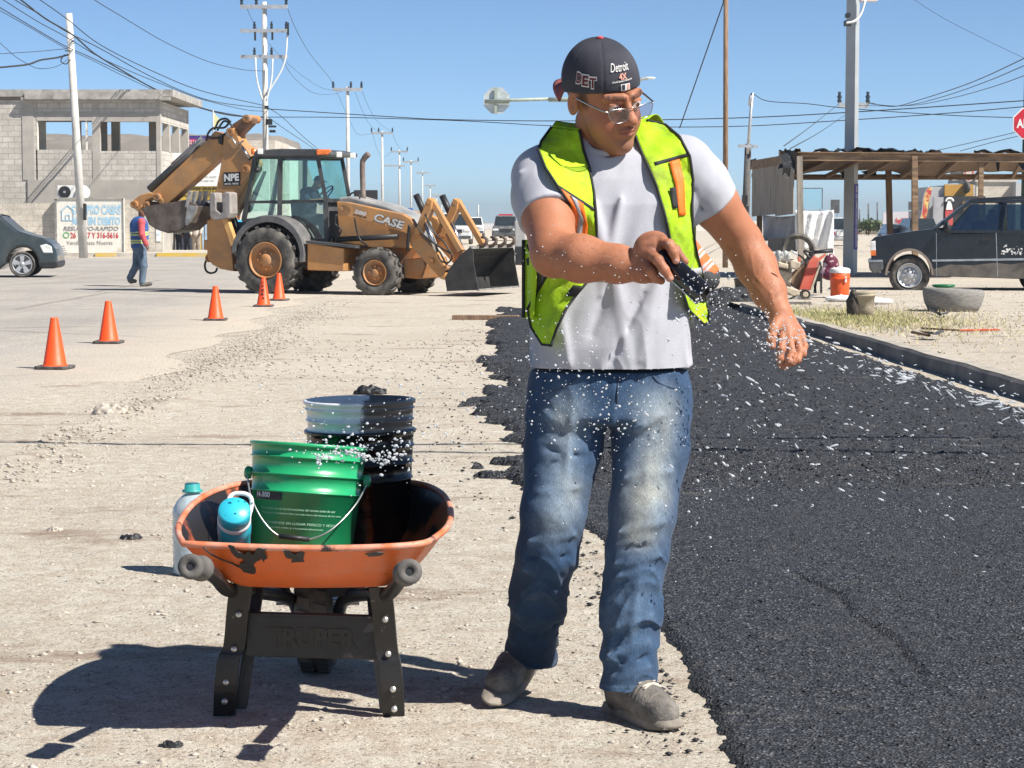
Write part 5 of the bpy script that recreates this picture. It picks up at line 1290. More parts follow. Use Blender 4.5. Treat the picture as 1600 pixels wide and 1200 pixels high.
o = MB(); c2 = P(1506, 318, DB - 3.2); o.prism([c2 + Vector((x * k_, 0, z * k_)) for x, z in ((-3, -9), (3, -9), (2, 2), (1, 4), (-1, 4), (-2, 2))], (0, .1, 0)); o.build('bronze_figure', mat('bronze_print', (.20, .10, .03), .6, bmp=0), sp_)
o = MB(); o.lathe([(.01, 0), (.5, .05), (.62, .2), (.5, .4), (.01, .42)], P(1506.5, 293, DB - 1.6), (1, 0, 0), 20, ell=(1.9, .9)); o.build('hanging_tyre', M_RUBBER, sp_)
rs = thing('roof_sign', 'tilted dark roof sign with white words and a red ringed disc', 'sign', P(1503, 287, DB))
o = MB(); o.prism([P(1482, 287, DB), P(1487, 266, DB), P(1500, 259, DB), P(1522, 258, DB), P(1524, 284, DB)], (0, .4, 0)); o.build('panel', M_DKGREY, rs)
o = MB(); c3 = P(1514, 271, DB - .02); o.lathe([(.001, .0), (.52, .0), (.52, .05), (.001, .05)], c3, (0, -1, 0), 24, False, (1, 1.5)); o.build('disc', mat('cream_print', (.6, .5, .42), .6, bmp=0), rs)
o = MB(); o.lathe([(.32, .0), (.42, .0), (.42, .02), (.32, .02)], c3 + Vector((0, -.06, 0)), (0, -1, 0), 24, False, (1, 1.5)); o.build('ring', M_LRED, rs)
wtxt('GRAN', 1496, 1507, 263, 269, DB - .02, M_WHT, rs, .04); wtxt('RON', 1488, 1496, 276, 282, DB - .02, M_WHT, rs, .04)
o = MB(); rb(o, 1524, 282, 1588, 372, DB + 1, 8, 0); rb(o, 1522, 281, 1590, 284, DB + .8, 8.5); tag(o.build('block_store', M_BLOCKP), 'pale block storehouse at the right edge behind the navy car', 'building')
o = MB(); rb(o, 1586, 286, 1640, 372, DB - .5, 9, 0); tag(o.build('grey_store', M_GREYW), 'grey storehouse at the right edge beside the stop sign post', 'building')
ff = thing('feather_flag', 'tall curved red and yellow advertising flag leaning over the white wall', 'flag', (pxx(1437, 150), 150, 0))
L_ = [(1436, 350), (1441, 330), (1443, 310), (1447, 298), (1452, 292)]; R2 = [(1456, 293), (1455, 303), (1451, 316), (1449, 334), (1444, 350)]
o = MB(); o.prism([P(x, y, 150) for x, y in L_ + R2], (0, .05, 0)); o.build('cloth', mat('red_yellow_print', (.45, .05, .04), .7, col2=(.65, .50, .18), scale=2.2, lo=.45, hi=.55, bmp=0), ff)
o = MB(); o.tube(spline([(pxx(1436, 150), 150, 0)] + [P(x - .5, y, 150) for x, y in L_], 5), .03, 5); o.build('staff', M_STEEL, ff)
o = MB(); pts = []
for k in range(14): pts.append(P(1340 + 4 * k, 363 - 6 * math.sin(k * .5) ** 2 - rnd.uniform(0, 3), 230))
c = P(1360, 362, 232)
V, Q = surfnet(lambda p: ell(p, c, (3.8, 2, 1.0)) + (fbm(p, (.8, .8, .8), 3) - .45) * 1.2, A(c) - (6, 4, 2.5), A(c) + (6, 4, 2.5), .25, 1)
o = mesh_np('rubble_heap', V, Q, mat=M_GROUND, loc=c); o.location = c; tag(o, 'low pale rubble heap beyond the steel column', 'rubble heap')
# bush by the column, as leaves round twigs
bu = thing('bush', 'small dark green bush on the horizon right of the steel column', 'bush', G(1357, 347 + 4420 / 215))
n = 900; cb_ = A(P(1357, 352, 215)); pos = cb_ + RS.randn(n, 3) * (.55, .5, .24); V = pos[:, None] + RS.randn(n, 3, 3) * .13
o = mesh_np('foliage', V.reshape(-1, 3), tris=np.arange(3 * n).reshape(-1, 3), mat=mat('dusty_green_leaves', (.06, .09, .03), .8, col2=(.11, .14, .05), scale=2, bmp=0), loc=bu.location); o.parent = bu
o = MB()
for k in range(5): o.tube([bu.location, bu.location + Vector((rnd.uniform(-.6, .6), rnd.uniform(-.4, .4), 1.1))], .04, 5)
o.build('stems', M_OLDWOOD, bu)
for (x0, y0, x1, y1, d, nm, lab, m, frame) in ((1252, 294, 1285, 327, 130, 'glazed_billboard', 'tall glazed billboard frame seen under the shack roof', glassmat('pale_screen', (.62, .78, .80), .1, .55), True), (1298, 312, 1312, 333, 180, 'signboard', 'small dark signboard seen between the tarp and the steel column', M_DKGREY, False), (553, 297, 590, 317, 140, 'signboard', 'black banner sign behind the exhaust pipe of the backhoe', M_BLK, False), (632, 325, 645, 334, 135, 'signboard', 'small blue sign above the nose of the backhoe', mat('road_sign_blue', (.04, .12, .42), .5, bmp=0), False)):
    t = thing(nm, lab, 'sign', (pxx((x0 + x1) / 2, d), d, 0)); o = MB(); rb(o, x0, y0, x1, y1, d, .12); o.build('panel', m, t)
    if frame:
        o = MB(); rb(o, x0 - .6, y0, x0 + .6, y1, d - .05, .25); rb(o, x1 - .6, y0, x1 + .6, y1, d - .05, .25); rb(o, x0, y0 - .5, x1, y0 + .8, d - .06, .26); o.build('frame', M_DKGREY, t)
    o = MB(); rb(o, x0 + 3, y1 - 1, x0 + 5, 380, d + .15, .15, 0); rb(o, x1 - 5, y1 - 1, x1 - 3, 380, d + .15, .15, 0); o.build('post', M_STEEL, t)
fb = thing('roadside_hall', 'long low pale hall with a yellow end at the far end of the road', 'building', (pxx(786, 420), 420, 0))
o = MB(); rb(o, 774, 343, 794, 361, 420, 10, 0); o.build('wall', M_BLOCKP, fb); o = MB(); rb(o, 775, 344, 793, 348, 419.8, .3); o.build('dark_band', M_DKGREY, fb); o = MB(); rb(o, 793.5, 343, 799, 361, 419.5, 10, 0); o.build('yellow_end', M_YEL, fb)
o = MB(); rb(o, 690, 350, 880, 359, 460, .4, 0); tag(o.build('long_wall', mat('hazy_white_wall', (.60, .60, .60), .9, bmp=0)), 'long pale wall on the horizon above the loader bucket', 'wall')
for k, (x0, y0, x1, lab) in enumerate(((700, 351, 735, 'far flat-roofed pale building left of the hall, on the horizon'), (1040, 340, 1075, 'far pale building on the horizon by the man\'s elbow'), (1100, 349, 1180, 'long low far building on the horizon left of the shack'), (1286, 345, 1345, 'far pale building on the horizon between tarp and steel column'), (1345, 351, 1400, 'far low white building right of the steel column'))):
    o = MB(); rb(o, x0, y0, x1, 358, 480 + 20 * k, 20, 0); tag(o.build('far_building', (M_BLOCKP, M_WHITEW, M_BLOCKP, M_GREYW, M_WHITEW)[k]), lab, 'building')
for k, (x, y, lab) in enumerate(((747, 320, 'thin far lamp post right of the loader link, on the horizon'), (824, 322, 'thin far mast hidden by the man\'s sleeve'), (1357, 318, 'short far post right of the steel column, nearer the bush'), (1371, 316, 'short far post right of the steel column, farther from the bush'), (1343, 327, 'short far post directly beside the steel column'))):
    d = 300 + 13 * k; o = MB(); o.tube([(pxx(x, d), d, 0), P(x, y, d)], .12, 6); tag(o.build('far_post', M_STEEL if k < 2 else M_DKGREY), lab, 'post')
# concrete saw leaning on the verge, seen in the gap by the arm
ZC = lambda *p: zz(p, 1140, 330, 6)
cg = G(1235, 468, .09); C_ = Side(cg, 0)
cs_ = thing('concrete_saw', 'walk-behind cutting machine with a scuffed red slanting guard and beige engine', 'machine', cg)
M_REDP = mat('faded_red_paint', (.52, .07, .04), .55, col2=(.60, .22, .15), scale=4, lo=.4, hi=.8, dirt=(.25, .17, .13), dscale=5, dlo=.55, bmp=.1)
M_BEIGE = mat('dusty_beige_metal', (.50, .42, .31), .7, var=.15, scale=6, dirt=(.27, .21, .15), dscale=5, bmp=.2)
o = MB(); C_.prism(o, ZC((652, 735), (742, 470), (790, 415), (842, 440), (832, 520), (755, 742)), 0, .09); o.build('guard', M_REDP, cs_, bevel=.012)
o = MB(); C_.prism(o, ZC((755, 742), (832, 520), (846, 500), (850, 520), (772, 745)), -.01, .1); o.build('guard_edge', M_BEIGE, cs_)
o = MB(); C_.prism(o, ZC((480, 550), (590, 580), (570, 745), (500, 720)), .1, .4); C_.prism(o, ZC((530, 700), (655, 742), (650, 790), (600, 800), (525, 760)), .0, .45); o.build('tank', M_BEIGE, cs_, bevel=.02)
o = MB(); C_.prism(o, ZC((455, 470), (560, 500), (550, 545), (450, 520)), .0, .35); C_.prism(o, ZC((565, 480), (590, 455), (670, 480), (655, 555), (570, 535)), -.02, .2); o.build('engine_block', M_BEIGE, cs_, bevel=.02)
o = MB()
for x, y, r in ((440, 415, .05), (470, 425, .05), (500, 415, .05), (530, 440, .045), (450, 445, .045)): o.lathe([(.01, -.03), (r, 0), (r, .16), (.01, .19)], C_.pt(*ZC((x, y))[0], .1) - Vector((0, 0, .08)), (.2, -.6, 1), 10)
o.build('engine_cover', mat('pale_alloy', (.50, .50, .48), .5, metal=.3, var=.2, scale=20, bmp=.2), cs_)
o = MB(); C_.prism(o, ZC((580, 600), (720, 480), (730, 560), (660, 740), (590, 700)), .12, .4); o.build('frame', M_OLDWOOD, cs_)
wheel(cs_, C_.pt(*ZC((712, 780))[0], -.02), (0, -1, 0), .085, .07, .05, M_RUBBER, M_BEIGE, 0, 'castor', rimdepth=.02)
o = MB(); o.tube(spline([C_.pt(*p, .1) for p in ZC((760, 450), (700, 375), (770, 385), (800, 380), (960, 362))], 5), .02, 8); o.tube([C_.pt(*p, .12) for p in ZC((640, 405), (690, 440), (715, 475), (712, 510))], .014, 6); o.tube([C_.pt(*p, -.15) for p in ZC((790, 385), (970, 372))], .028, 8); o.build('handlebar', M_BLK, cs_)
o = MB(); C_.prism(o, ZC((640, 430), (665, 430), (670, 470), (650, 475)), .0, .1); C_.prism(o, ZC((835, 440), (900, 395), (905, 415), (840, 470)), .02, .07); o.build('lever_plate', M_REDP, cs_)
o = MB(); C_.prism(o, ZC((570, 830), (640, 790), (740, 800), (800, 790), (760, 820), (640, 838)), .0, .3); o.build('blade_shoe', M_SILV, cs_)
# backpack on the handle
bp = thing('backpack', 'maroon backpack with white pattern hanging beside the red machine', 'backpack', P(1297, 436, 36.3))
M_MAR = mat('maroon_print_cloth', (.10, .008, .03), .75, col2=(.55, .40, .43), scale=11, lo=.53, hi=.57, bmp=.2, bscale=60)
c = A(P(1298, 417, 36.2))
f = lambda p: np.minimum(smin(ell(p, c + (0, 0, .02), (.135, .10, .20)), ell(p, c + (-.02, -.07, -.12), (.12, .09, .10)), .03), ell(p, c + (-.03, -.03, -.1), (.15, .09, .12))) + .012 * (fbm(p, (14, 14, 14), 2) - .45)
V, Q = surfnet(f, c - .3, c + .3, .018, 1); o = mesh_np('bag', V, Q, mat=M_MAR, smooth=True, loc=bp.location); o.parent = bp
o = MB(); o.tube(spline([c + (-.05, -.03, .18), c + (-.05, -.02, .27), c + (.03, -.02, .27), c + (.03, -.03, .18)], 5), .012, 6); o.build('loop', M_WHT, bp)
# black stool under it
sto = thing('folding_stool', 'black folding stool with thin legs behind the backpack', 'stool', G(1279, 462, .09))
o = MB()
for x0, x1 in ((1268, 1275), (1283, 1283), (1279, 1272)):
    o.bar(P(x0, 415, 37.2), P(x1, 460, 37.2), .035)
o.build('legs', M_BLK, sto); o = MB(); rb(o, 1262, 408, 1284, 440, 37.3, .12); o.build('seat', M_BLK, sto, bevel=.03)
# water cooler
cl = G(1312, 465.5, .09); wc = thing('water_cooler', 'orange round water cooler with a white lid on the verge', 'cooler', cl)
M_ORC = mat('orange_plastic', (.70, .10, .02), .45, var=.08, bmp=.05)
o = MB(); o.lathe([(.001, 0), (.135, 0), (.145, .02), (.155, .22), (.152, .24), (.158, .26), (.16, .43), (.14, .44), (.001, .44)], cl, seg=28); o.build('body', M_ORC, wc)
o = MB(); o.lathe([(.163, .40), (.165, .455), (.14, .475), (.1, .485), (.05, .485), (.045, .50), (.001, .50)], cl, seg=28); o.build('lid', M_WHT, wc)
o = MB(); o.tube(spline([cl + Vector(v) for v in ((-.15, -.06, .33), (-.1, -.15, .32), (-.02, -.175, .31), (.08, -.165, .32), (.15, -.06, .33))], 4), .012, 6); o.build('carry_handle', M_ORC, wc)
o = MB(); o.box(cl + Vector((.07, -.16, .30)), (.03, .03, .09)); o.box(cl + Vector((0, -.15, .05)), (.03, .05, .03)); o.build('spigot', M_WHT, wc)
# white bag, stump, half tyre, shovels, rake
c = A(G(1316, 470, .10)); f = lambda p: ell(p, c + (.0, 0, .03), (.26, .18, .055)) + .03 * (fbm(p, (9, 9, 14), 3) - .45)
V, Q = surfnet(f, c - .35, c + .35, .02, 1); o = mesh_np('plastic_bag', V, Q, mat=M_TARP, smooth=True, loc=c); o.location = c; tag(o, 'flat white plastic sack lying before the orange cooler', 'bag')
c = A(G(1368, 474, .10)); V, Q = surfnet(f, c - .35, c + .35, .02, 1); o = mesh_np('plastic_bag', V * (1, 1, 1), Q, mat=M_TARP, smooth=True, loc=c); o.location = c; tag(o, 'crumpled white plastic sack right of the stump', 'bag')
sg = G(1344, 495, .09); s_ = thing('concrete_stub', 'short stub of concrete with a bucket rim moulded in and a dark broken side', 'stub', sg)
o = MB(); o.lathe([(.001, 0), (.115, 0), (.13, .1), (.15, .26), (.165, .262), (.165, .285), (.155, .29), (.165, .30), (.165, .325), (.15, .33), (.001, .30)], sg + Vector((.05, 0, 0)), (-.06, 0, 1), 24); o.build('casting', mat('cast_stub', (.30, .26, .19), .9, col2=(.42, .36, .26), scale=8, dirt=(.14, .11, .08), bmp=.5, bscale=40), s_)
c = A(sg + Vector((-.09, -.03, .15))); V, Q = surfnet(lambda p: ell(p, c, (.085, .10, .20)) + .06 * (fbm(p, (14, 14, 7), 3) - .45), c - .3, c + .3, .014, 1); o = mesh_np('broken_side', V, Q, mat=mat('charred_side', (.06, .05, .04), .95, var=.4, scale=20, bmp=.4), loc=s_.location); o.parent = s_
tg = G(1488, 486, .09); tp = thing('half_tyre', 'half tyre turned inside out as a planter, grey tread outward', 'tyre', tg)
M_TYG = mat('sun_bleached_rubber', (.24, .23, .215), .9, col2=(.38, .36, .33), scale=14, stretch=(1, 1, 5), bmp=.9, bscale=60, bdist=.02)
o = MB(); o.lathe([(.24, .0), (.33, .0), (.385, .10), (.415, .22), (.415, .27), (.395, .30), (.37, .31), (.36, .28), (.30, .1), (.24, .06)], tg, (.05, 0, 1), 40); o.build('tyre', M_TYG, tp)
gp = tg + Vector((-.10, .12, .315)); o = MB(); o.lathe([(.001, .0), (.11, .0), (.15, .015), (.16, .04), (.13, .045), (.11, .025), (.001, .03)], gp, seg=20); tag(o.build('green_lid', mat('green_plastic', (.01, .16, .06), .4, bmp=0)), 'flat green lid lying on top of the half tyre', 'lid')
o = MB(); c = A(tg + Vector((0, 0, .2))); o.ball(c, .33, 14, (1, 1, .2)); tag(o.build('planter_soil', M_GROUND), 'earth filling the half tyre planter', 'soil')
def shovel(a, b, blade_r, label, m1, m2):
    t = thing('shovel', label, 'shovel', a); o = MB(); o.tube([a, b], .016, 7); o.build('handle', m1, t)
    d = (Vector(b) - Vector(a)).normalized(); s = d.cross(Vector((0, 0, 1))).normalized(); o = MB(); rows = []
    for i in range(7):
        u = i / 6; w = .11 * (1 - max(0, u - .55) ** 2 * 3.2); rows.append([Vector(b) + d * (.26 * u) + s * (w * v) + Vector((0, 0, .02 + .03 * v * v)) for v in (-1, -.5, 0, .5, 1)])
    o.grid(rows); o.build('blade', m2, t, solid=.006)
shovel(G(1425, 519, .13), G(1452, 524, .13), .1, 'worn shovel lying with its grey blade on the straw grass', M_OLDWOOD, M_DKGREY)
shovel(G(1453, 483, .14), G(1470, 492, .12), .1, 'small shovel lying in front of the half tyre', M_BLK, M_DKGREY)
rk = thing('rake', 'flat orange rake head lying on the bare earth at the right', 'rake', G(1528, 517, .10))
o = MB(); a, b = G(1499, 516, .105), G(1559, 515, .105); o.bar(a, b, .018)
for k in range(18): p = a.lerp(b, k / 17); o.bar(p, p + Vector((0, -.13, .0)), .010)
o.build('tines', M_ORC, rk); o = MB(); o.tube([G(1440, 513, .11), G(1500, 516, .12)], .012, 6); o.build('handle', M_OLDWOOD, rk)
# black tubs and heaps of mix at the end of the kerb
def heap(px, py, d, r, h, label, z=0.0):
    c = A(P(px, py, d)); c[2] = z
    f = lambda p: ell(p, c, (r, r * .8, h)) + (fbm(p, (9, 9, 9), 4) - .45) * .16
    V, Q = surfnet(f, c - (r * 1.5, r * 1.5, .1), c + (r * 1.5, r * 1.5, h * 1.8), .03, 1)
    o = mesh_np('asphalt_heap', V, Q, mat=M_FRESH, loc=c); o.location = c; return tag(o, label, 'heap')
heap(1140, 480, 33.5, .62, .30, 'heap of black asphalt mix at the far end of the fresh strip'); heap(1205, 455, 38, .35, .22, 'smaller black heap behind the cutting machine', .08)
o = MB(); g = G(1166, 467, .05); o.lathe([(.001, 0), (.15, 0), (.17, .33), (.18, .34), (.165, .35), (.15, .03), (.001, .03)], g, (-.1, 0, 1), 20); tag(o.build('tar_bucket', M_TARB), 'black tar bucket standing on the heap beside the man\'s forearm', 'bucket')
o = MB(); g = G(1213, 446, .05); o.lathe([(.001, 0), (.27, 0), (.33, .5), (.35, .52), (.31, .5), (.25, .05), (.001, .05)], g, seg=24); o = o.build('black_tub', M_PLAS); tag(o, 'black tub under the tarp behind the cutting machine', 'tub')
o = MB(); o.lathe([(.33, -.03), (.37, .0), (.37, .12), (.33, .15), (.25, .12), (.25, .03), (.33, -.03)], P(1247, 392, 46), (0, 1, .1), 28); tag(o.build('tyre', M_RUBBER), 'black tyre standing against the front post of the shack', 'tyre')
# plank on the roadbed in front of the loader, dark cabinet behind
a, b = G(707, 499.5), G(811, 500); o = MB(); o.bar(a + Vector((0, 0, .03)), b + Vector((0, 0, .03)), .14, .065); tag(o.build('plank', M_OLDWOOD, bevel=.006), 'dark plank lying on the sand below the loader bucket', 'plank')
cb0 = thing('traffic_barrel', 'tall grey cabinet with a black base behind the man\'s right sleeve', 'cabinet', (pxx(812, 66), 66, 0))
o = MB(); rb(o, 804, 345, 821, 400, 66, .4); o.build('casing', mat('dusty_grey_cabinet', (.33, .33, .33), .8, var=.15, bmp=.1), cb0, bevel=.03); o = MB(); rb(o, 805, 385, 822, 414, 65.9, .45, 0); o.build('base', M_BLK, cb0, bevel=.03)
cb0.name = 'cabinet'

o = MB(); rb(o, 1085, 345, 1340, 357, 330, .4, 0); tag(o.build('long_wall', M_WHITEW), 'long low white wall on the horizon between the man\'s arm and the steel column', 'wall')
# ------------------------------------------------------------------ foreground: wheelbarrow, buckets, bottles, cones
def splatmat(name, base, stain, sc, thr, rough=.45, worn=None, soft=.015, coat=.2, stretch=(1, 1, 1), loc=(0, 0, 0), thr2=None):
    """paint with sharply edged stains"""
    m, N, L, B = newmat(name)
    v = coords(N, L, stretch, loc)
    c = ramp(N, L, noise(N, L, v, 9, 5), [(.3, tuple(x * .9 for x in base)), (.7, tuple(min(1, x * 1.07) for x in base))])
    if worn is not None:
        c = mix(N, L, ramp(N, L, noise(N, L, v, 16, 8, .75), [(.52, .0), (.60, .8)]), c, worn)
    f = ramp(N, L, noise(N, L, v, sc, 7, .62), [(thr, 0.0), (thr + soft, 1.0)])
    c = mix(N, L, f, c, stain)
    c = mix(N, L, ramp(N, L, noise(N, L, v, 75, 3, .6), [(.70, .0), (.72, .8)]), c, stain)
    L.new(c, B.inputs['Base Color']); B.inputs['Roughness'].default_value = rough; B.inputs['Coat Weight'].default_value = coat; B.inputs['Coat Roughness'].default_value = .2
    bump(N, L, noise(N, L, v, 30, 5), B, .12, .004)
    return m
TAR = (.014, .011, .010)
M_TRAY = splatmat('orange_tray_paint', (.70, .135, .02), TAR, 6, .655, .46, worn=(.62, .16, .06))
M_TRAYIN = splatmat('tarred_tray_inside', (.46, .10, .03), TAR, 3.2, .42, .5, worn=(.30, .12, .07), soft=.06)
M_BLKP = mat('chipped_black_paint', (.012, .012, .0125), .40, col2=(.022, .021, .021), scale=12, dirt=(.16, .14, .12), dscale=26, dlo=.63, dhi=.70, bmp=.25, bscale=60)
M_GRIP = mat('dusty_rubber_grip', (.075, .07, .066), .8, col2=(.13, .12, .11), scale=20, bmp=.3)
M_BOLT = mat('zinc_bolt', (.62, .61, .58), .35, metal=.8, bmp=0)
wo = Vector((-.535, 5.75, .01))
wb = thing('wheelbarrow', 'orange tray wheelbarrow on black legs, handles towards the viewer, loaded with buckets', 'wheelbarrow', wo)
cx0 = -.512
def ringpts(kind):
    if kind == 'rim': q = [(-.295, 5.30, .510), (-.10, 5.275, .505), (.10, 5.275, .503), (.275, 5.30, .508), (.325, 5.40, .515), (.352, 5.52, .532), (.345, 5.75, .548), (.305, 5.98, .558), (.22, 6.13, .562), (0, 6.17, .562), (-.22, 6.13, .562), (-.305, 5.98, .558), (-.338, 5.75, .548), (-.337, 5.52, .532), (-.322, 5.40, .520)]
    else: q = [(-.165, 5.50, .372), (-.06, 5.495, .370), (.06, 5.495, .370), (.165, 5.50, .372), (.195, 5.55, .368), (.205, 5.60, .362), (.20, 5.72, .352), (.175, 5.85, .345), (.12, 5.92, .345), (0, 5.94, .345), (-.12, 5.92, .345), (-.175, 5.85, .345), (-.20, 5.72, .352), (-.205, 5.60, .362), (-.195, 5.55, .368)]
    q = [Vector((cx0 + x, y, z)) for x, y, z in q]
    s = spline(q + [q[0]], 5)[:-1]
    return s
rim, bot = ringpts('rim'), ringpts('bot')
n = len(rim)
def shell(inset, name, m, parent):
    rows = []
    for k in range(9):
        t = k / 8
        rows.append([rim[i].lerp(bot[i], t) + Vector((0, 0, -.018 * math.sin(math.pi * t))) + (Vector((cx0, 5.75, .5)) - rim[i]).normalized() * inset * (1 if k else .5) for i in range(n)])
    c = Vector((cx0, 5.72, .345 + inset))
    rows.append([bot[i].lerp(c, .5) + Vector((0, 0, -.004)) for i in range(n)])
    vs = [p for r in rows for p in r] + [c]; fs = []
    for a in range(len(rows) - 1):
        for i in range(n): j = (i + 1) % n; fs.append((a * n + i, a * n + j, (a + 1) * n + j, (a + 1) * n + i))
    for i in range(n): fs.append(((len(rows) - 1) * n + i, (len(rows) - 1) * n + (i + 1) % n, len(vs) - 1))
    o = MB(); o.add(vs, fs, True); return o.build(name, m, parent)
tray = shell(0, 'tray', M_TRAY, wb)
shell(.004, 'tray_lining', M_TRAYIN, tray)
LOC[tray] = Vector((0, 0, 0))
o = MB(); o.tube([p + Vector((0, 0, .002)) for p in rim], .0085, 8, closed=True); o.build('rolled_rim', mat('worn_orange_rim', (.62, .14, .04), .5, col2=(.66, .33, .24), scale=14, dirt=(.03, .02, .018), dscale=9, dlo=.60, dhi=.66, bmp=.1), tray)
# tar thrown against the near face of the tray
fa, fb_, fc = Vector((cx0, 5.287, .506)), Vector((cx0 + .1, 5.287, .506)), Vector((cx0, 5.498, .371))
fn = (fb_ - fa).cross(fc - fa).normalized(); fn = fn if fn.y < 0 else -fn
def facept(px, py, off=.012):
    r = ray(px, py); c = Vector((0, 0, CAMZ)); t = ((fa + fn * off - c).dot(fn)) / r.dot(fn); return c + r * t
def splat(name, pts, parent=tray, off=.0165):
    o = MB(); q = []
    for k, (x, y) in enumerate(pts):
        q.append((x, y)); x2, y2 = pts[(k + 1) % len(pts)]
        q.append(((x + x2) / 2 + rnd.uniform(-2.5, 2.5), (y + y2) / 2 + rnd.uniform(-2, 2)))
    o.prism([facept(x, y, off) for x, y in q], fn * .0015); o.build(name, M_TARB, parent)
splat('tar_splash', [(356, 852), (366, 853), (372, 862), (382, 866), (390, 860), (396, 866), (400, 858), (408, 856), (417, 857), (415, 866), (418, 872), (412, 878), (408, 872), (402, 876), (396, 884), (400, 893), (392, 896), (380, 893), (372, 885), (376, 880), (384, 878), (378, 872), (366, 868), (361, 862)])
splat('tar_splash', [(441, 859), (452, 860), (462, 866), (470, 861), (476, 864), (474, 874), (479, 880), (484, 889), (482, 895), (472, 894), (466, 886), (460, 882), (454, 880), (456, 872), (446, 870)])
splat('tar_splash', [(570, 865), (590, 862), (600, 865), (592, 868), (575, 869)])
o = MB(); o.tube([facept(x, y, .014) for x, y in ((318, 856), (330, 866), (345, 874), (362, 880), (378, 888))], .0022, 5); o.build('tar_run', M_TARB, tray)
# handles run forward under the tray to the wheel
for sgn, pts in ((-1, ((297, 885, 4.95), (319, 889, 5.13), (338, 903, 5.32), (357, 922, 5.52), (398, 925, 5.75), (452, 935, 6.05), (466, 958, 6.2))), (1, ((640, 893, 4.95), (632, 897, 5.13), (621, 912, 5.32), (606, 928, 5.52), (578, 928, 5.75), (540, 935, 6.05), (529, 958, 6.2)))):
    q = [P(*p) for p in pts]
    o = MB(); o.tube(spline(q[1:], 5), .0185, 12); h_ = o.build('handle_tube', M_BLKP, wb)
    d = (q[0] - q[1]).normalized()
    o = MB(); o.lathe([(.001, -.006), (.010, -.006), (.010, .0), (.029, .0), (.030, -.01), (.0285, -.03), (.027, -.032), (.027, -.12), (.031, -.13), (.031, -.145), (.02, -.15)], q[0], d, 24); o.build('grip', M_GRIP, wb)
    o = MB(); o.lathe([(.009, .002), (.001, .002)], q[0] + d * -.005, d, 12); o.build('grip_bore', M_BLK, wb)
# legs: pressed channels with a bend
def leg(pts, w, inner, bolts):
    o = MB()
    P3 = [P(*p) for p in pts]
    rows = []
    for p in spline(P3, 4): rows.append([p + Vector((-w / 2, .022, 0)), p + Vector((-w / 2, 0, 0)), p + Vector((w / 2, 0, 0)), p + Vector((w / 2, .022, 0))])
    rows.append([r + Vector((0, .02, -.014)) for r in rows[-1]]); rows.append([r + Vector((0, .05, -.004)) for r in rows[-1]])
    o.grid(rows, smooth=False); l = o.build('leg', M_BLKP, wb, solid=.004)
    Q3 = [P(*p) for p in inner]; o = MB(); rows = []
    for p in spline(Q3, 4): rows.append([p + Vector((-.014, 0, 0)), p + Vector((.014, 0, 0)), p + Vector((.014, .03, 0))])
    o.grid(rows, smooth=False); o.build('leg_stay', M_BLKP, wb, solid=.004)
    for x, y, d in bolts:
        o = MB(); o.lathe([(.0085, -.004), (.0085, .001), (.007, .004), (.001, .0055)], P(x, y, d - .004), (0, -1, .1), 12); b = o.build('bolt', M_BOLT, wb)
leg(((376, 912, 5.53), (371, 955, 5.575), (366, 1008, 5.605), (357, 1030, 5.60), (352, 1070, 5.60), (350, 1116, 5.625)), .054, ((402, 918, 5.72), (390, 1000, 5.68), (375, 1108, 5.665)), ((373, 960, 5.575), (365.5, 1014, 5.603), (353, 1066, 5.60), (351, 1096, 5.61)))
leg(((594, 918, 5.53), (599, 962, 5.575), (604, 1016, 5.605), (609, 1038, 5.60), (613, 1080, 5.60), (615, 1122, 5.625)), .054, ((580, 918, 5.72), (588, 1000, 5.68), (602, 1112, 5.665)), ((602, 968, 5.575), (606.5, 1022, 5.603), (614, 1077, 5.60), (616, 1108, 5.61)))
o = MB(); a, b, c, d = P(384, 957, 5.62), P(592, 963, 5.62), P(592, 1031, 5.62), P(384, 1026, 5.62)
o.prism([a, b, c, d], (0, .012, 0)); o.prism([a + Vector((0, -.006, .002)), b + Vector((0, -.006, .002)), b + Vector((0, -.006, -.008)), a + Vector((0, -.006, -.008))], (0, .02, 0))
brd = o.build('cross_plate', M_BLKP, wb, bevel=.003)
LOC[brd] = Vector((0, 0, 0))
text_mb('TRUPER', .24, P(415, 1011, 5.62) + Vector((0, -.001, 0)), (1, 0, -.02), (0, 0, 1), (0, -1, 0), .002, .053, .06).build('embossed_lettering', mat('embossed_black', (.010, .010, .011), .25, bmp=0), brd, recalc=False)
# wheel and its brackets
wc_ = P(497, 1000, 6.24); wc_.z = .205
o = MB(); o.lathe([(.10, -.045), (.15, -.055), (.185, -.050), (.198, -.035), (.202, 0), (.198, .035), (.185, .050), (.15, .055), (.10, .045)], wc_, (1, 0, .0), 40)
for k in range(34):
    a = 2 * math.pi * k / 34
    for j, (x0, x1, off) in enumerate(((-.040, -.006, 0), (.006, .040, .5))):
        aa = a + off * 2 * math.pi / 34; vs = []
        for x in (x0, x1):
            for da in (-.055, .055):
                for r in (.19, .2075): vs.append(wc_ + Vector((x, r * math.cos(aa + da + (x - x0) * 1.2), r * math.sin(aa + da + (x - x0) * 1.2))))
        o.add(vs, [(0, 1, 3, 2), (4, 6, 7, 5), (0, 4, 5, 1), (2, 3, 7, 6), (1, 5, 7, 3), (0, 2, 6, 4)])
wt = o.build('wheel', M_RUBBER, wb); LOC[wt] = Vector((0, 0, 0))
o = MB(); o.lathe([(.102, -.04), (.09, -.03), (.03, -.012), (.03, .012), (.09, .03), (.102, .04)], wc_, (1, 0, 0), 24); o.build('rim', M_BLKP, wt)
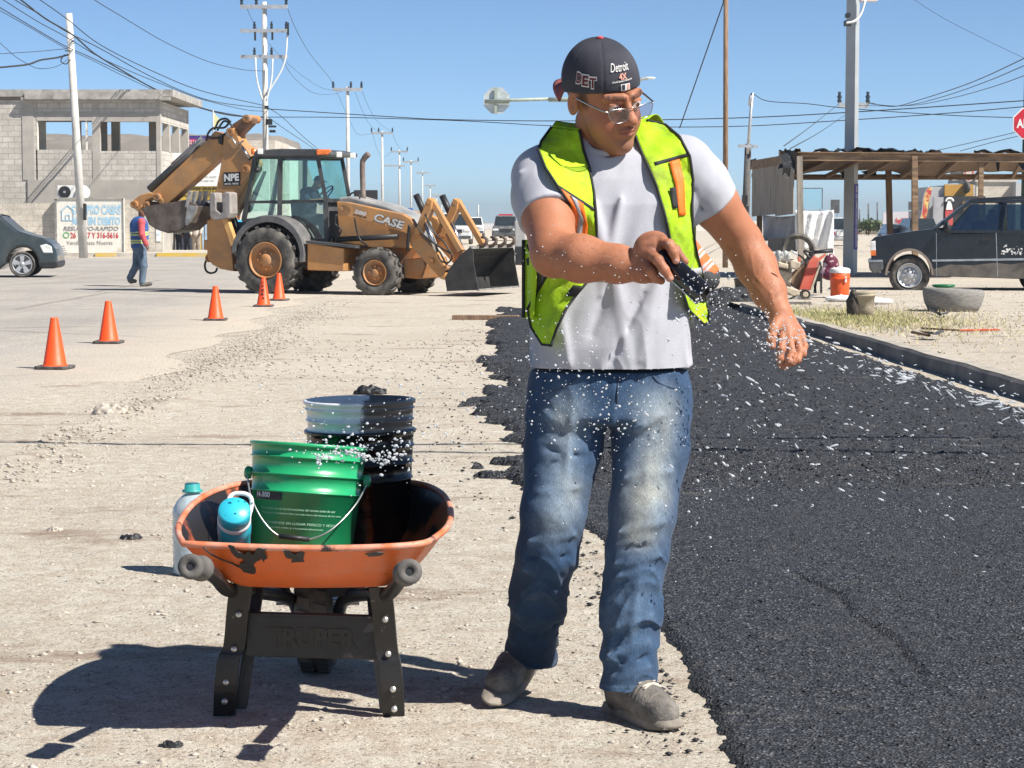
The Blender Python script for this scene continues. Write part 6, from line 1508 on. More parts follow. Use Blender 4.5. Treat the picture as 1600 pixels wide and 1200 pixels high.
o = MB(); o.tube([wc_ - Vector((.12, 0, 0)), wc_ + Vector((.12, 0, 0))], .012, 8); o.build('axle', M_BOLT, wt)
o = MB()
for s in (-1, 1):
    o.tube(spline([wc_ + Vector((s * .085, 0, 0)), wc_ + Vector((s * .09, -.16, .08)), wc_ + Vector((s * .13, -.30, .13)), Vector((cx0 + s * .15, 5.80, .352))], 5), .016, 8)
    o.box(wc_ + Vector((s * .11, -.24, .075)), (.09, .05, .03))
o.build('wheel_bracket', M_BLKP, wb)

# buckets
def bucket(c, ax, H, r0, r1, m, ribs, label, name='bucket', loc=None, inner=None, t=.003):
    c = Vector(c); th = thing(name, label, 'bucket', c)
    prof = [(.001, 0), (r0 - .004, 0), (r0, .005)]
    for h in ribs:
        r = r0 + (r1 - r0) * h / H; prof += [(r, h - .004), (r + .0048, h - .0025), (r + .0048, h + .0005), (r + .0012, h + .0015)]
    prof += [(r1, H - .012), (r1 + .006, H - .010), (r1 + .007, H - .002), (r1 + .004, H), (r1 - t, H), (r1 - t - .003, H - .02), (r0 - t, .006), (.001, .006)]
    o = MB(); o.lathe(prof, c, ax, 56); b = o.build('shell', m, th, bevel=0)
    return th
M_GREEN = splatmat('green_bucket_plastic', (.016, .33, .125), (.012, .03, .018), 7, .635, .36, coat=.35)
M_TARBK = mat('glossy_tar', (.007, .007, .0075), .22, col2=(.016, .015, .015), scale=14, bmp=.5, bscale=30, bdist=.008)
gz = .362
gb = P(469, 880, 5.72); gb.z = gz; gt = P(483, 702, 5.76); gax = (gt - gb).normalized()
HG = .352
grn = bucket(gb, gax, HG, .128, .151, M_GREEN, (.225, .270, .315), 'green plastic bucket with a wire handle standing in the wheelbarrow')
gq = gax.to_track_quat('Z', 'Y')
def onb(c, q, ang, h, r): return c + q @ Vector((r * math.cos(ang), r * math.sin(ang), h))
def bucket_text(c, q, r0, r1, H, txt, a0, h0, width, height, m, parent, bold=.02, off=.0025):
    """lettering wrapped round the bucket wall, starting at angle a0"""
    tm = text_mb(txt, width, (0, 0, 0), (1, 0, 0), (0, 1, 0), (0, 0, 1), 0, height, bold)
    R = lambda h: r0 + (r1 - r0) * h / H + off
    tm.v = [tuple(onb(c, q, a0 + v[0] / R(h0), h0 + v[1], R(h0 + v[1]))) for v in tm.v]
    return tm.build('lettering', m, parent, recalc=False)
# which local angle faces the camera
def facing_angle(c, q):
    d = q.inverted() @ (Vector((0, 0, CAMZ)) - c); return math.atan2(d.y, d.x)
fa_g = facing_angle(gb, gq)
o = MB(); rows = []
for i in range(2): rows.append([onb(gb, gq, fa_g + (-1.12 + .67 * k / 10), .200 + .025 * i, .128 + .023 * (.200 + .025 * i) / HG + .0018) for k in range(11)])
o.grid(rows); o.build('black_label', M_BLK, grn, recalc=False)
bucket_text(gb, gq, .128, .151, HG, 'H-300', fa_g - 1.06, .206, .052, .014, M_WHT, grn, .03, .0032)
for i, (t_, a_, w_) in enumerate((('Para un buen uso lea las instrucciones del envase antes de usar', -.92, .215), ('Mantengase el recipiente bien cerrado fuera del alcance de los ninos', -.92, .23), ('CONSERVESE EN LUGAR FRESCO Y SECO', -.86, .20), ('contenido neto y recomendaciones', -.84, .16))):
    bucket_text(gb, gq, .128, .151, HG, t_, fa_g + a_ + .02 * i, .176 - .0125 * i - (.012 if i > 1 else 0), w_, .0062, mat('pale_green_print', (.36, .62, .44), .6, bmp=0) if i == 0 else bpy.data.materials['pale_green_print'], grn, .0)
o = MB(); e0, e1 = P(386, 738, 5.74), P(575, 752, 5.74)
for e in (e0, e1): o = MB(); o.lathe([(.016, -.012), (.018, 0), (.012, .006), (.001, .008)], e, (e - (e0 + e1) / 2), 10); o.build('handle_ear', M_GREEN, grn)
o = MB(); wl_ = spline([e0, P(392, 775, 5.60), P(410, 812, 5.555), P(434, 836, 5.55), P(460, 841, 5.55), P(486, 842, 5.55), P(520, 826, 5.56), P(556, 788, 5.62), e1], 7); o.tube(wl_, .0022, 6); o.build('wire_handle', M_BOLT, grn)
o = MB(); o.tube([P(436, 837.5, 5.55), P(484, 843, 5.55)], .0065, 10); o.build('handle_roller', M_BLK, grn)
o = MB()
for (x, y, l) in ((456, 822, 30), (511, 795, 14), (468, 750, 10)):
    o.prism([P(x, y, 5.603), P(x + 2, y + 2, 5.603), P(x + 1.5, y + l, 5.605), P(x, y + l, 5.605)], (0, .001, 0))
kb = P(590, 880, 6.03); kb.z = .352
ktop = P(558, 740, 6.07); kax = Vector((-.012, .0, 1)).normalized()
kb = P(566, 850, 6.03); kb.z = .352
blk = bucket(kb, kax, .375, .125, .149, M_TARBK, (.24, .285, .33), 'lower black tar coated bucket, nested under the white one in the wheelbarrow')
def whitetar():
    m, N, L, B = newmat('white_plastic_with_tar')
    v = coords(N, L); tc = N.new('ShaderNodeTexCoord'); sp = N.new('ShaderNodeSeparateXYZ'); L.new(tc.outputs['Object'], sp.inputs[0])
    nz = noise(N, L, v, 11, 6, .65)
    c = mix(N, L, ramp(N, L, noise(N, L, v, 5, 6, .7), [(.45, .0), (.7, .5)]), (.78, .79, .80), (.50, .48, .46))
    # brown smear on the right-hand half, black below a run edge
    ad = nd(N, 'ShaderNodeMath', operation='MULTIPLY_ADD'); L.new(nz, ad.inputs[0]); ad.inputs[1].default_value = .20; L.new(sp.outputs[0], ad.inputs[2])
    c = mix(N, L, ramp(N, L, ad.outputs[0], [(.098, .0), (.112, .93)]), c, (.075, .065, .06))
    ad2 = nd(N, 'ShaderNodeMath', operation='MULTIPLY_ADD'); L.new(nz, ad2.inputs[0]); ad2.inputs[1].default_value = .05; L.new(sp.outputs[2], ad2.inputs[2])
    f = ramp(N, L, ad2.outputs[0], [(.268, 1.0), (.274, .0)])
    c = mix(N, L, f, c, (.008, .008, .0085))
    L.new(c, B.inputs['Base Color']); B.inputs['Roughness'].default_value = .35; B.inputs['Coat Weight'].default_value = .3
    bump(N, L, nz, B, .25, .006)
    return m
wht = bucket(kb + kax * .105, kax, .352, .126, .1495, whitetar(), (.262, .298, .330), 'white bucket smeared with black tar, topmost of the nested pair in the wheelbarrow')
# sports bottle
M_CYAN = mat('cyan_plastic', (.03, .42, .55), .35, var=.1, bmp=.05, coat=.2)
sb0 = P(366, 856, 5.53); sb1 = P(366, 797, 5.40); sax = (sb1 - sb0).normalized(); sb0 = sb1 - sax * .20
sb = thing('sports_bottle', 'cyan drinking bottle with a white carrying loop leaning in the wheelbarrow', 'bottle', sb0)
o = MB(); o.lathe([(.001, 0), (.038, 0), (.041, .01), (.041, .10), (.043, .105), (.043, .135), (.040, .15)], sb0, sax, 32); o.build('body', M_CYAN, sb)
o = MB(); o.lathe([(.0405, .148), (.042, .151), (.042, .162), (.0385, .166)], sb0, sax, 32); o.build('collar', M_WHT, sb)
o = MB(); o.lathe([(.038, .163), (.0405, .165), (.0405, .197), (.037, .202), (.001, .203)], sb0, sax, 32)
o.build('screw_cap', M_CYAN, sb)
o = MB(); o.tube(spline([P(360, 803, 5.44), P(357, 783, 5.45), P(365, 772, 5.46), P(384, 772, 5.46), P(393, 781, 5.46), P(391, 800, 5.45), P(386, 815, 5.45)], 6), .006, 8); o.build('carrying_loop', M_WHT, sb)
# five litre water jug standing on the sand behind
jd = 7.95; jb = P(302, 900, jd); jb.z = .008
jg = thing('water_jug', 'clear plastic water jug with a teal cap standing on the sand behind the wheelbarrow', 'jug', jb)
m = mat('cloudy_jug_plastic', (.42, .52, .58), .3, col2=(.60, .69, .73), scale=14, bmp=.5, bscale=24, bdist=.01, coat=.4); m.node_tree.nodes['Principled BSDF'].inputs['Transmission Weight'].default_value = .35
prof = [(.001, 0), (.066, 0), (.074, .012)]
for k in range(7): prof += [(.075, .03 + .026 * k), (.0715, .043 + .026 * k)]
prof += [(.075, .222), (.071, .245), (.055, .272), (.034, .292), (.025, .298), (.025, .306)]
o = MB(); o.lathe(prof, jb, seg=32); o.build('bottle', m, jg)
o = MB(); o.lathe([(.028, .302), (.0375, .303), (.0375, .310), (.029, .312), (.028, .332), (.001, .333)], jb, seg=24); o.build('cap', mat('teal_cap', (.05, .38, .33), .4, col2=(.02, .22, .24), bmp=0), jg)
o = MB(); o.lathe([(.001, .308), (.0255, .308), (.0255, .3345), (.001, .335)], jb, seg=20); o.build('cap_top', mat('dark_teal_cap', (.01, .12, .16), .4, bmp=0), jg)

# traffic cones
M_CONE = mat('fluorescent_orange_cone', (.93, .085, .012), .5, var=.05, dirt=(.60, .10, .04), dscale=8, dlo=.6, dhi=.8, bmp=.05)
M_CBASE = mat('recycled_rubber_base', (.05, .047, .044), .85, col2=(.12, .11, .10), scale=12, bmp=.3)
def make_cone(label):
    t = thing('traffic_cone', label, 'traffic cone', (0, 0, 0), 'orange cones along the worn road')
    o = MB(); o.lathe([(.118, .026), (.110, .032), (.102, .04), (.034, .445), (.031, .452), (.026, .452), (.024, .44), (.09, .04)], seg=30); o.build('cone', M_CONE, t)
    o = MB()
    o.prism([Vector((.148 * x, .148 * y, .002)) for x, y in ((-1, -.8), (-.8, -1), (.8, -1), (1, -.8), (1, .8), (.8, 1), (-.8, 1), (-1, .8))], (0, 0, .026)); o.build('base', M_CBASE, t, bevel=.006)
    return t
spots = [((86, 577), 'orange cone nearest the viewer, standing alone at the far left of the row'), ((170, 537), 'second orange cone of the row, between the nearest one and the middle one'), ((337, 501), 'middle orange cone of the row, by itself left of the big rear tyre'), ((412, 479.5), 'orange cone with black handwriting down its front, before the rear tyre'), ((436, 470), 'farthest orange cone, just right of the one with handwriting')]
proto = make_cone(spots[0][1])
for i, (p, lab) in enumerate(spots):
    t = proto if i == 0 else copytree(proto)
    g = G(*p); t.location = (g.x, g.y, .006); t.rotation_euler.z = rnd.uniform(-.3, .3); t['label'] = lab
    if i == 3:
        t.rotation_euler.z = 0; LOC[t] = Vector((0, 0, 0))
        for k, ch in enumerate('OPERA'):
            z = .345 - .058 * k; r = .102 + (.034 - .102) * (z + .02 - .04) / .405
            text_mb(ch, .05 - .003 * (4 - k), Vector((-.025, -r - .004, z)), (1, 0, 0), (0, .17, 1), (0, -1, 0), .002, .045, .04).build('lettering', M_BLK, t, recalc=False)
# ------------------------------------------------------------------ the man flinging water
def norm(v): v = A(v); return v / np.linalg.norm(v)
def bez(pts, n): return [A(p) for p in spline([Vector(p) for p in pts], n)]
mo = G(925, 1128); mo.z = 0
man = thing('person', 'man in a backwards cap, glasses, lime vest and jeans flinging water from a black cup', 'person', mo)
J = dict(
    shR=P(846, 274, 5.70), elR=P(866, 396, 5.47), faR=P(908, 404, 5.415), wrR=P(1006, 418, 5.345),
    shL=P(1072, 258, 5.74), elL=P(1160, 378, 5.84), faL=P(1181, 415, 5.82), wrL=P(1217, 488, 5.74),
    neck=P(940, 215, 5.735))
J = {k: A(v) for k, v in J.items()}
# --- head frame: facing -y locally, x to his left, z up
HC = A(P(943, 151, 5.66)); HS = 1.06
RH = A(Matrix.Rotation(math.radians(-13), 3, 'Y') @ Matrix.Rotation(math.radians(30), 3, 'Z') @ Matrix.Rotation(math.radians(22), 3, 'X'))
def HW(p): return HC + HS * (RH @ A(p))                      # head-local to world
def HL(p): return (p - HC) @ RH / HS
def head_sdf(p):
    q = HL(p)
    x = np.abs(q[:, 0]); qs = np.stack([x, q[:, 1], q[:, 2]], 1)
    d = ell(q, (0, .012, .035), (.080, .099, .092))                        # skull
    d = smin(d, ell(q, (0, -.030, -.035), (.063, .070, .080)), .02)         # face
    d = smin(d, ell(q, (0, -.046, -.086), (.048, .046, .033)), .02)         # jaw, full cheeks
    d = smin(d, ell(qs, (.040, -.048, -.050), (.027, .034, .036)), .018)
    d = smin(d, ell(q, (0, -.083, -.104), (.024, .020, .019)), .018)        # chin
    d = smin(d, cap(q, (0, -.005, -.105), (0, -.060, -.112), .028, .020), .02)   # under-chin
    d = smin(d, cap(qs, (.012, -.098, .020), (.046, -.080, .021), .0125, .011), .010)  # brow
    d = smax(d, -ell(qs, (.031, -.106, -.001), (.022, .020, .0145)), .007)   # eye hollows
    d = smin(d, ell(qs, (.031, -.0845, -.002), (.0155, .0155, .0145)), .004)      # eyeballs
    d = smin(d, cap(qs, (.018, -.099, .0085), (.044, -.091, .006), .0042, .004), .004)      # upper lids
    d = smin(d, cap(qs, (.019, -.098, -.0105), (.043, -.090, -.010), .0036, .0036), .005)
    d = smin(d, cap(q, (0, -.098, .012), (0, -.119, -.030), .0075, .0120), .008)     # nose
    d = smin(d, ell(q, (0, -.120, -.034), (.0135, .0125, .0115)), .008)
    d = smin(d, ell(qs, (.0145, -.109, -.037), (.0085, .0115, .0085)), .007)
    d = smin(d, ell(q, (0, -.094, -.063), (.027, .016, .020)), .010)         # muzzle
    d = smin(d, cap(qs, (0, -.1105, -.0585), (.021, -.1015, -.0615), .0050, .003), .004)   # lips
    d = smin(d, cap(qs, (0, -.1085, -.0700), (.018, -.101, -.0685), .0058, .003), .004)
    d = smax(d, -cap(qs, (0, -.1155, -.0645), (.024, -.1025, -.0650), .0018, .0014), .003)
    d = smax(d, -(segd(qs, (.020, -.108, -.040), (.034, -.094, -.070))[0] - .0022), .006)   # fold by the mouth
    # ears
    e = ell(qs, (.0805, .012, -.004), (.0095, .021, .033), Matrix.Rotation(.25, 3, 'X'))
    e = smax(e, -ell(qs, (.0895, .006, -.002), (.0075, .011, .019)), .005)
    d = smin(d, e, .008)
    return d
VEIN = []
for a, b, r_, pts in (('elR', 'wrR', .052, ((.15, -.3), (.45, .1), (.75, -.1), (1.0, .3))), ('elR', 'wrR', .05, ((.3, .7), (.6, .5), (.95, .8))), ('elL', 'wrL', .05, ((.2, .1), (.5, -.4), (.8, .0), (1.05, -.2))), ('elL', 'wrL', .05, ((.45, -.9), (.75, -.6), (1.0, -.9)))):
    ax_ = norm(J[b] - J[a]); s_ = norm(np.cross(ax_, (0, 1, 0))); f_ = np.cross(s_, ax_); f_ = f_ if f_[1] < 0 else -f_
    q_ = [J[a] + (J[b] - J[a]) * t + (f_ * math.cos(w) + s_ * math.sin(w)) * r_ * (1.12 - .46 * t) for t, w in pts]
    VEIN += [(q_[i], q_[i + 1], .0046, .0013) for i in range(len(q_) - 1)]
def arm_sdf(p):
    R = chain(p, [(J['shR'], .060), (J['elR'] * .55 + J['shR'] * .45, .064), (J['elR'], .060)], .02)
    R = smin(R, chain(p, [(J['elR'], .056), (J['faR'], .0575), (J['wrR'] * .6 + J['faR'] * .4, .0445), (J['wrR'], .0335)], .02), .015)
    L = chain(p, [(J['shL'], .058), (J['elL'] * .5 + J['shL'] * .5, .062), (J['elL'], .052)], .02)
    L = smin(L, chain(p, [(J['elL'], .050), (J['faL'], .0525), (J['wrL'] * .55 + J['faL'] * .45, .044), (J['wrL'], .031)], .02), .02)
    d = np.minimum(R, L)
    for a, b, w, h in VEIN: d = d - h * np.exp(-(segd(p, a, b)[0] / w) ** 2)
    return d + .003 * (fbm(p, (16, 16, 16), 2) - .45)
# --- the cup and the hands
CU0, CU1 = A(P(1036, 404, 5.325)), A(P(1097, 459, 5.285))
CA = norm(CU1 - CU0)
VW = norm(A(P(1060, 420, 5.3)) - A((0, 0, CAMZ)))                      # along the view
CS = norm(np.cross(VW, CA)); CS = CS if CS[2] > 0 else -CS                     # up and right across the cup
FR = -VW
def onc(t, s, f): return CU0 + CA * t + CS * s + FR * f                # point about the cup axis
def finger(p, pts, radii, k=.004):
    d = chain(p, list(zip([A(x) for x in pts], radii)), k)
    for x, r in list(zip(pts, radii))[1:-1]: d = smin(d, np.linalg.norm(p - A(x), axis=1) - r * 1.06, .003)
    return d
def hands_sdf(p):
    w = J['wrR']
    # palm behind and above the near end of the cup
    pal = smin(cap(p, w, onc(-.036, .018, .0), .032, .028), cap(p, w + A((.0, .0, -.005)), onc(-.036, -.024, .0), .031, .026), .02)
    pal = smin(pal, ell(p, onc(-.042, -.004, .002), (.038, .034, .040)), .02)
    d = pal
    fs = [[onc(-.036, .026, .016), onc(-.012, .035, .036), onc(.010, .028, .043), onc(.027, .018, .038)],
          [onc(-.036, -.012, .026), onc(-.006, -.011, .048), onc(.022, -.018, .048), onc(.045, -.024, .039)],
          [onc(-.030, -.034, .020), onc(-.002, -.043, .034), onc(.020, -.047, .024), onc(.034, -.043, .008)],
          [onc(-.030, -.044, .002), onc(-.008, -.056, .008), onc(.010, -.057, -.002), onc(.022, -.049, -.014)]]
    rr = [(.0142, .0128, .0116, .0098), (.0145, .0130, .0118, .0100), (.0138, .0124, .0112, .0096), (.0126, .0110, .0100, .009)]
    for f, r in zip(fs, rr): d = smin(d, finger(p, f, r), .0045)
    d = smin(d, finger(p, [onc(-.035, .020, -.020), onc(.008, .036, -.030), onc(.046, .030, -.022)], (.0150, .0125, .0098)), .010)
    # left hand, loose, hanging
    def h(px, py, dd): return A(P(px, py, dd))
    w = J['wrL']
    e = smin(cap(p, w, h(1230, 524, 5.715), .0285, .0285), cap(p, w, h(1243, 524, 5.745), .027, .026), .02)
    F = [[(1222, 526, 5.695), (1221, 546, 5.675), (1219, 560, 5.67), (1221, 572, 5.675)],
         [(1233, 528, 5.695), (1237, 550, 5.675), (1233, 564, 5.66), (1228, 574, 5.665)],
         [(1245, 528, 5.71), (1250, 549, 5.69), (1246, 562, 5.675), (1238, 568, 5.67)],
         [(1253, 525, 5.735), (1257, 541, 5.715), (1255, 553, 5.70), (1248, 559, 5.695)]]
    for f, r in zip(F, [(.0118, .0105, .0095, .0082), (.0120, .0108, .0098, .0084), (.0116, .0104, .0094, .0080), (.0105, .0090, .0082, .0072)]):
        e = smin(e, finger(p, [h(*x) for x in f], r), .004)
    e = smin(e, finger(p, [h(1217, 500, 5.715), h(1208, 515, 5.685), h(1205, 530, 5.67), h(1207, 541, 5.665)], (.018, .0135, .0112, .0088)), .008)
    return np.minimum(d, e)
def body_sdf(p):
    d = head_sdf(p)
    n0, n1 = A(P(944, 232, 5.76)), HW((0, .030, -.070))
    d = smin(d, cap(p, n0, n1, .072, .056), .012)
    d = smin(d, cap(p, n0, A(P(946, 262, 5.76)), .085, .11), .03)
    d = smin(d, cap(p, A(P(880, 262, 5.75)), A(P(1030, 255, 5.77)), .05, .05), .04)
    a = smin(arm_sdf(p), hands_sdf(p), .012)
    d = smin(d, a, .012)
    return d + .0009 * (fbm(p, (55, 55, 55), 2) - .45)
lo, hi = A((-.02, 5.15, .85)), A((.86, 6.0, 1.80))
V, Q = surfnet(body_sdf, lo, hi, .0034, 2)
# skin colouring: lips, brows, stubble, eyes, nails are skin features with a place of their own
q = HL(V); x = np.abs(q[:, 0]); qs = np.stack([x, q[:, 1], q[:, 2]], 1)
near = (np.linalg.norm(q, axis=1) < .17)
col = np.tile(A((.350, .145, .078)), (len(V), 1))
def blend(mask, c): global col; col = col * (1 - mask[:, None]) + A(c) * mask[:, None]
sm = lambda d, a, b: np.clip((b - d) / (b - a), 0, 1)
arms = V[:, 2] < 1.43
blend(arms * .6, (.42, .172, .09))
blend(near * np.exp(-(segd(qs, (.0, -.105, -.03), (.05, -.06, -.045))[0] / .03) ** 2) * .35, (.40, .125, .075))
lip = np.minimum(segd(qs, (0, -.112, -.059), (.021, -.101, -.062))[0], segd(qs, (0, -.112, -.0705), (.018, -.1, -.069))[0])
blend(near * sm(lip, .0045, .0085) * .75, (.36, .10, .075))
blend(near * sm(segd(qs, (0, -.1155, -.0645), (.024, -.1025, -.065))[0], .0015, .0035) * .8, (.10, .03, .025))
brow = segd(qs, (.013, -.112, .0205), (.048, -.09, .025))[0]
blend(near * sm(brow, .004, .009) * np.clip(.35 + vnoise(q, (400, 150, 150)), 0, 1), (.022, .014, .011))
st = near * np.clip(1 - np.abs(q[:, 2] + .085) / .05, 0, 1) * (q[:, 1] < .0) * .42 + near * sm(segd(qs, (0, -.112, -.051), (.024, -.1, -.056))[0], .003, .009) * .4
blend(np.clip(st + near * .4 * np.exp(-(np.linalg.norm(q - A((0, -.103, -.098)), axis=1) / .022) ** 2), 0, .7), (.19, .105, .075))
side = near * np.clip((q[:, 2] + .022) / .015, 0, 1) * (q[:, 2] < .06) * sm(np.abs(q[:, 1] + .020), .008, .016) * (x > .060)
blend(side * .85, (.022, .017, .015))
hairb = near * (q[:, 1] > .045) * (q[:, 2] > -.035)
blend(hairb * .9, (.022, .017, .015))
eb = np.linalg.norm((qs - A((.031, -.0845, -.002))), axis=1)
ew = near * (eb < .0168) * (q[:, 1] < -.092) * (np.abs(q[:, 2] + .0015) < .0062)
blend(ew * .9, (.62, .56, .52))
blend(near * ((qs[:, 0] - .032) ** 2 + (q[:, 2] + .003) ** 2 < .0058 ** 2) * (eb < .018) * (q[:, 1] < -.092), (.018, .010, .007))
for c_, r_ in ((onc(.031, .016, .046), .0095), (onc(.049, -.025, .047), .0098), (A(P(1221, 570, 5.665)) + FR * .006, .0075), (A(P(1207, 541, 5.658)) + FR * .006, .0075)):
    blend(sm(np.linalg.norm(V - c_, axis=1), .6 * r_, r_) * .8, (.62, .36, .28))
# work grime on the right hand and wrist
gr = sm(np.linalg.norm(V - onc(-.02, 0, 0), axis=1), .03, .10) * np.clip((fbm(V, (38, 38, 38), 4) - .40) * 5, 0, 1)
blend(gr * .75, (.085, .035, .03))
col *= (1 + .22 * (fbm(V, (26, 26, 26), 4) - .47))[:, None]
def skinmat():
    m, N, L, B = newmat('tanned_skin')
    a = nd(N, 'ShaderNodeAttribute', attribute_name='tone'); v = coords(N, L)
    c = mix(N, L, ramp(N, L, noise(N, L, v, 60, 4), [(.35, .0), (.7, .3)]), a.outputs['Color'], (.36, .13, .07))
    L.new(c, B.inputs['Base Color']); B.inputs['Roughness'].default_value = .58; B.inputs['Specular IOR Level'].default_value = .4
    B.inputs['Subsurface Weight'].default_value = .12; B.inputs['Subsurface Radius'].default_value = (.012, .005, .003); B.inputs['Subsurface Scale'].default_value = .5
    b1 = bump(N, L, noise(N, L, v, 330, 3, .7), None, .25, .0012)
    bump(N, L, noise(N, L, v, 45, 4, .6), B, .2, .004, b1)
    return m
M_SKIN = skinmat()
body = mesh_np('body', V, Q, mat=M_SKIN, smooth=True, loc=mo); setcol(body, 'tone', col); body.parent = man
nn = np.empty(len(V) * 3, np.float32); body.data.vertices.foreach_get('normal', nn); nn = nn.reshape(-1, 3)
hv = []
for a, b in (('elR', 'wrR'), ('elL', 'wrL')):
    s_, t_ = segd(V, J[a], J[b]); k_ = np.where((s_ < .085) & (t_ > .04) & (t_ < .93) & (np.abs(V[:, 2] - 1.2) < .3))[0]; k_ = RS.choice(k_, 1100)
    ax_ = norm(J[b] - J[a]); p0 = V[k_] + .003 * RS.randn(len(k_), 3) * 0; dr = ax_ * .8 + nn[k_] * .30 + A((0, 0, -.35)) + .35 * RS.randn(len(k_), 3); dr /= np.linalg.norm(dr, axis=1)[:, None]
    sd = np.cross(dr, nn[k_]); ln = (.006 + .010 * RS.rand(len(k_)))[:, None]
    hv.append(np.stack([p0 - sd * .00022, p0 + sd * .00022, p0 + dr * ln + nn[k_] * .0015], 1))
hv = np.concatenate(hv); o = mesh_np('arm_hair', hv.reshape(-1, 3), tris=np.arange(len(hv) * 3).reshape(-1, 3), mat=mat('dark_hair', (.02, .014, .011), .5, bmp=0), loc=mo); o.parent = man

# --- shirt: stacked oval sections under the arms and shoulders, with folds pressed into it
ROW = np.array([  # py, left px, right px, middle depth, half depth
    (225, 868, 1055, 5.765, .095), (245, 850, 1073, 5.762, .115), (280, 846, 1078, 5.755, .135), (320, 842, 1082, 5.745, .148), (370, 838, 1081, 5.74, .152),
    (420, 834, 1078, 5.735, .156), (480, 831, 1075, 5.735, .158), (540, 829, 1074, 5.735, .154), (600, 827, 1074, 5.74, .148)], float)
rz = np.array([P(950, r[0], r[3]).z for r in ROW]); rxl = np.array([P(r[1], r[0], r[3]).x for r in ROW]); rxr = np.array([P(r[2], r[0], r[3]).x for r in ROW])
od = np.argsort(rz)
def torso_core(p):
    z = p[:, 2]
    f = lambda v: np.interp(z, rz[od], v[od])
    xl, xr, cy, b = f(rxl), f(rxr), f(ROW[:, 3]), f(ROW[:, 4])
    cx, a = (xl + xr) / 2, (xr - xl) / 2
    u, v = np.abs(p[:, 0] - cx) / a, np.abs(p[:, 1] - cy) / b
    k = (u ** 2.5 + v ** 2.5) ** (1 / 2.5)
    return (k - 1) * np.minimum(a, b) * .92
def creases(p, lst):
    d = 0
    for a, b, w, h in lst:
        s, t = segd(p, a, b); d = d + h * np.exp(-(s / w) ** 1.4) * np.clip(4 * np.minimum(t + .12, 1.12 - t), 0, 1)
    return d
def S(px, py, off=0): return A(P(px, py, 5.585 + off))
SHF = [(S(905, 265), S(968, 470), .014, .0075), (S(985, 240), S(940, 460), .012, .008), (S(1005, 285), S(925, 520), .016, -.007), (S(925, 300), S(948, 420), .010, .006), (S(1050, 330), S(1000, 560), .014, .007),
       (S(1062, 380), S(1040, 570), .010, -.006), (S(900, 450), S(850, 560), .013, .007), (S(960, 450), S(985, 575), .012, .006), (S(1005, 460), S(955, 565), .010, -.006), (S(875, 480), S(890, 575), .010, .006),
       (S(830, 290, .02), S(870, 320, -.05), .008, .005), (S(822, 310, .02), S(882, 335, -.06), .007, -.006), (S(810, 268, .03), S(862, 296, 0), .008, .006), (S(1082, 265, .1), S(1115, 300, .12), .009, .006), (S(1078, 290, .1), S(1100, 330, .14), .008, -.006), (S(855, 245, .05), S(842, 330, -.02), .009, .005)]
nR = norm(J['elR'] - J['shR']); nL = norm(J['elL'] - J['shL'])
hemR, hemL = A(P(862, 342, 5.575)), A(P(1110, 318, 5.79))
NR = A(Matrix.Rotation(math.radians(24), 3, 'X'))
def shirt_sdf(p):
    d = smax(torso_core(p), p[:, 2] - A(P(950, 228, 5.75))[2], .05)
    yoke = smin(cap(p, A(P(862, 268, 5.735)), A(P(945, 226, 5.775)), .066, .085), cap(p, A(P(1060, 255, 5.76)), A(P(945, 226, 5.775)), .066, .085), .04)
    d = smin(d, yoke, .05)
    sR = chain(p, [(J['shR'] + A((.0, 0, -.004)), .080), ((hemR + J['shR']) / 2 + A((-.004, 0, 0)), .084), (hemR + nR * .05, .080)], .02)
    sR = smax(sR, (p - hemR) @ nR, .006)
    sL = chain(p, [(J['shL'] + A((-.004, 0, -.004)), .078), ((hemL + J['shL']) / 2, .079), (hemL + nL * .05, .077)], .02)
    sL = smax(sL, (p - hemL) @ nL, .006)
    d = smin(d, sR, .028); d = smin(d, sL, .028)
    d = d - 2.2 * creases(p, SHF)
    zz_ = p[:, 2]
    w = np.clip((1.32 - zz_) / .5, .15, 1)
    d = d - .015 * w * (fbm(p + .06 * np.sin(p[:, [2, 0, 1]] * 9), (11, 9, 4.2), 3) - .45) - .003 * (fbm(p, (30, 30, 13), 2) - .4) - .010 * w * ((1 - np.abs(2 * vnoise(p + .10 * p[:, [2, 2, 0]], (17, 10, 6)) - 1)) ** 4 - .2)
    bot = A(P(950, 584, 5.6))[2] + .012 * np.sin(p[:, 0] * 16) + .014 * (fbm(p, (14, 14, 1), 2) - .4)
    d = smax(d, bot - zz_, .006)
    d = smax(d, -cap(p, A(P(944, 190, 5.75)), A(P(950, 232, 5.70)), .072, .056), .008)      # neck opening
    q = (p - A(P(947, 226, 5.72))) @ NR
    t = np.sqrt((np.linalg.norm(q[:, :2] / A((1, 1.0)), axis=1) - .065) ** 2 + (q[:, 2] * .6) ** 2) - .0065
    return smin(d, t, .012)
V, Q = surfnet(shirt_sdf, (-.03, 5.42, .92), (.62, 6.0, 1.52), .0048, 1)
def clothmat(name, c1, c2, sc=3, weave=700, rough=.85, blotch=None):
    m, N, L, B = newmat(name); v = coords(N, L)
    c = ramp(N, L, noise(N, L, v, sc, 5), [(.35, c1), (.65, c2)])
    c = mix(N, L, .07, c, ramp(N, L, noise(N, L, v, 260, 3), [(.3, .1), (.7, .9)]), 'OVERLAY')
    if blotch is not None: c = mix(N, L, ramp(N, L, noise(N, L, v, 7, 7, .7), [(.58, .0), (.70, .6)]), c, blotch)
    L.new(c, B.inputs['Base Color']); B.inputs['Roughness'].default_value = rough; B.inputs['Specular IOR Level'].default_value = .15
    B.inputs['Sheen Weight'].default_value = .15
    bump(N, L, noise(N, L, v, weave, 2), B, .25, .0015)
    return m
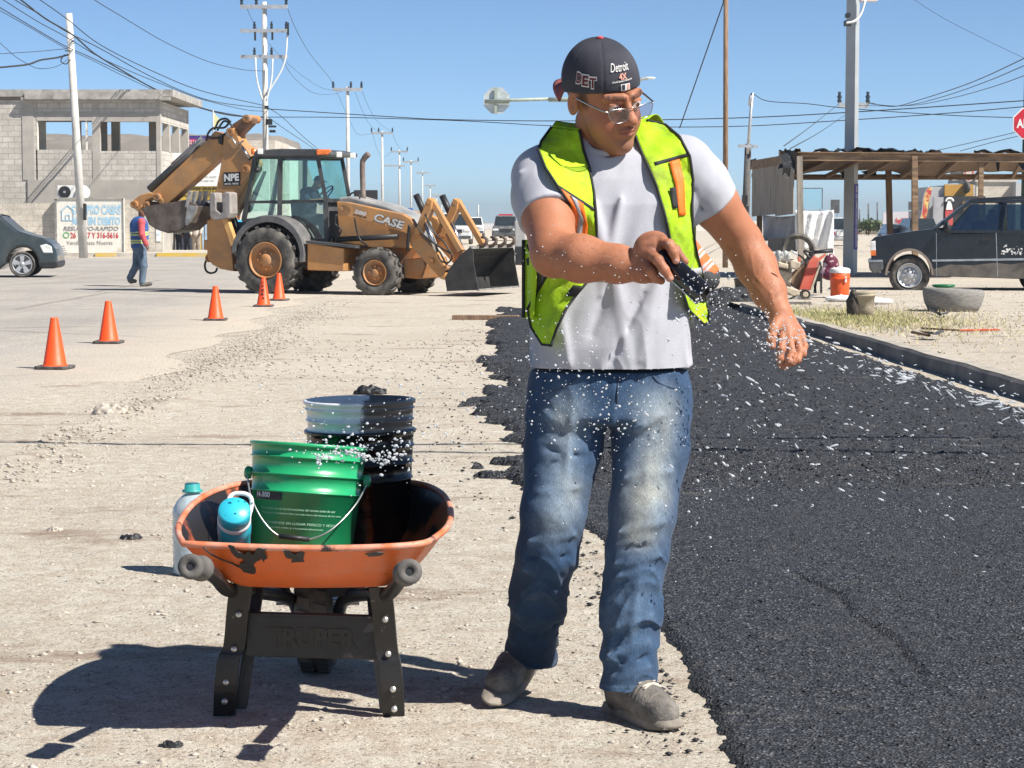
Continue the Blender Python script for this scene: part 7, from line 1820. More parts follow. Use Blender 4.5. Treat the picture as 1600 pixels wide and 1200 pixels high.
M_SHIRT = clothmat('light_grey_jersey', (.37, .375, .42), (.45, .455, .495))
shirt = mesh_np('shirt', V, Q, mat=M_SHIRT, smooth=True, loc=mo); shirt.parent = man
# --- jeans
def j(px, py, d): return A(P(px, py, d))
RT = [(j(892, 622, 5.75), .108), (j(880, 700, 5.715), .100), (j(865, 800, 5.665), .084), (j(856, 862, 5.68), .079), (j(841, 940, 5.77), .071), (j(830, 1022, 5.88), .063)]
LT = [(j(1014, 622, 5.745), .108), (j(1017, 700, 5.70), .100), (j(1004, 800, 5.635), .085), (j(995, 862, 5.615), .079), (j(986, 950, 5.61), .0745), (j(981, 1080, 5.60), .068)]
JF = []
def jf(pts, w, h, off): JF.append((j(*pts[0], off), j(*pts[1], off), w, h))
for a, b, w, h, o_ in (((945, 700), (1050, 640), .010, .007, 5.60), ((950, 725), (1040, 690), .009, -.006, 5.59), ((955, 750), (1062, 735), .010, .006, 5.59), ((940, 690), (850, 645), .010, .006, 5.63), ((935, 720), (850, 700), .009, -.006, 5.62), ((930, 760), (840, 770), .010, .006, 5.60),
                       ((950, 835), (1045, 815), .010, .009, 5.55), ((948, 862), (1040, 850), .008, -.007, 5.54), ((945, 885), (1040, 868), .009, .008, 5.54), ((945, 905), (1020, 893), .008, .006, 5.54), ((815, 848), (905, 835), .010, .009, 5.60), ((810, 872), (900, 868), .008, -.007, 5.61), ((800, 895), (895, 880), .009, .008, 5.63),
                       ((945, 985), (1030, 960), .010, .007, 5.54), ((940, 1030), (1025, 1000), .010, .009, 5.54), ((940, 1046), (1022, 1022), .007, -.007, 5.54), ((940, 1062), (1022, 1042), .008, .009, 5.54), ((938, 1015), (980, 1050), .008, .007, 5.54), ((795, 965), (880, 940), .009, .008, 5.72), ((790, 985), (878, 975), .008, -.006, 5.76), ((790, 1003), (872, 990), .008, .008, 5.80),
                       ((1000, 900), (985, 1000), .012, .006, 5.53), ((845, 895), (825, 965), .012, .006, 5.66), ((960, 600), (958, 690), .006, .004, 5.60), ((895, 640), (880, 780), .016, .005, 5.60), ((1020, 650), (1005, 790), .016, .005, 5.57)): jf((a, b), w, h, o_)
HIP = np.array([(560, 834, 1068, 5.74, .135), (600, 831, 1070, 5.74, .140), (640, 828, 1072, 5.74, .143), (680, 824, 1073, 5.735, .140)], float)
hz_ = np.array([P(950, r[0], r[3]).z for r in HIP]); hl = np.array([P(r[1], r[0], r[3]).x for r in HIP]); hr = np.array([P(r[2], r[0], r[3]).x for r in HIP]); ho = np.argsort(hz_)
cuffR, cuffRn = j(829, 1028, 5.885), norm(RT[-1][0] - RT[-2][0]); cuffL, cuffLn = j(980, 1084, 5.60), norm(LT[-1][0] - LT[-2][0])
cuffLn = norm(cuffLn + A((.05, -.12, 0)))
def jeans_sdf(p):
    z = p[:, 2]
    f = lambda v: np.interp(z, hz_[ho], v[ho])
    cx, a, b, cy = (f(hl) + f(hr)) / 2, (f(hr) - f(hl)) / 2, f(HIP[:, 4]), f(HIP[:, 3])
    k = (np.abs((p[:, 0] - cx) / a) ** 2.4 + np.abs((p[:, 1] - cy) / b) ** 2.4) ** (1 / 2.4)
    hip = smax((k - 1) * np.minimum(a, b) * .9, A(P(950, 660, 5.7))[2] - z, .03)
    R = smax(chain(p, RT + [(RT[-1][0] + cuffRn * .05, .066)], .02), (p - cuffR) @ cuffRn, .005)
    Lg = smax(chain(p, LT + [(LT[-1][0] + cuffLn * .05, .068)], .02), (p - cuffL) @ cuffLn, .005)
    d = smin(np.minimum(R, Lg), hip, .035)
    d = d - 1.55 * creases(p, JF)
    low = np.clip((A(P(950, 780, 5.7))[2] - z) / .25, .25, 1)
    d = d - .014 * low * (fbm(p + .05 * np.sin(p[:, [2, 0, 1]] * 11), (8, 8, 17), 3) - .46) - .0035 * (fbm(p, (24, 24, 40), 2) - .4)
    tl = p + np.stack([.0 * z, .0 * z, .5 * p[:, 0] + .22 * np.sin(p[:, 0] * 23 + 3)], 1) * .35
    rg = 1 - np.abs(2 * vnoise(tl, (6, 6, 21)) - 1)
    d = d - .012 * np.clip(low * 1.1 - .12, 0, 1) * (rg ** 3 - .25)
    return smax(d, z - A(P(950, 578, 5.72))[2], .005)
V, Q = surfnet(jeans_sdf, (-.06, 5.40, .09), (.50, 6.0, .99), .0048, 1)
dn = np.zeros(len(V)); dirt = np.zeros(len(V))
for a, b, w, s_ in (((885, 640), (872, 800), .062, .75), ((1022, 640), (1008, 790), .062, .95), ((998, 840), (985, 960), .055, .62), ((880, 800), (862, 850), .05, .35), ((985, 1000), (980, 1075), .055, .45)):
    s, t = segd(V, j(*a, 5.60), j(*b, 5.56)); dn += s_ * np.exp(-(s / w) ** 2)
for a, b, w, s_ in (((1035, 640), (1015, 760), .055, .7), ((1005, 780), (1000, 830), .05, .9), ((880, 650), (870, 720), .05, .5), ((890, 770), (870, 815), .05, .55)):
    s, t = segd(V, j(*a, 5.60), j(*b, 5.56)); dirt += s_ * np.exp(-(s / w) ** 2)
dn = np.clip(dn * (.55 + .9 * fbm(V, (20, 20, 8), 3)), 0, 1); dirt = np.clip(dirt * (.2 + 1.5 * fbm(V, (22, 22, 12), 4)), 0, 1)
# wear along the raised folds
wear = np.clip(creases(V, JF) / .008, 0, 1); dn = np.clip(dn + .30 * wear, 0, 1)
ctop = A(P(950, 592, 5.72))[2]
base = A((.024, .056, .118)); fade = A((.15, .225, .32)); dust = A((.34, .315, .23))
dark = np.clip((A(P(950, 850, 5.7))[2] - V[:, 2]) / .3, 0, 1) * np.clip((A(P(925, 850, 5.7))[0] - V[:, 0]) / .05, 0, 1)  # shade on his lower right leg, put into the denim colour
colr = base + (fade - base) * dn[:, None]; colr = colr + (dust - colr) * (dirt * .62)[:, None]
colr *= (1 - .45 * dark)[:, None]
hem = np.minimum(np.abs((V - cuffR) @ cuffRn + .022) + 10 * (np.linalg.norm(V - cuffR, axis=1) > .14), np.abs((V - cuffL) @ cuffLn + .022) + 10 * (np.linalg.norm(V - cuffL, axis=1) > .14))
colr = colr + (fade * .8 - colr) * (np.clip(1 - hem / .004, 0, 1) * .6)[:, None]
def denim():
    m, N, L, B = newmat('worn_denim'); a = nd(N, 'ShaderNodeAttribute', attribute_name='tone'); v = coords(N, L)
    c = mix(N, L, .5, a.outputs['Color'], ramp(N, L, noise(N, L, coords(N, L, (1, 1, .18)), 520, 3), [(.25, .12), (.75, .88)]), 'OVERLAY')
    c = mix(N, L, .35, c, ramp(N, L, noise(N, L, coords(N, L, (1, 1, .4)), 32, 6, .7), [(.3, .2), (.7, .8)]), 'OVERLAY')
    L.new(c, B.inputs['Base Color']); B.inputs['Roughness'].default_value = .9; B.inputs['Specular IOR Level'].default_value = .2; B.inputs['Sheen Weight'].default_value = .1
    b = bump(N, L, noise(N, L, coords(N, L, (1, 1, .3)), 420, 2), None, .35, .0015)
    bump(N, L, noise(N, L, v, 28, 5, .6), B, .35, .006, b)
    return m
M_DENIM = denim()
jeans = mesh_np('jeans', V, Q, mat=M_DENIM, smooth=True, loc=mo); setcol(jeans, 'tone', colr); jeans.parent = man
LOC[jeans] = Vector((0, 0, 0))
def march(f, px, py, d0=5.35, d1=6.0, n=130, off=0.0):
    """first point of a surface along the sight line (or the nearest one)"""
    r = A(ray(px, py)); ds = np.linspace(d0, d1, n); pts = A((0, 0, CAMZ)) + (ds / r[1])[:, None] * r
    v = f(pts) - off; k = np.argmax(v < 0) if (v < 0).any() else int(np.argmin(v))
    return Vector(pts[k])
def seam(pts, f, parent, name, m, r=.0022, off=.001):
    o = MB(); o.tube(spline([march(f, x, y, off=off) for x, y in pts], 5), r, 6); return o.build(name, m, parent)
M_STITCH = mat('stitched_edge', (.035, .06, .11), .9, bmp=0)
seam([(832, 608), (850, 612), (870, 610), (893, 598), (903, 588)], jeans_sdf, jeans, 'pocket_edge', M_STITCH, .003)
seam([(1072, 606), (1050, 606), (1030, 598), (1020, 587)], jeans_sdf, jeans, 'pocket_edge', M_STITCH, .003)
seam([(966, 590), (964, 630), (958, 668), (950, 690)], jeans_sdf, jeans, 'fly_seam', M_STITCH, .0028)
def beltloop(px, py):
    a, b = march(jeans_sdf, px, py - 8, off=.003), march(jeans_sdf, px, py + 10, off=.003); o = MB(); o.bar(a, b, .012, .005); o.build('belt_loop', M_DENIM, jeans)
# --- boots
M_BOOT = mat('dusty_grey_boot', (.055, .051, .047), .85, col2=(.13, .12, .11), scale=22, dirt=(.25, .225, .195), dscale=14, dlo=.42, dhi=.72, bmp=.7, bscale=110, bdist=.006)
M_SOLE = mat('dusty_sole', (.10, .09, .08), .9, col2=(.27, .235, .195), scale=12, bmp=.4)
M_LACE = mat('boot_lace', (.46, .41, .34), .9, bmp=0)
def boot(toe, heel, ankle, up, shade):
    """toe, heel: sole points on the ground line; ankle: shaft centre"""
    toe, heel, ankle, up = A(toe), A(heel), A(ankle), norm(up)
    f = norm(toe - heel); s = norm(np.cross(f, up)); up = np.cross(s, f); Lf = np.linalg.norm(toe - heel)
    def pt(t, h, w=0): return heel + f * (t * Lf) + up * h + s * w
    def g(p):
        d = smin(ell(p, pt(.80, .036), (1, 1, 1)) * 0 + cap(p, pt(.80, .042, .004), pt(.62, .052, .002), .044, .046), cap(p, pt(.62, .052), pt(.22, .066), .044, .042), .025)
        d = smin(d, cap(p, pt(.16, .045), pt(.17, .10), .041, .043), .03)
        d = smin(d, cap(p, pt(.46, .080), pt(.22, .115), .040, .044), .03)
        d = smin(d, cap(p, pt(.20, .10), ankle, .046, .050), .03)
        d = smax(d, -((p - heel) @ up - .012), .01)
        sx = (p - heel) @ s; tx = ((p - heel) @ f) / Lf
        return d + .0012 * np.sin(tx * 120) * (tx > .45) * (tx < .62)
    lo_, hi_ = np.minimum.reduce([toe, heel, ankle]) - .1, np.maximum.reduce([toe, heel, ankle]) + .1
    V, Q = surfnet(g, lo_, hi_, .0045, 1)
    b = mesh_np('boot', V, Q, mat=M_BOOT, smooth=True, loc=mo); b.parent = man; LOC[b] = Vector((0, 0, 0))
    outl = [(-.03, .0), (-.02, .030), (.10, .036), (.35, .036), (.60, .046), (.82, .047), (.96, .032), (1.02, .0), (.96, -.032), (.82, -.045), (.60, -.044), (.35, -.034), (.10, -.035), (-.02, -.03)]
    o = MB(); ro = [Vector(pt(t, 0, w)) for t, w in outl]; ro = spline(ro + [ro[0]], 3)[:-1]; m = len(ro); c = Vector(pt(.5, .0))
    rows = []
    for h, sc in ((.0, .94), (.004, .98), (.014, 1.0), (.022, .97), (.032, .94)): rows.append([c + (p - c) * sc + Vector(up * (h + (.010 * max(0, ((A(p) - heel) @ f) / Lf - .75) / .25 if h < .02 else 0))) for p in ro])
    vs = [p for r in rows for p in r]; fs = [(a * m + i, a * m + (i + 1) % m, (a + 1) * m + (i + 1) % m, (a + 1) * m + i) for a in range(len(rows) - 1) for i in range(m)]
    fs += [tuple(range(m - 1, -1, -1)), tuple(range((len(rows) - 1) * m, len(rows) * m))]
    o.add(vs, fs, True)
    for t in np.linspace(.05, .95, 12):
        for sg in (-1, 1): o.box(pt(t, .009 + .010 * max(0, t - .75) * 4, sg * (.034 if .5 < t < .9 else .026)), (.010, .010, .012))
    o.build('sole', M_SOLE, b)
    def top(t, w):
        hs = np.linspace(.20, .02, 91); v = g(np.array([pt(t, h, w) for h in hs])); k = np.argmax(v < 0) if (v < 0).any() else 60
        return Vector(pt(t, hs[k] + .002, w))
    o = MB()
    for k in range(5):
        t = .64 - .085 * k; h = 0
        o.tube(spline([top(t, -.026), top(t - .018, 0), top(t - .035, .026)], 4), .0036, 5); o.tube(spline([top(t, .026), top(t - .016, 0), top(t - .035, -.026)], 4), .0036, 5)
    o.build('laces', M_LACE, b)
    o = MB(); o.tube(spline([top(.76, w) - Vector(up * .0015) for w in np.linspace(-.040, .040, 9)], 3), .0022, 5); o.tube(spline([top(.50 - .25 * k / 8, sg * .033) for sg in (1,) for k in range(9)], 2), .002, 5); o.build('seam', M_SOLE, b)
    o = MB(); o.tube([Vector(ankle + A(up) * .02 + (f * math.cos(k * .35) + s * math.sin(k * .35)) * .050) for k in range(18)], .011, 6, closed=True); o.build('padded_collar', M_BLK, b)
    return pt, b
ptR, bR = boot(G(764, 1109, .006), A(G(852, 1060, .006)) * (1, 1, 0) + A((-.005, .03, .085)), A(P(838, 1010, 5.90)), (.10, -.35, .9), 0)
ptL, bL = boot(G(1058, 1146, .006), G(956, 1112, .006), A(P(982, 1072, 5.615)), (0, -.05, 1), 0)

# --- cap, worn backwards
M_CAP = mat('faded_navy_cap', (.022, .024, .036), .9, col2=(.045, .046, .060), scale=9, dirt=(.12, .11, .105), dscale=16, dlo=.60, dhi=.78, bmp=.25, bscale=400, bdist=.0015)
def cap_sdf(p):
    q = HL(p)
    d = ell(q, (0, .012, .040), (.0895, .1085, .104))
    seam_ = np.abs(np.sin(3 * np.arctan2(q[:, 1] - .012, q[:, 0]))) * np.linalg.norm(q[:, :2] - A((0, .012)), axis=1)
    d = d + .0014 * np.exp(-(seam_ / .006) ** 2) * (q[:, 2] > .03) - .003 * (fbm(q, (18, 18, 12), 2) - .45)
    cut = .022 - q[:, 2] + (q[:, 1] - .01) * -.13 - .010 * np.clip((q[:, 1] - .02) / .08, 0, 1)
    return smax(smax(d, -ell(q, (0, .012, .036), (.082, .101, .090)), .002), cut, .004)
V, Q = surfnet(cap_sdf, HC - .19, HC + .21, .0036, 2)
hat = mesh_np('cap', V, Q, mat=M_CAP, smooth=True, loc=mo); hat.parent = man; LOC[hat] = Vector((0, 0, 0))
rows = []
for i in range(7):
    t = i / 6; row = []
    for k in range(15):
        a = math.radians(90 + (k - 7) / 7 * 58); r = 1 + .80 * t * math.cos((k - 7) / 7 * 1.25)
        xx_, yy_ = .082 * math.cos(a) * (1 + .12 * t), .010 + .101 * math.sin(a) * r
        row.append(Vector(HW((xx_, yy_,  .016 - .014 * t - .8 * xx_ * xx_ * (1.8 + 2 * t) * t))))
    rows.append(row)
o = MB(); o.grid(rows); o.build('brim', mat('faded_rose_brim', (.30, .075, .07), .85, col2=(.22, .06, .06), scale=20, bmp=.2, bscale=300), hat, solid=.004)
o = MB(); o.ball(HW((0, .012, .143)), .0095, 10, (1, 1, .6)); o.build('button', mat('red_button', (.42, .05, .05), .8, bmp=0), hat)
o = MB()
def on_cap(a, z, off=.0012):
    lo_r, hi_r = .03, .16
    for _ in range(22):
        r = (lo_r + hi_r) / 2; q_ = A([[r * math.cos(a), .012 + r * math.sin(a), z]])
        if ell(q_, (0, .012, .040), (.0895, .1085, .104))[0] < 0: lo_r = r
        else: hi_r = r
    return Vector(HW(((lo_r + off) * math.cos(a), .012 + (lo_r + off) * math.sin(a), z)))
def cap_text(txt, a0, z0, width, height, m, bold=.02, off=.002, tilt=0, shear=0, name='embroidery'):
    tm = text_mb(txt, width, (0, 0, 0), (1, 0, 0), (0, 1, 0), (0, 0, 1), 0, height, bold, shear)
    tm.v = [tuple(on_cap(math.radians(a0) + v[0] / .098, z0 + v[1] + tilt * v[0], off)) for v in tm.v]
    return tm.build(name, m, hat, recalc=False)
M_THW = mat('white_thread', (.70, .68, .66), .8, bmp=0); M_THM = mat('maroon_thread', (.12, .015, .02), .8, bmp=0); M_THP = mat('salmon_thread', (.62, .30, .24), .8, bmp=0)
for k, ch in enumerate('DET'):
    a_ = 196 + 11.5 * k; z_ = .052 - .0035 * k
    cap_text(ch, a_ - 1, z_ - .002, .0215, .030, M_THW, .085, .0026); cap_text(ch, a_ + .6, z_ + .001, .017, .024, M_THM, .03, .0040)
cap_text('Detroit', 250, .083, .050, .019, M_THW, .0, .0026, .02, .35)
cap_text('4X', 260.5, .064, .020, .015, M_THP, .03, .0026, .02)
cap_text('World Series Champions', 250.5, .0565, .050, .0055, M_THW, .02, .0026, .08)
def cap_patch(a0, a1, z0, z1, m, off):
    o = MB(); o.grid([[on_cap(math.radians(a0 + (a1 - a0) * k / 6), z0 + (z1 - z0) * i / 3, off) for k in range(7)] for i in range(4)]); o.build('embroidered_badge', m, hat, recalc=False)
cap_patch(262, 275, .038, .054, M_THW, .0024); cap_patch(263, 267.5, .0395, .0525, mat('navy_thread', (.03, .035, .06), .8, bmp=0), .0032); cap_patch(270.5, 274, .0395, .0525, M_THP, .0032)

# --- glasses, low on the nose
gl = None
M_FRAME = mat('silver_wire_frame', (.42, .41, .42), .25, metal=1, bmp=0)
M_LENS = glassmat('spectacle_lens', (.80, .78, .84), .02, .94)
def lens_pts(sg): return [(sg * x, y, z) for x, y, z in ((.009, -.121, -.006), (.012, -.121, -.024), (.026, -.120, -.032), (.048, -.118, -.031), (.061, -.116, -.018), (.064, -.115, .000), (.044, -.118, .002), (.022, -.120, .000))]
o = MB()
for sg in (-1, 1): o.tube([HW(p) for p in [A(v) for v in spline([Vector(v) for v in lens_pts(sg) + [lens_pts(sg)[0]]], 4)[:-1]]], .0011, 6, closed=True)
o.tube([HW(p) for p in ((-.011, -.121, -.002), (0, -.124, .001), (.011, -.121, -.002))], .0012, 6)
for sg in (-1, 1): o.tube([HW((sg * x, y, z)) for x, y, z in ((.064, -.115, -.003), (.072, -.106, -.001), (.080, -.055, .006), (.083, -.010, .011), (.084, .006, .010))], [.0016, .0022, .0027, .0024, .002], 8)
gl = o.build('glasses', M_FRAME, man); LOC[gl] = Vector((0, 0, 0))
for sg in (-1, 1):
    o = MB(); o.prism([HW(p) for p in lens_pts(sg)], Vector(RH @ A((0, -.0012, 0)))); o.build('lens', M_LENS, gl)

# --- open safety vest
def vestmat():
    m, N, L, B = newmat('lime_mesh_fabric'); v = coords(N, L)
    c = ramp(N, L, noise(N, L, v, 4, 5), [(.35, (.33, .56, .014)), (.65, (.44, .66, .025))])
    c = mix(N, L, ramp(N, L, noise(N, L, v, 9, 8, .75), [(.50, .0), (.66, .65)]), c, (.17, .18, .05))
    vo = N.new('ShaderNodeTexVoronoi'); vo.inputs['Scale'].default_value = 330; L.new(v, vo.inputs['Vector'])
    L.new(c, B.inputs['Base Color']); B.inputs['Roughness'].default_value = .7; B.inputs['Specular IOR Level'].default_value = .2
    b = bump(N, L, vo.outputs['Distance'], None, .3, .001); bump(N, L, noise(N, L, v, 26, 5), B, .5, .008, b)
    return m
M_VEST = vestmat()
M_VTRIM = mat('black_binding', (.018, .02, .02), .8, bmp=.2)
M_VOR = mat('orange_fluorescent_strip', (.86, .16, .012), .6, var=.08, scale=8, dirt=(.35, .12, .04), dscale=12, dlo=.6, dhi=.8, bmp=.1)
M_VREF = mat('grey_reflective_tape', (.34, .345, .36), .4, var=.15, scale=20, bmp=.1)
vest = MB().add([(0, 0, 0)], []).build('vest', M_VEST, man, recalc=False) if False else None
wr_sdf = lambda p: np.minimum(shirt_sdf(p), jeans_sdf(p))
def panel(rows_px, off=.011, nx=12, ny=6):
    """rows_px: (left px, right px, left py, right py[, extra depth left, right]) from the shoulder down"""
    rows = [list(r) + [0, 0] if len(r) == 4 else list(r) for r in rows_px]
    dense = []
    for i in range(len(rows) - 1):
        for k in range(ny): dense.append([a + (b - a) * k / ny for a, b in zip(rows[i], rows[i + 1])])
    dense.append(rows[-1])
    G_ = []
    for (xl, xr, yl, yr, el_, er) in dense:
        row = []
        for k in range(nx + 1):
            t = k / nx; x, y = xl + (xr - xl) * t, yl + (yr - yl) * t
            p = march(wr_sdf, x, y, off=off); row.append((x, y, p.y, el_ + (er - el_) * t))
        G_.append(row)
    D = np.array([[c[2] for c in r] for r in G_])
    for _ in range(14):
        Dp = np.pad(D, 1, mode='edge'); S_m = (Dp[:-2, 1:-1] + Dp[2:, 1:-1] + Dp[1:-1, :-2] + Dp[1:-1, 2:]) / 4
        D = np.minimum(D, S_m) * .5 + S_m * .5
    return [[P(c[0], c[1], D[i, k] + c[3]) + Vector((0, .005 * math.sin(i * .55 + k * .4) + .026 * (float(fbm(A([[i * .22, k * .35, 3.1]]), (1, 1, 1), 3)[0]) - .45), 0)) for k, c in enumerate(r)] for i, r in enumerate(G_)]
RP = [(862, 905, 198, 203), (846, 912, 220, 235), (841, 921, 234, 262), (852, 928, 262, 300), (872, 931, 292, 332), (890, 933, 318, 372), (880, 931, 380, 402), (860, 924, 420, 432, .0, -.01), (842, 905, 452, 455, .02, -.03), (824, 885, 482, 482, .03, -.05), (830, 870, 512, 512, .02, -.05), (847, 861, 538, 540, .0, -.04)]
LP = [(985, 1010, 193, 188), (991, 1040, 208, 195), (1000, 1062, 232, 214), (1013, 1078, 262, 244), (1026, 1083, 292, 280), (1037, 1082, 330, 320), (1047, 1083, 372, 360), (1056, 1090, 410, 400), (1062, 1099, 440, 436, -.02, .0), (1070, 1104, 466, 470, -.03, .0), (1076, 1107, 484, 492, -.03, 0), (1100, 1108, 507, 504, -.02, 0)]
gR, gL = panel(RP), panel(LP)
o = MB(); o.grid(gR); o.grid(gL)
# back of the vest, following the shirt
bxs = np.linspace(0, 1, 20); bk = []
for i in range(26):
    py = 205 + (500 - 205) * i / 25; row = []
    xl, xr = np.interp(py, ROW[:, 0], ROW[:, 1]) + (10 if py < 330 else -6), np.interp(py, ROW[:, 0], ROW[:, 2]) - (10 if py < 330 else -6)
    for t in bxs:
        px_ = xl + (xr - xl) * t; r = A(ray(px_, py)); ds = np.linspace(6.05, 5.6, 60); pts = A((0, 0, CAMZ)) + (ds / r[1])[:, None] * r
        v = shirt_sdf(pts) - .012; kk = np.argmax(v < 0) if (v < 0).any() else int(np.argmin(v)); row.append(Vector(pts[kk]))
    bk.append(row)
for _ in range(6):
    for i in range(1, 25):
        for k in range(1, 19): bk[i][k] = (bk[i - 1][k] + bk[i + 1][k] + bk[i][k - 1] + bk[i][k + 1]) / 4
o.grid(bk)
# shoulder straps join front and back
for g, kk in ((gR, (0, 8)), (gL, (12, 19))):
    top = g[0]; rows = []
    for k in range(len(top)):
        t = k / (len(top) - 1); b_ = bk[0][int(round(kk[0] + (kk[1] - kk[0]) * t))]; m_ = (top[k] + b_) / 2; m_.z = max(top[k].z, b_.z) + .016
        rows.append(spline([top[k], m_, b_], 4))
    o.grid(rows)
vest = o.build('vest', M_VEST, man, solid=.0018); LOC[vest] = Vector((0, 0, 0))
def edge(pts, r=.0036): 
    o = MB(); o.tube(pts, r, 7); o.build('binding', M_VTRIM, vest)
off_ = Vector((0, -.002, 0))
edge([r[0] + off_ for r in gR]); edge([r[-1] + off_ for r in gR]); edge([r[0] + off_ for r in gL], .0035); edge([r[-1] + off_ for r in gL]); edge([p + off_ for p in gR[-1]]); edge([p + off_ for p in gL[-1]])
def patch(g, i0, i1, k0, k1, m, name, lift=.005):
    rows = [[g[i][k] + Vector((0, -lift, .0005)) for k in range(k0, k1 + 1)] for i in range(i0, i1 + 1)]
    o = MB(); o.grid(rows); o.build(name, m, vest, solid=.0015)
patch(gR, 24, 42, 1, 8, M_VOR, 'orange_strip'); patch(gR, 23, 24, 0, 12, M_VTRIM, 'tape_edge', .0015); patch(gR, 24, 36, 4, 6, M_VREF, 'reflective_tape', .0065); patch(gR, 33, 36, 5, 10, M_VTRIM, 'pen_loop', .008)
patch(gL, 18, 32, 6, 9, M_VOR, 'orange_strip'); patch(gL, 17, 18, 2, 12, M_VTRIM, 'tape_edge', .0015); patch(gL, 25, 30, 4, 6, M_VTRIM, 'radio_loop', .007); patch(gL, 45, 47, 2, 12, M_VREF, 'reflective_tape', .0055); patch(gL, 47, 55, 8, 11, M_VTRIM, 'hook_fastener', .0055)
patch(gR, 46, 50, 9, 12, M_VTRIM, 'hook_fastener', .0055)
# side straps between front and back, in sight below the right arm
for y0, x1 in ((398, 846), (420, 850)):
    o = MB(); a = march(shirt_sdf, 826, y0 - 10, off=.02); b = march(shirt_sdf, x1 + 16, y0 - 22, off=.02); o.bar(a + Vector((0, .03, 0)), b + Vector((0, -.01, .02)), .012, .018); o.build('side_strap', M_VTRIM, vest)
rows = []
for i in range(12):
    y = 375 + i * 11; rows.append([P(822 + (3 if i > 8 else 0), y, 5.80), P(822, y, 5.74), P(829, y + 1, 5.66), P(838 - max(0, i - 6) * 1.0, y + 2, 5.625)])
o = MB(); o.grid(rows); o.tube([r[1] + Vector((-.004, -.01, 0)) for r in rows], .006, 6); o.build('vest_side', M_VEST, vest, solid=.003)
o = MB(); o.tube([r[1] + Vector((-.006, -.012, 0)) for r in rows], .0062, 7); o.build('binding', M_VTRIM, vest)

# --- the black cup he holds
ct = thing('cup', 'wet black cup gripped in the man\'s right hand', 'cup', CU0)
o = MB(); o.lathe([(.001, 0), (.0255, 0), (.027, .004), (.0285, .156), (.0295, .160), (.0295, .165), (.0275, .165), (.0245, .02), (.001, .018)], CU0 - CA * .028, CA, 36)
o.build('shell', mat('wet_black_plastic', (.006, .006, .007), .16, bmp=.5, bscale=160, bdist=.002, coat=.6), ct)
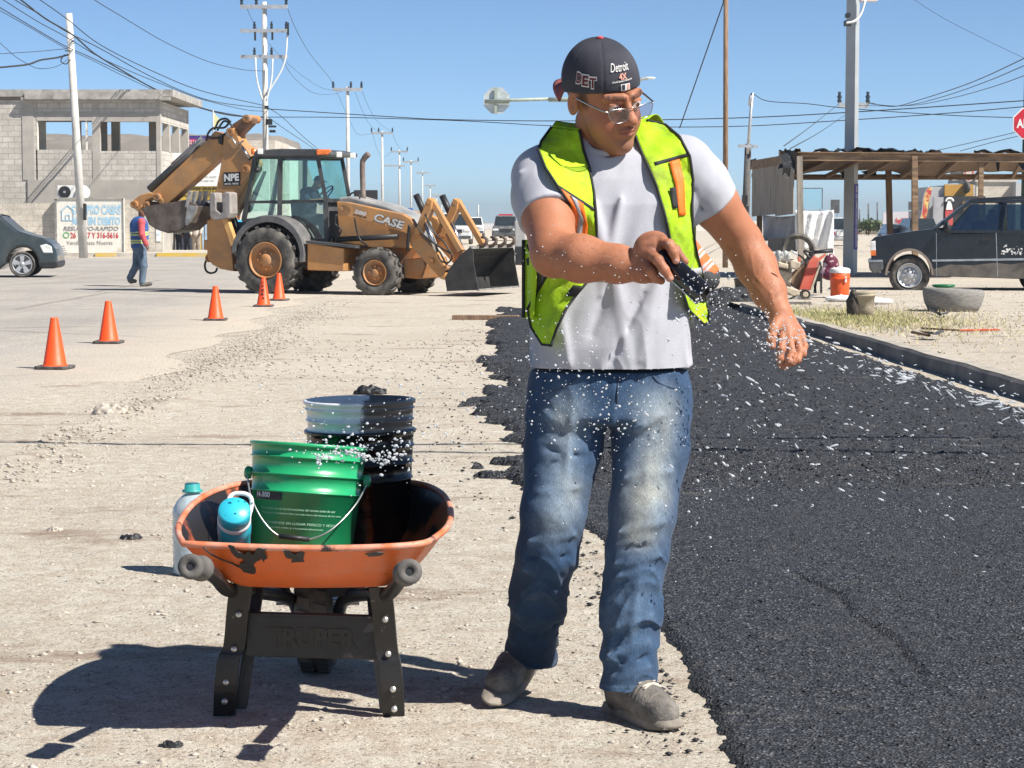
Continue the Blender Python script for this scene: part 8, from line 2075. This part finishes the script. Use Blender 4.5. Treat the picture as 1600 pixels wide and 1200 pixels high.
# ------------------------------------------------------------------ the other people, and the water in the air
def figure(label, pt, hd, nk, hips, sho, elb, han, kne, ank, toe, k=1.0, shirt=None, trous=None, skin=None, hat=None, vest=None, h=.014, group=None, long_sleeve=True):
    """joints as world points; pairs are (image left, image right)"""
    a = lambda v: A(pt(*v)); hd, nk = a(hd), a(nk); hips, sho, elb, han, kne, ank, toe = [[a(v) for v in w] for w in (hips, sho, elb, han, kne, ank, toe)]
    base = Vector((hips[0][0], hips[0][1], min(t[2] for t in toe))); t = thing('person', label, 'person', base, group)
    hc = (hips[0] + hips[1]) / 2; sc = (sho[0] + sho[1]) / 2
    allp = np.array([hd] + hips + sho + elb + han + kne + ank + toe); lo, hi = allp.min(0) - .26 * k, allp.max(0) + .26 * k
    def arms(p, r): return np.minimum(chain(p, [(sho[0], r + .012), (elb[0], r), (han[0], r * .72)], .02), chain(p, [(sho[1], r + .012), (elb[1], r), (han[1], r * .72)], .02))
    def fb(p):
        d = ell(p, hd, (.078 * k, .092 * k, .118 * k)); f = A(P(800, 400, 50)) * 0 + norm(A((toe[1] - ank[1])[:2].tolist() + [0]) + 1e-6)
        d = smin(d, ell(p, hd + f * .085 * k + A((0, 0, -.02)), (.02, .02, .022)), .02)
        d = smin(d, cap(p, nk, hd, .055 * k, .055 * k), .03); d = np.minimum(d, arms(p, .042 * k))
        for i in (0, 1):
            v = norm(han[i] - elb[i])
            for q_ in (-.022, -.007, .007, .022): d = smin(d, cap(p, han[i] + A((0, q_, 0)), han[i] + v * .085 + A((0, q_ * 1.2, -.01)), .016, .010), .012)
            d = smin(d, cap(p, han[i] + A((0, -.02, 0)), han[i] + v * .05 + A((.02, -.04, 0)), .014, .010), .012)
        return smin(d, cap(p, sc, hc, .09 * k, .09 * k), .03)
    def fs(p):
        d = smin(cap(p, hc + (sc - hc) * .05, sc + (hc - sc) * .15, .155 * k, .165 * k), cap(p, sho[0], sho[1], .078 * k, .078 * k), .07)
        for i in (0, 1):
            e = han[i] * .86 + elb[i] * .14 if long_sleeve else elb[i] * .75 + sho[i] * .25
            d = smin(d, chain(p, [(sho[i], .068 * k), (elb[i], .060 * k), (e, .050 * k)] if long_sleeve else [(sho[i], .07 * k), (e, .068 * k)], .02), .03)
        return d - .016 * (fbm(p, (12, 12, 7), 3) - .45)
    def ft(p):
        d = cap(p, hc, hc + (sc - hc) * .14, .158 * k, .15 * k)
        for i in (0, 1): d = smin(d, chain(p, [(hips[i], .105 * k), (kne[i], .078 * k), (ank[i], .066 * k)], .03), .03)
        return d - .018 * (fbm(p, (10, 10, 14), 3) - .45)
    def fsh(p):
        d = None
        for i in (0, 1):
            e = smin(cap(p, ank[i] + A((0, 0, -.03)), toe[i] * .25 + ank[i] * .75 + A((0, 0, -.05)), .05 * k, .045 * k), cap(p, ank[i] + A((0, 0, -.055)), toe[i] + A((0, 0, .035)), .045 * k, .040 * k), .03)
            d = e if d is None else np.minimum(d, e)
        return d
    for nm, f, m in (('body', fb, skin or M_SKINF), ('shirt', fs, shirt), ('trousers', ft, trous), ('shoes', fsh, M_BOOT)):
        V, Q = surfnet(f, lo, hi, h, 1); o = mesh_np(nm, V, Q, mat=m, smooth=True, loc=base); o.parent = t
    if vest:
        n_ = norm(sc - hc); L0 = np.linalg.norm(sc - hc)
        def fv(p):
            s = (p - hc) @ n_ / L0
            d = smin(cap(p, hc + (sc - hc) * .05, sc + (hc - sc) * .15, .178 * k, .186 * k), cap(p, sho[0] * .85 + sho[1] * .15, sho[1] * .85 + sho[0] * .15, .098 * k, .098 * k), .06)
            return smax(d - .012 * (fbm(p, (9, 9, 9), 2) - .45), -.04 - s, .02)
        V, Q = surfnet(fv, lo, hi, h, 1); s = (V - hc) @ n_ / L0; o = mesh_np('vest', V, Q, mat=vest[0], smooth=True, loc=base); o.parent = t
        setcol(o, 'tone', np.where((((s > .14) & (s < .20)) | ((s > .24) & (s < .29)) | ((s > .46) & (s < .52)) | ((s > .56) & (s < .61)))[:, None], A(vest[2]), A(vest[1])))
    V, Q = surfnet(lambda p: smax(ell(p, hd + A((0, 0, .012)), (.090 * k, .104 * k, .125 * k)), (hd[2] + .035 * k) - p[:, 2], .01), lo, hi, h * .8, 1)
    o = mesh_np('cap' if hat else 'hair', V, Q, mat=hat or M_BLK, smooth=True, loc=base); o.parent = t
    if hat:
        d_ = norm(A((toe[1] - ank[1])[:2].tolist() + [0]) + 1e-6); c = hd + d_ * .07 * k + A((0, 0, .05 * k)); w_ = np.cross(d_, (0, 0, 1)); o = MB()
        o.grid([[Vector(c + d_ * .1 * k * i / 3 + w_ * .075 * k * v * (1 - .15 * i) + A((0, 0, -.012 * i))) for v in (-1, -.5, 0, .5, 1)] for i in range(4)]); o.build('cap_peak', hat, t, solid=.006)
    return t
M_SKINF = mat('brown_skin', (.26, .115, .065), .6, bmp=0)
mv_, N, L, B = newmat('banded_vest'); at_ = nd(N, 'ShaderNodeAttribute', attribute_name='tone'); L.new(at_.outputs['Color'], B.inputs['Base Color']); B.inputs['Roughness'].default_value = .7
M_JEANF = mat('blue_jeans', (.10, .145, .20), .9, var=.25, scale=6, bmp=.3, bscale=40); M_NAVYC = mat('navy_cloth', (.015, .022, .045), .85, bmp=.2, bscale=30)
M_PINK = mat('pink_red_cloth', (.50, .085, .10), .85, var=.15, bmp=.2, bscale=30); M_KHA = mat('khaki_cloth', (.28, .235, .18), .9, bmp=.2); M_DKJ = mat('dark_jeans', (.025, .03, .045), .9, bmp=.2)
M_ORV = mat('orange_hivis_cloth', (.86, .13, .02), .75, col2=(.80, .17, .035), scale=6, bmp=.3, bscale=14, bdist=.02); M_DKT = mat('charcoal_trousers', (.05, .05, .052), .9, bmp=.3, bscale=20)
d = 44.0
figure('worker in a blue vest with yellow bands and pink sleeves walking behind the digger bucket', P, (222, 330, d), (220, 340, d), [(216, 386, d + .08), (221, 386, d - .08)], [(213, 347, d + .17), (221, 347, d - .17)], [(218, 367, d + .28), (222, 367, d - .27)], [(229, 382, d + .25), (229, 384, d - .26)], [(213, 415, d + .08), (224, 415, d - .08)], [(203, 434, d + .09), (222, 441, d - .09)], [(211, 442, d + .1), (235, 446, d - .1)], shirt=M_PINK, trous=M_JEANF, hat=M_BLK, vest=(mv_, (.035, .10, .30), (.55, .62, .16)))
cbp = lambda x, y, v: cb(x, y, V0 + v)
figure('operator in navy shirt and black cap sitting in the backhoe cab', cbp, (477, 285, .55), (470, 294, .55), [(459, 341, .40), (459, 341, .70)], [(463, 300, .33), (463, 300, .77)], [(472, 315, .25), (472, 316, .80)], [(487, 312, .38), (487, 311, .68)], [(486, 342, .38), (486, 342, .72)], [(493, 365, .38), (493, 365, .72)], [(502, 370, .38), (502, 370, .72)], shirt=M_NAVYC, trous=M_DKJ, hat=M_BLK, long_sleeve=False)
d = 90.0
def stander(x, dd, lab, sh, tr, hat=None): figure(lab, P, (x, 337, dd), (x, 343, dd), [(x - 3, 368, dd), (x + 3, 368, dd)], [(x - 6, 347, dd), (x + 6, 347, dd)], [(x - 9, 357, dd), (x + 9, 357, dd - .1)], [(x - 8, 367, dd - .1), (x + 7, 365, dd - .2)], [(x - 3, 382, dd), (x + 3.5, 382, dd)], [(x - 3.5, 393, dd), (x + 4, 393, dd)], [(x - 4, 395.5, dd - .2), (x + 5, 395.5, dd - .2)], shirt=sh, trous=tr, hat=hat, h=.022)
stander(306.5, 90.5, 'bystander in beige shirt and khaki trousers before the shop, right of the digger bucket', mat('beige_cloth', (.50, .44, .38), .9, bmp=0), M_KHA)
stander(293, 91, 'bystander in dark clothes and jeans, middle one beneath the digger bucket', M_NAVYC, M_DKJ); stander(281, 91.5, 'bystander in grey shirt, leftmost one beneath the digger bucket', mat('grey_cloth', (.25, .25, .27), .9, bmp=0), M_DKJ)
stander(373, 90, 'bystander in turquoise shirt glimpsed between the boom and the rear fender', mat('turquoise_cloth', (.03, .33, .50), .85, bmp=0), M_KHA, M_BLK)
d = 25.0
figure('worker in an orange hi-vis shirt stooping over the fresh asphalt behind the man', P, (1020, 392, d - .1), (1042, 378, d), [(1104, 432, d + .12), (1104, 436, d - .12)], [(1058, 380, d + .2), (1062, 384, d - .2)], [(1046, 425, d + .25), (1048, 428, d - .25)], [(1024, 455, d + .15), (1026, 458, d - .15)], [(1072, 470, d + .14), (1066, 476, d - .14)], [(1076, 512, d + .14), (1070, 516, d - .14)], [(1050, 520, d + .14), (1044, 524, d - .14)], shirt=M_ORV, trous=M_DKT, hat=M_BLK, vest=(mv_, (.86, .13, .02), (.45, .45, .45)))

# water flung from the cup: drops past counting
drops = []
def spray(n, path, spread, r0, r1, dd, pw=3, st=(1.0, 1.6)):
    """path: picture points with depth; drops strewn about it"""
    path = A(path)
    for _ in range(n):
        t = rnd.random() * (len(path) - 1); i = min(int(t), len(path) - 2); c = path[i] + (path[i + 1] - path[i]) * (t - i)
        x, y = rnd.gauss(c[0], spread[0]), rnd.gauss(c[1], spread[1]); v = path[i + 1] - path[i]
        drops.append((P(x, y, c[2] + rnd.uniform(-dd, dd)), r0 + (r1 - r0) * rnd.random() ** pw, rnd.uniform(*st), math.atan2(-v[1], v[0]) + rnd.gauss(0, .3)))
spray(330, [(840, 600, 5.2), (920, 660, 5.2), (1000, 620, 5.2)], (60, 55), .0008, .0030, .22, 3)
spray(120, [(840, 520, 5.25), (930, 545, 5.25)], (45, 35), .0008, .0026, .1, 3)
spray(90, [(830, 380, 5.2), (960, 425, 5.2), (1060, 440, 5.15)], (50, 25), .0007, .0018, .05, 2)
spray(230, [(1095, 440, 5.2), (1110, 470, 5.2), (1090, 520, 5.2)], (26, 30), .0008, .0024, .1, 2)
spray(150, [(480, 690, 5.3), (540, 700, 5.3), (600, 705, 5.3), (635, 690, 5.3)], (22, 16), .0012, .0042, .06, 2)
spray(230, [(520, 670, 5.35), (640, 670, 5.35), (790, 640, 5.3)], (75, 38), .0008, .0032, .15, 3)
spray(110, [(497, 727, 5.3), (503, 713, 5.3), (535, 702, 5.3), (560, 712, 5.3), (585, 718, 5.3), (605, 722, 5.3), (630, 707, 5.3)], (3.5, 3.5), .0012, .0042, .012, 1, (1, 1.4))
spray(430, [(1110, 540, 5.6), (1240, 640, 5.8), (1400, 700, 6.2), (1590, 760, 6.5)], (110, 75), .0008, .0034, .3, 3.5, (1.6, 4.5))
spray(150, [(1180, 520, 5.6), (1260, 545, 5.7), (1380, 575, 6.3), (1500, 610, 6.8), (1600, 640, 7.2)], (30, 10), .0009, .0036, .12, 2.5, (2, 6))
spray(70, [(1370, 575, 6.2), (1430, 590, 6.6), (1520, 620, 6.9), (1610, 655, 7.2)], (14, 6), .001, .0042, .12, 2, (2.5, 8))
spray(170, [(1180, 500, 5.55), (1215, 520, 5.52), (1250, 545, 5.55)], (20, 22), .001, .0032, .03, 2)
spray(120, [(1080, 700, 5.5), (1150, 760, 5.4)], (60, 60), .001, .0035, .2, 3)
# unit drop: an eight-sided ball refined once
u = np.concatenate([OCT, [norm(OCT[a] + OCT[b]) for a, b in ((0, 2), (0, 3), (0, 4), (0, 5), (1, 2), (1, 3), (1, 4), (1, 5), (2, 4), (2, 5), (3, 4), (3, 5))]])
ed = {frozenset(e): 6 + i for i, e in enumerate(((0, 2), (0, 3), (0, 4), (0, 5), (1, 2), (1, 3), (1, 4), (1, 5), (2, 4), (2, 5), (3, 4), (3, 5)))}
F = []
for a, b, c in OTF:
    ab, bc, ca = ed[frozenset((a, b))], ed[frozenset((b, c))], ed[frozenset((c, a))]; F += [(a, ab, ca), (ab, b, bc), (ca, bc, c), (ab, bc, ca)]
F = np.array(F); V = []
for p, r, st, an in drops:
    ca, sa = math.cos(an), math.sin(an); v = u * A((st, 1, 1)) * r
    V.append(np.stack([v[:, 0] * ca - v[:, 2] * sa, v[:, 1], v[:, 0] * sa + v[:, 2] * ca], 1) + A(p))
m, N, L, B = newmat('water_drop'); B.inputs['Base Color'].default_value = (.93, .95, .97, 1); B.inputs['Roughness'].default_value = .12; B.inputs['Transmission Weight'].default_value = .62; B.inputs['IOR'].default_value = 1.33
n = len(drops)
o = mesh_np('water_spray', np.concatenate(V), tris=(F[None] + 18 * np.arange(n)[:, None, None]).reshape(-1, 3), mat=m, smooth=True)
setting(o, 'stuff', 'water drops flung through the air from the black cup', 'water')
# ------------------------------------------------------------------ the dusty air over the site
o = MB(); o.box((0, 3030, 24), (6400, 6180, 50))
m = bpy.data.materials.new('dusty_air'); m.use_nodes = True; N, L = m.node_tree.nodes, m.node_tree.links
N.remove(N['Principled BSDF']); pv = N.new('ShaderNodeVolumePrincipled'); pv.inputs['Color'].default_value = (.84, .95, 1, 1); pv.inputs['Density'].default_value = .0003; pv.inputs['Anisotropy'].default_value = .3
L.new(pv.outputs[0], N['Material Output'].inputs['Volume'])
setting(o.build('haze', m), 'stuff')
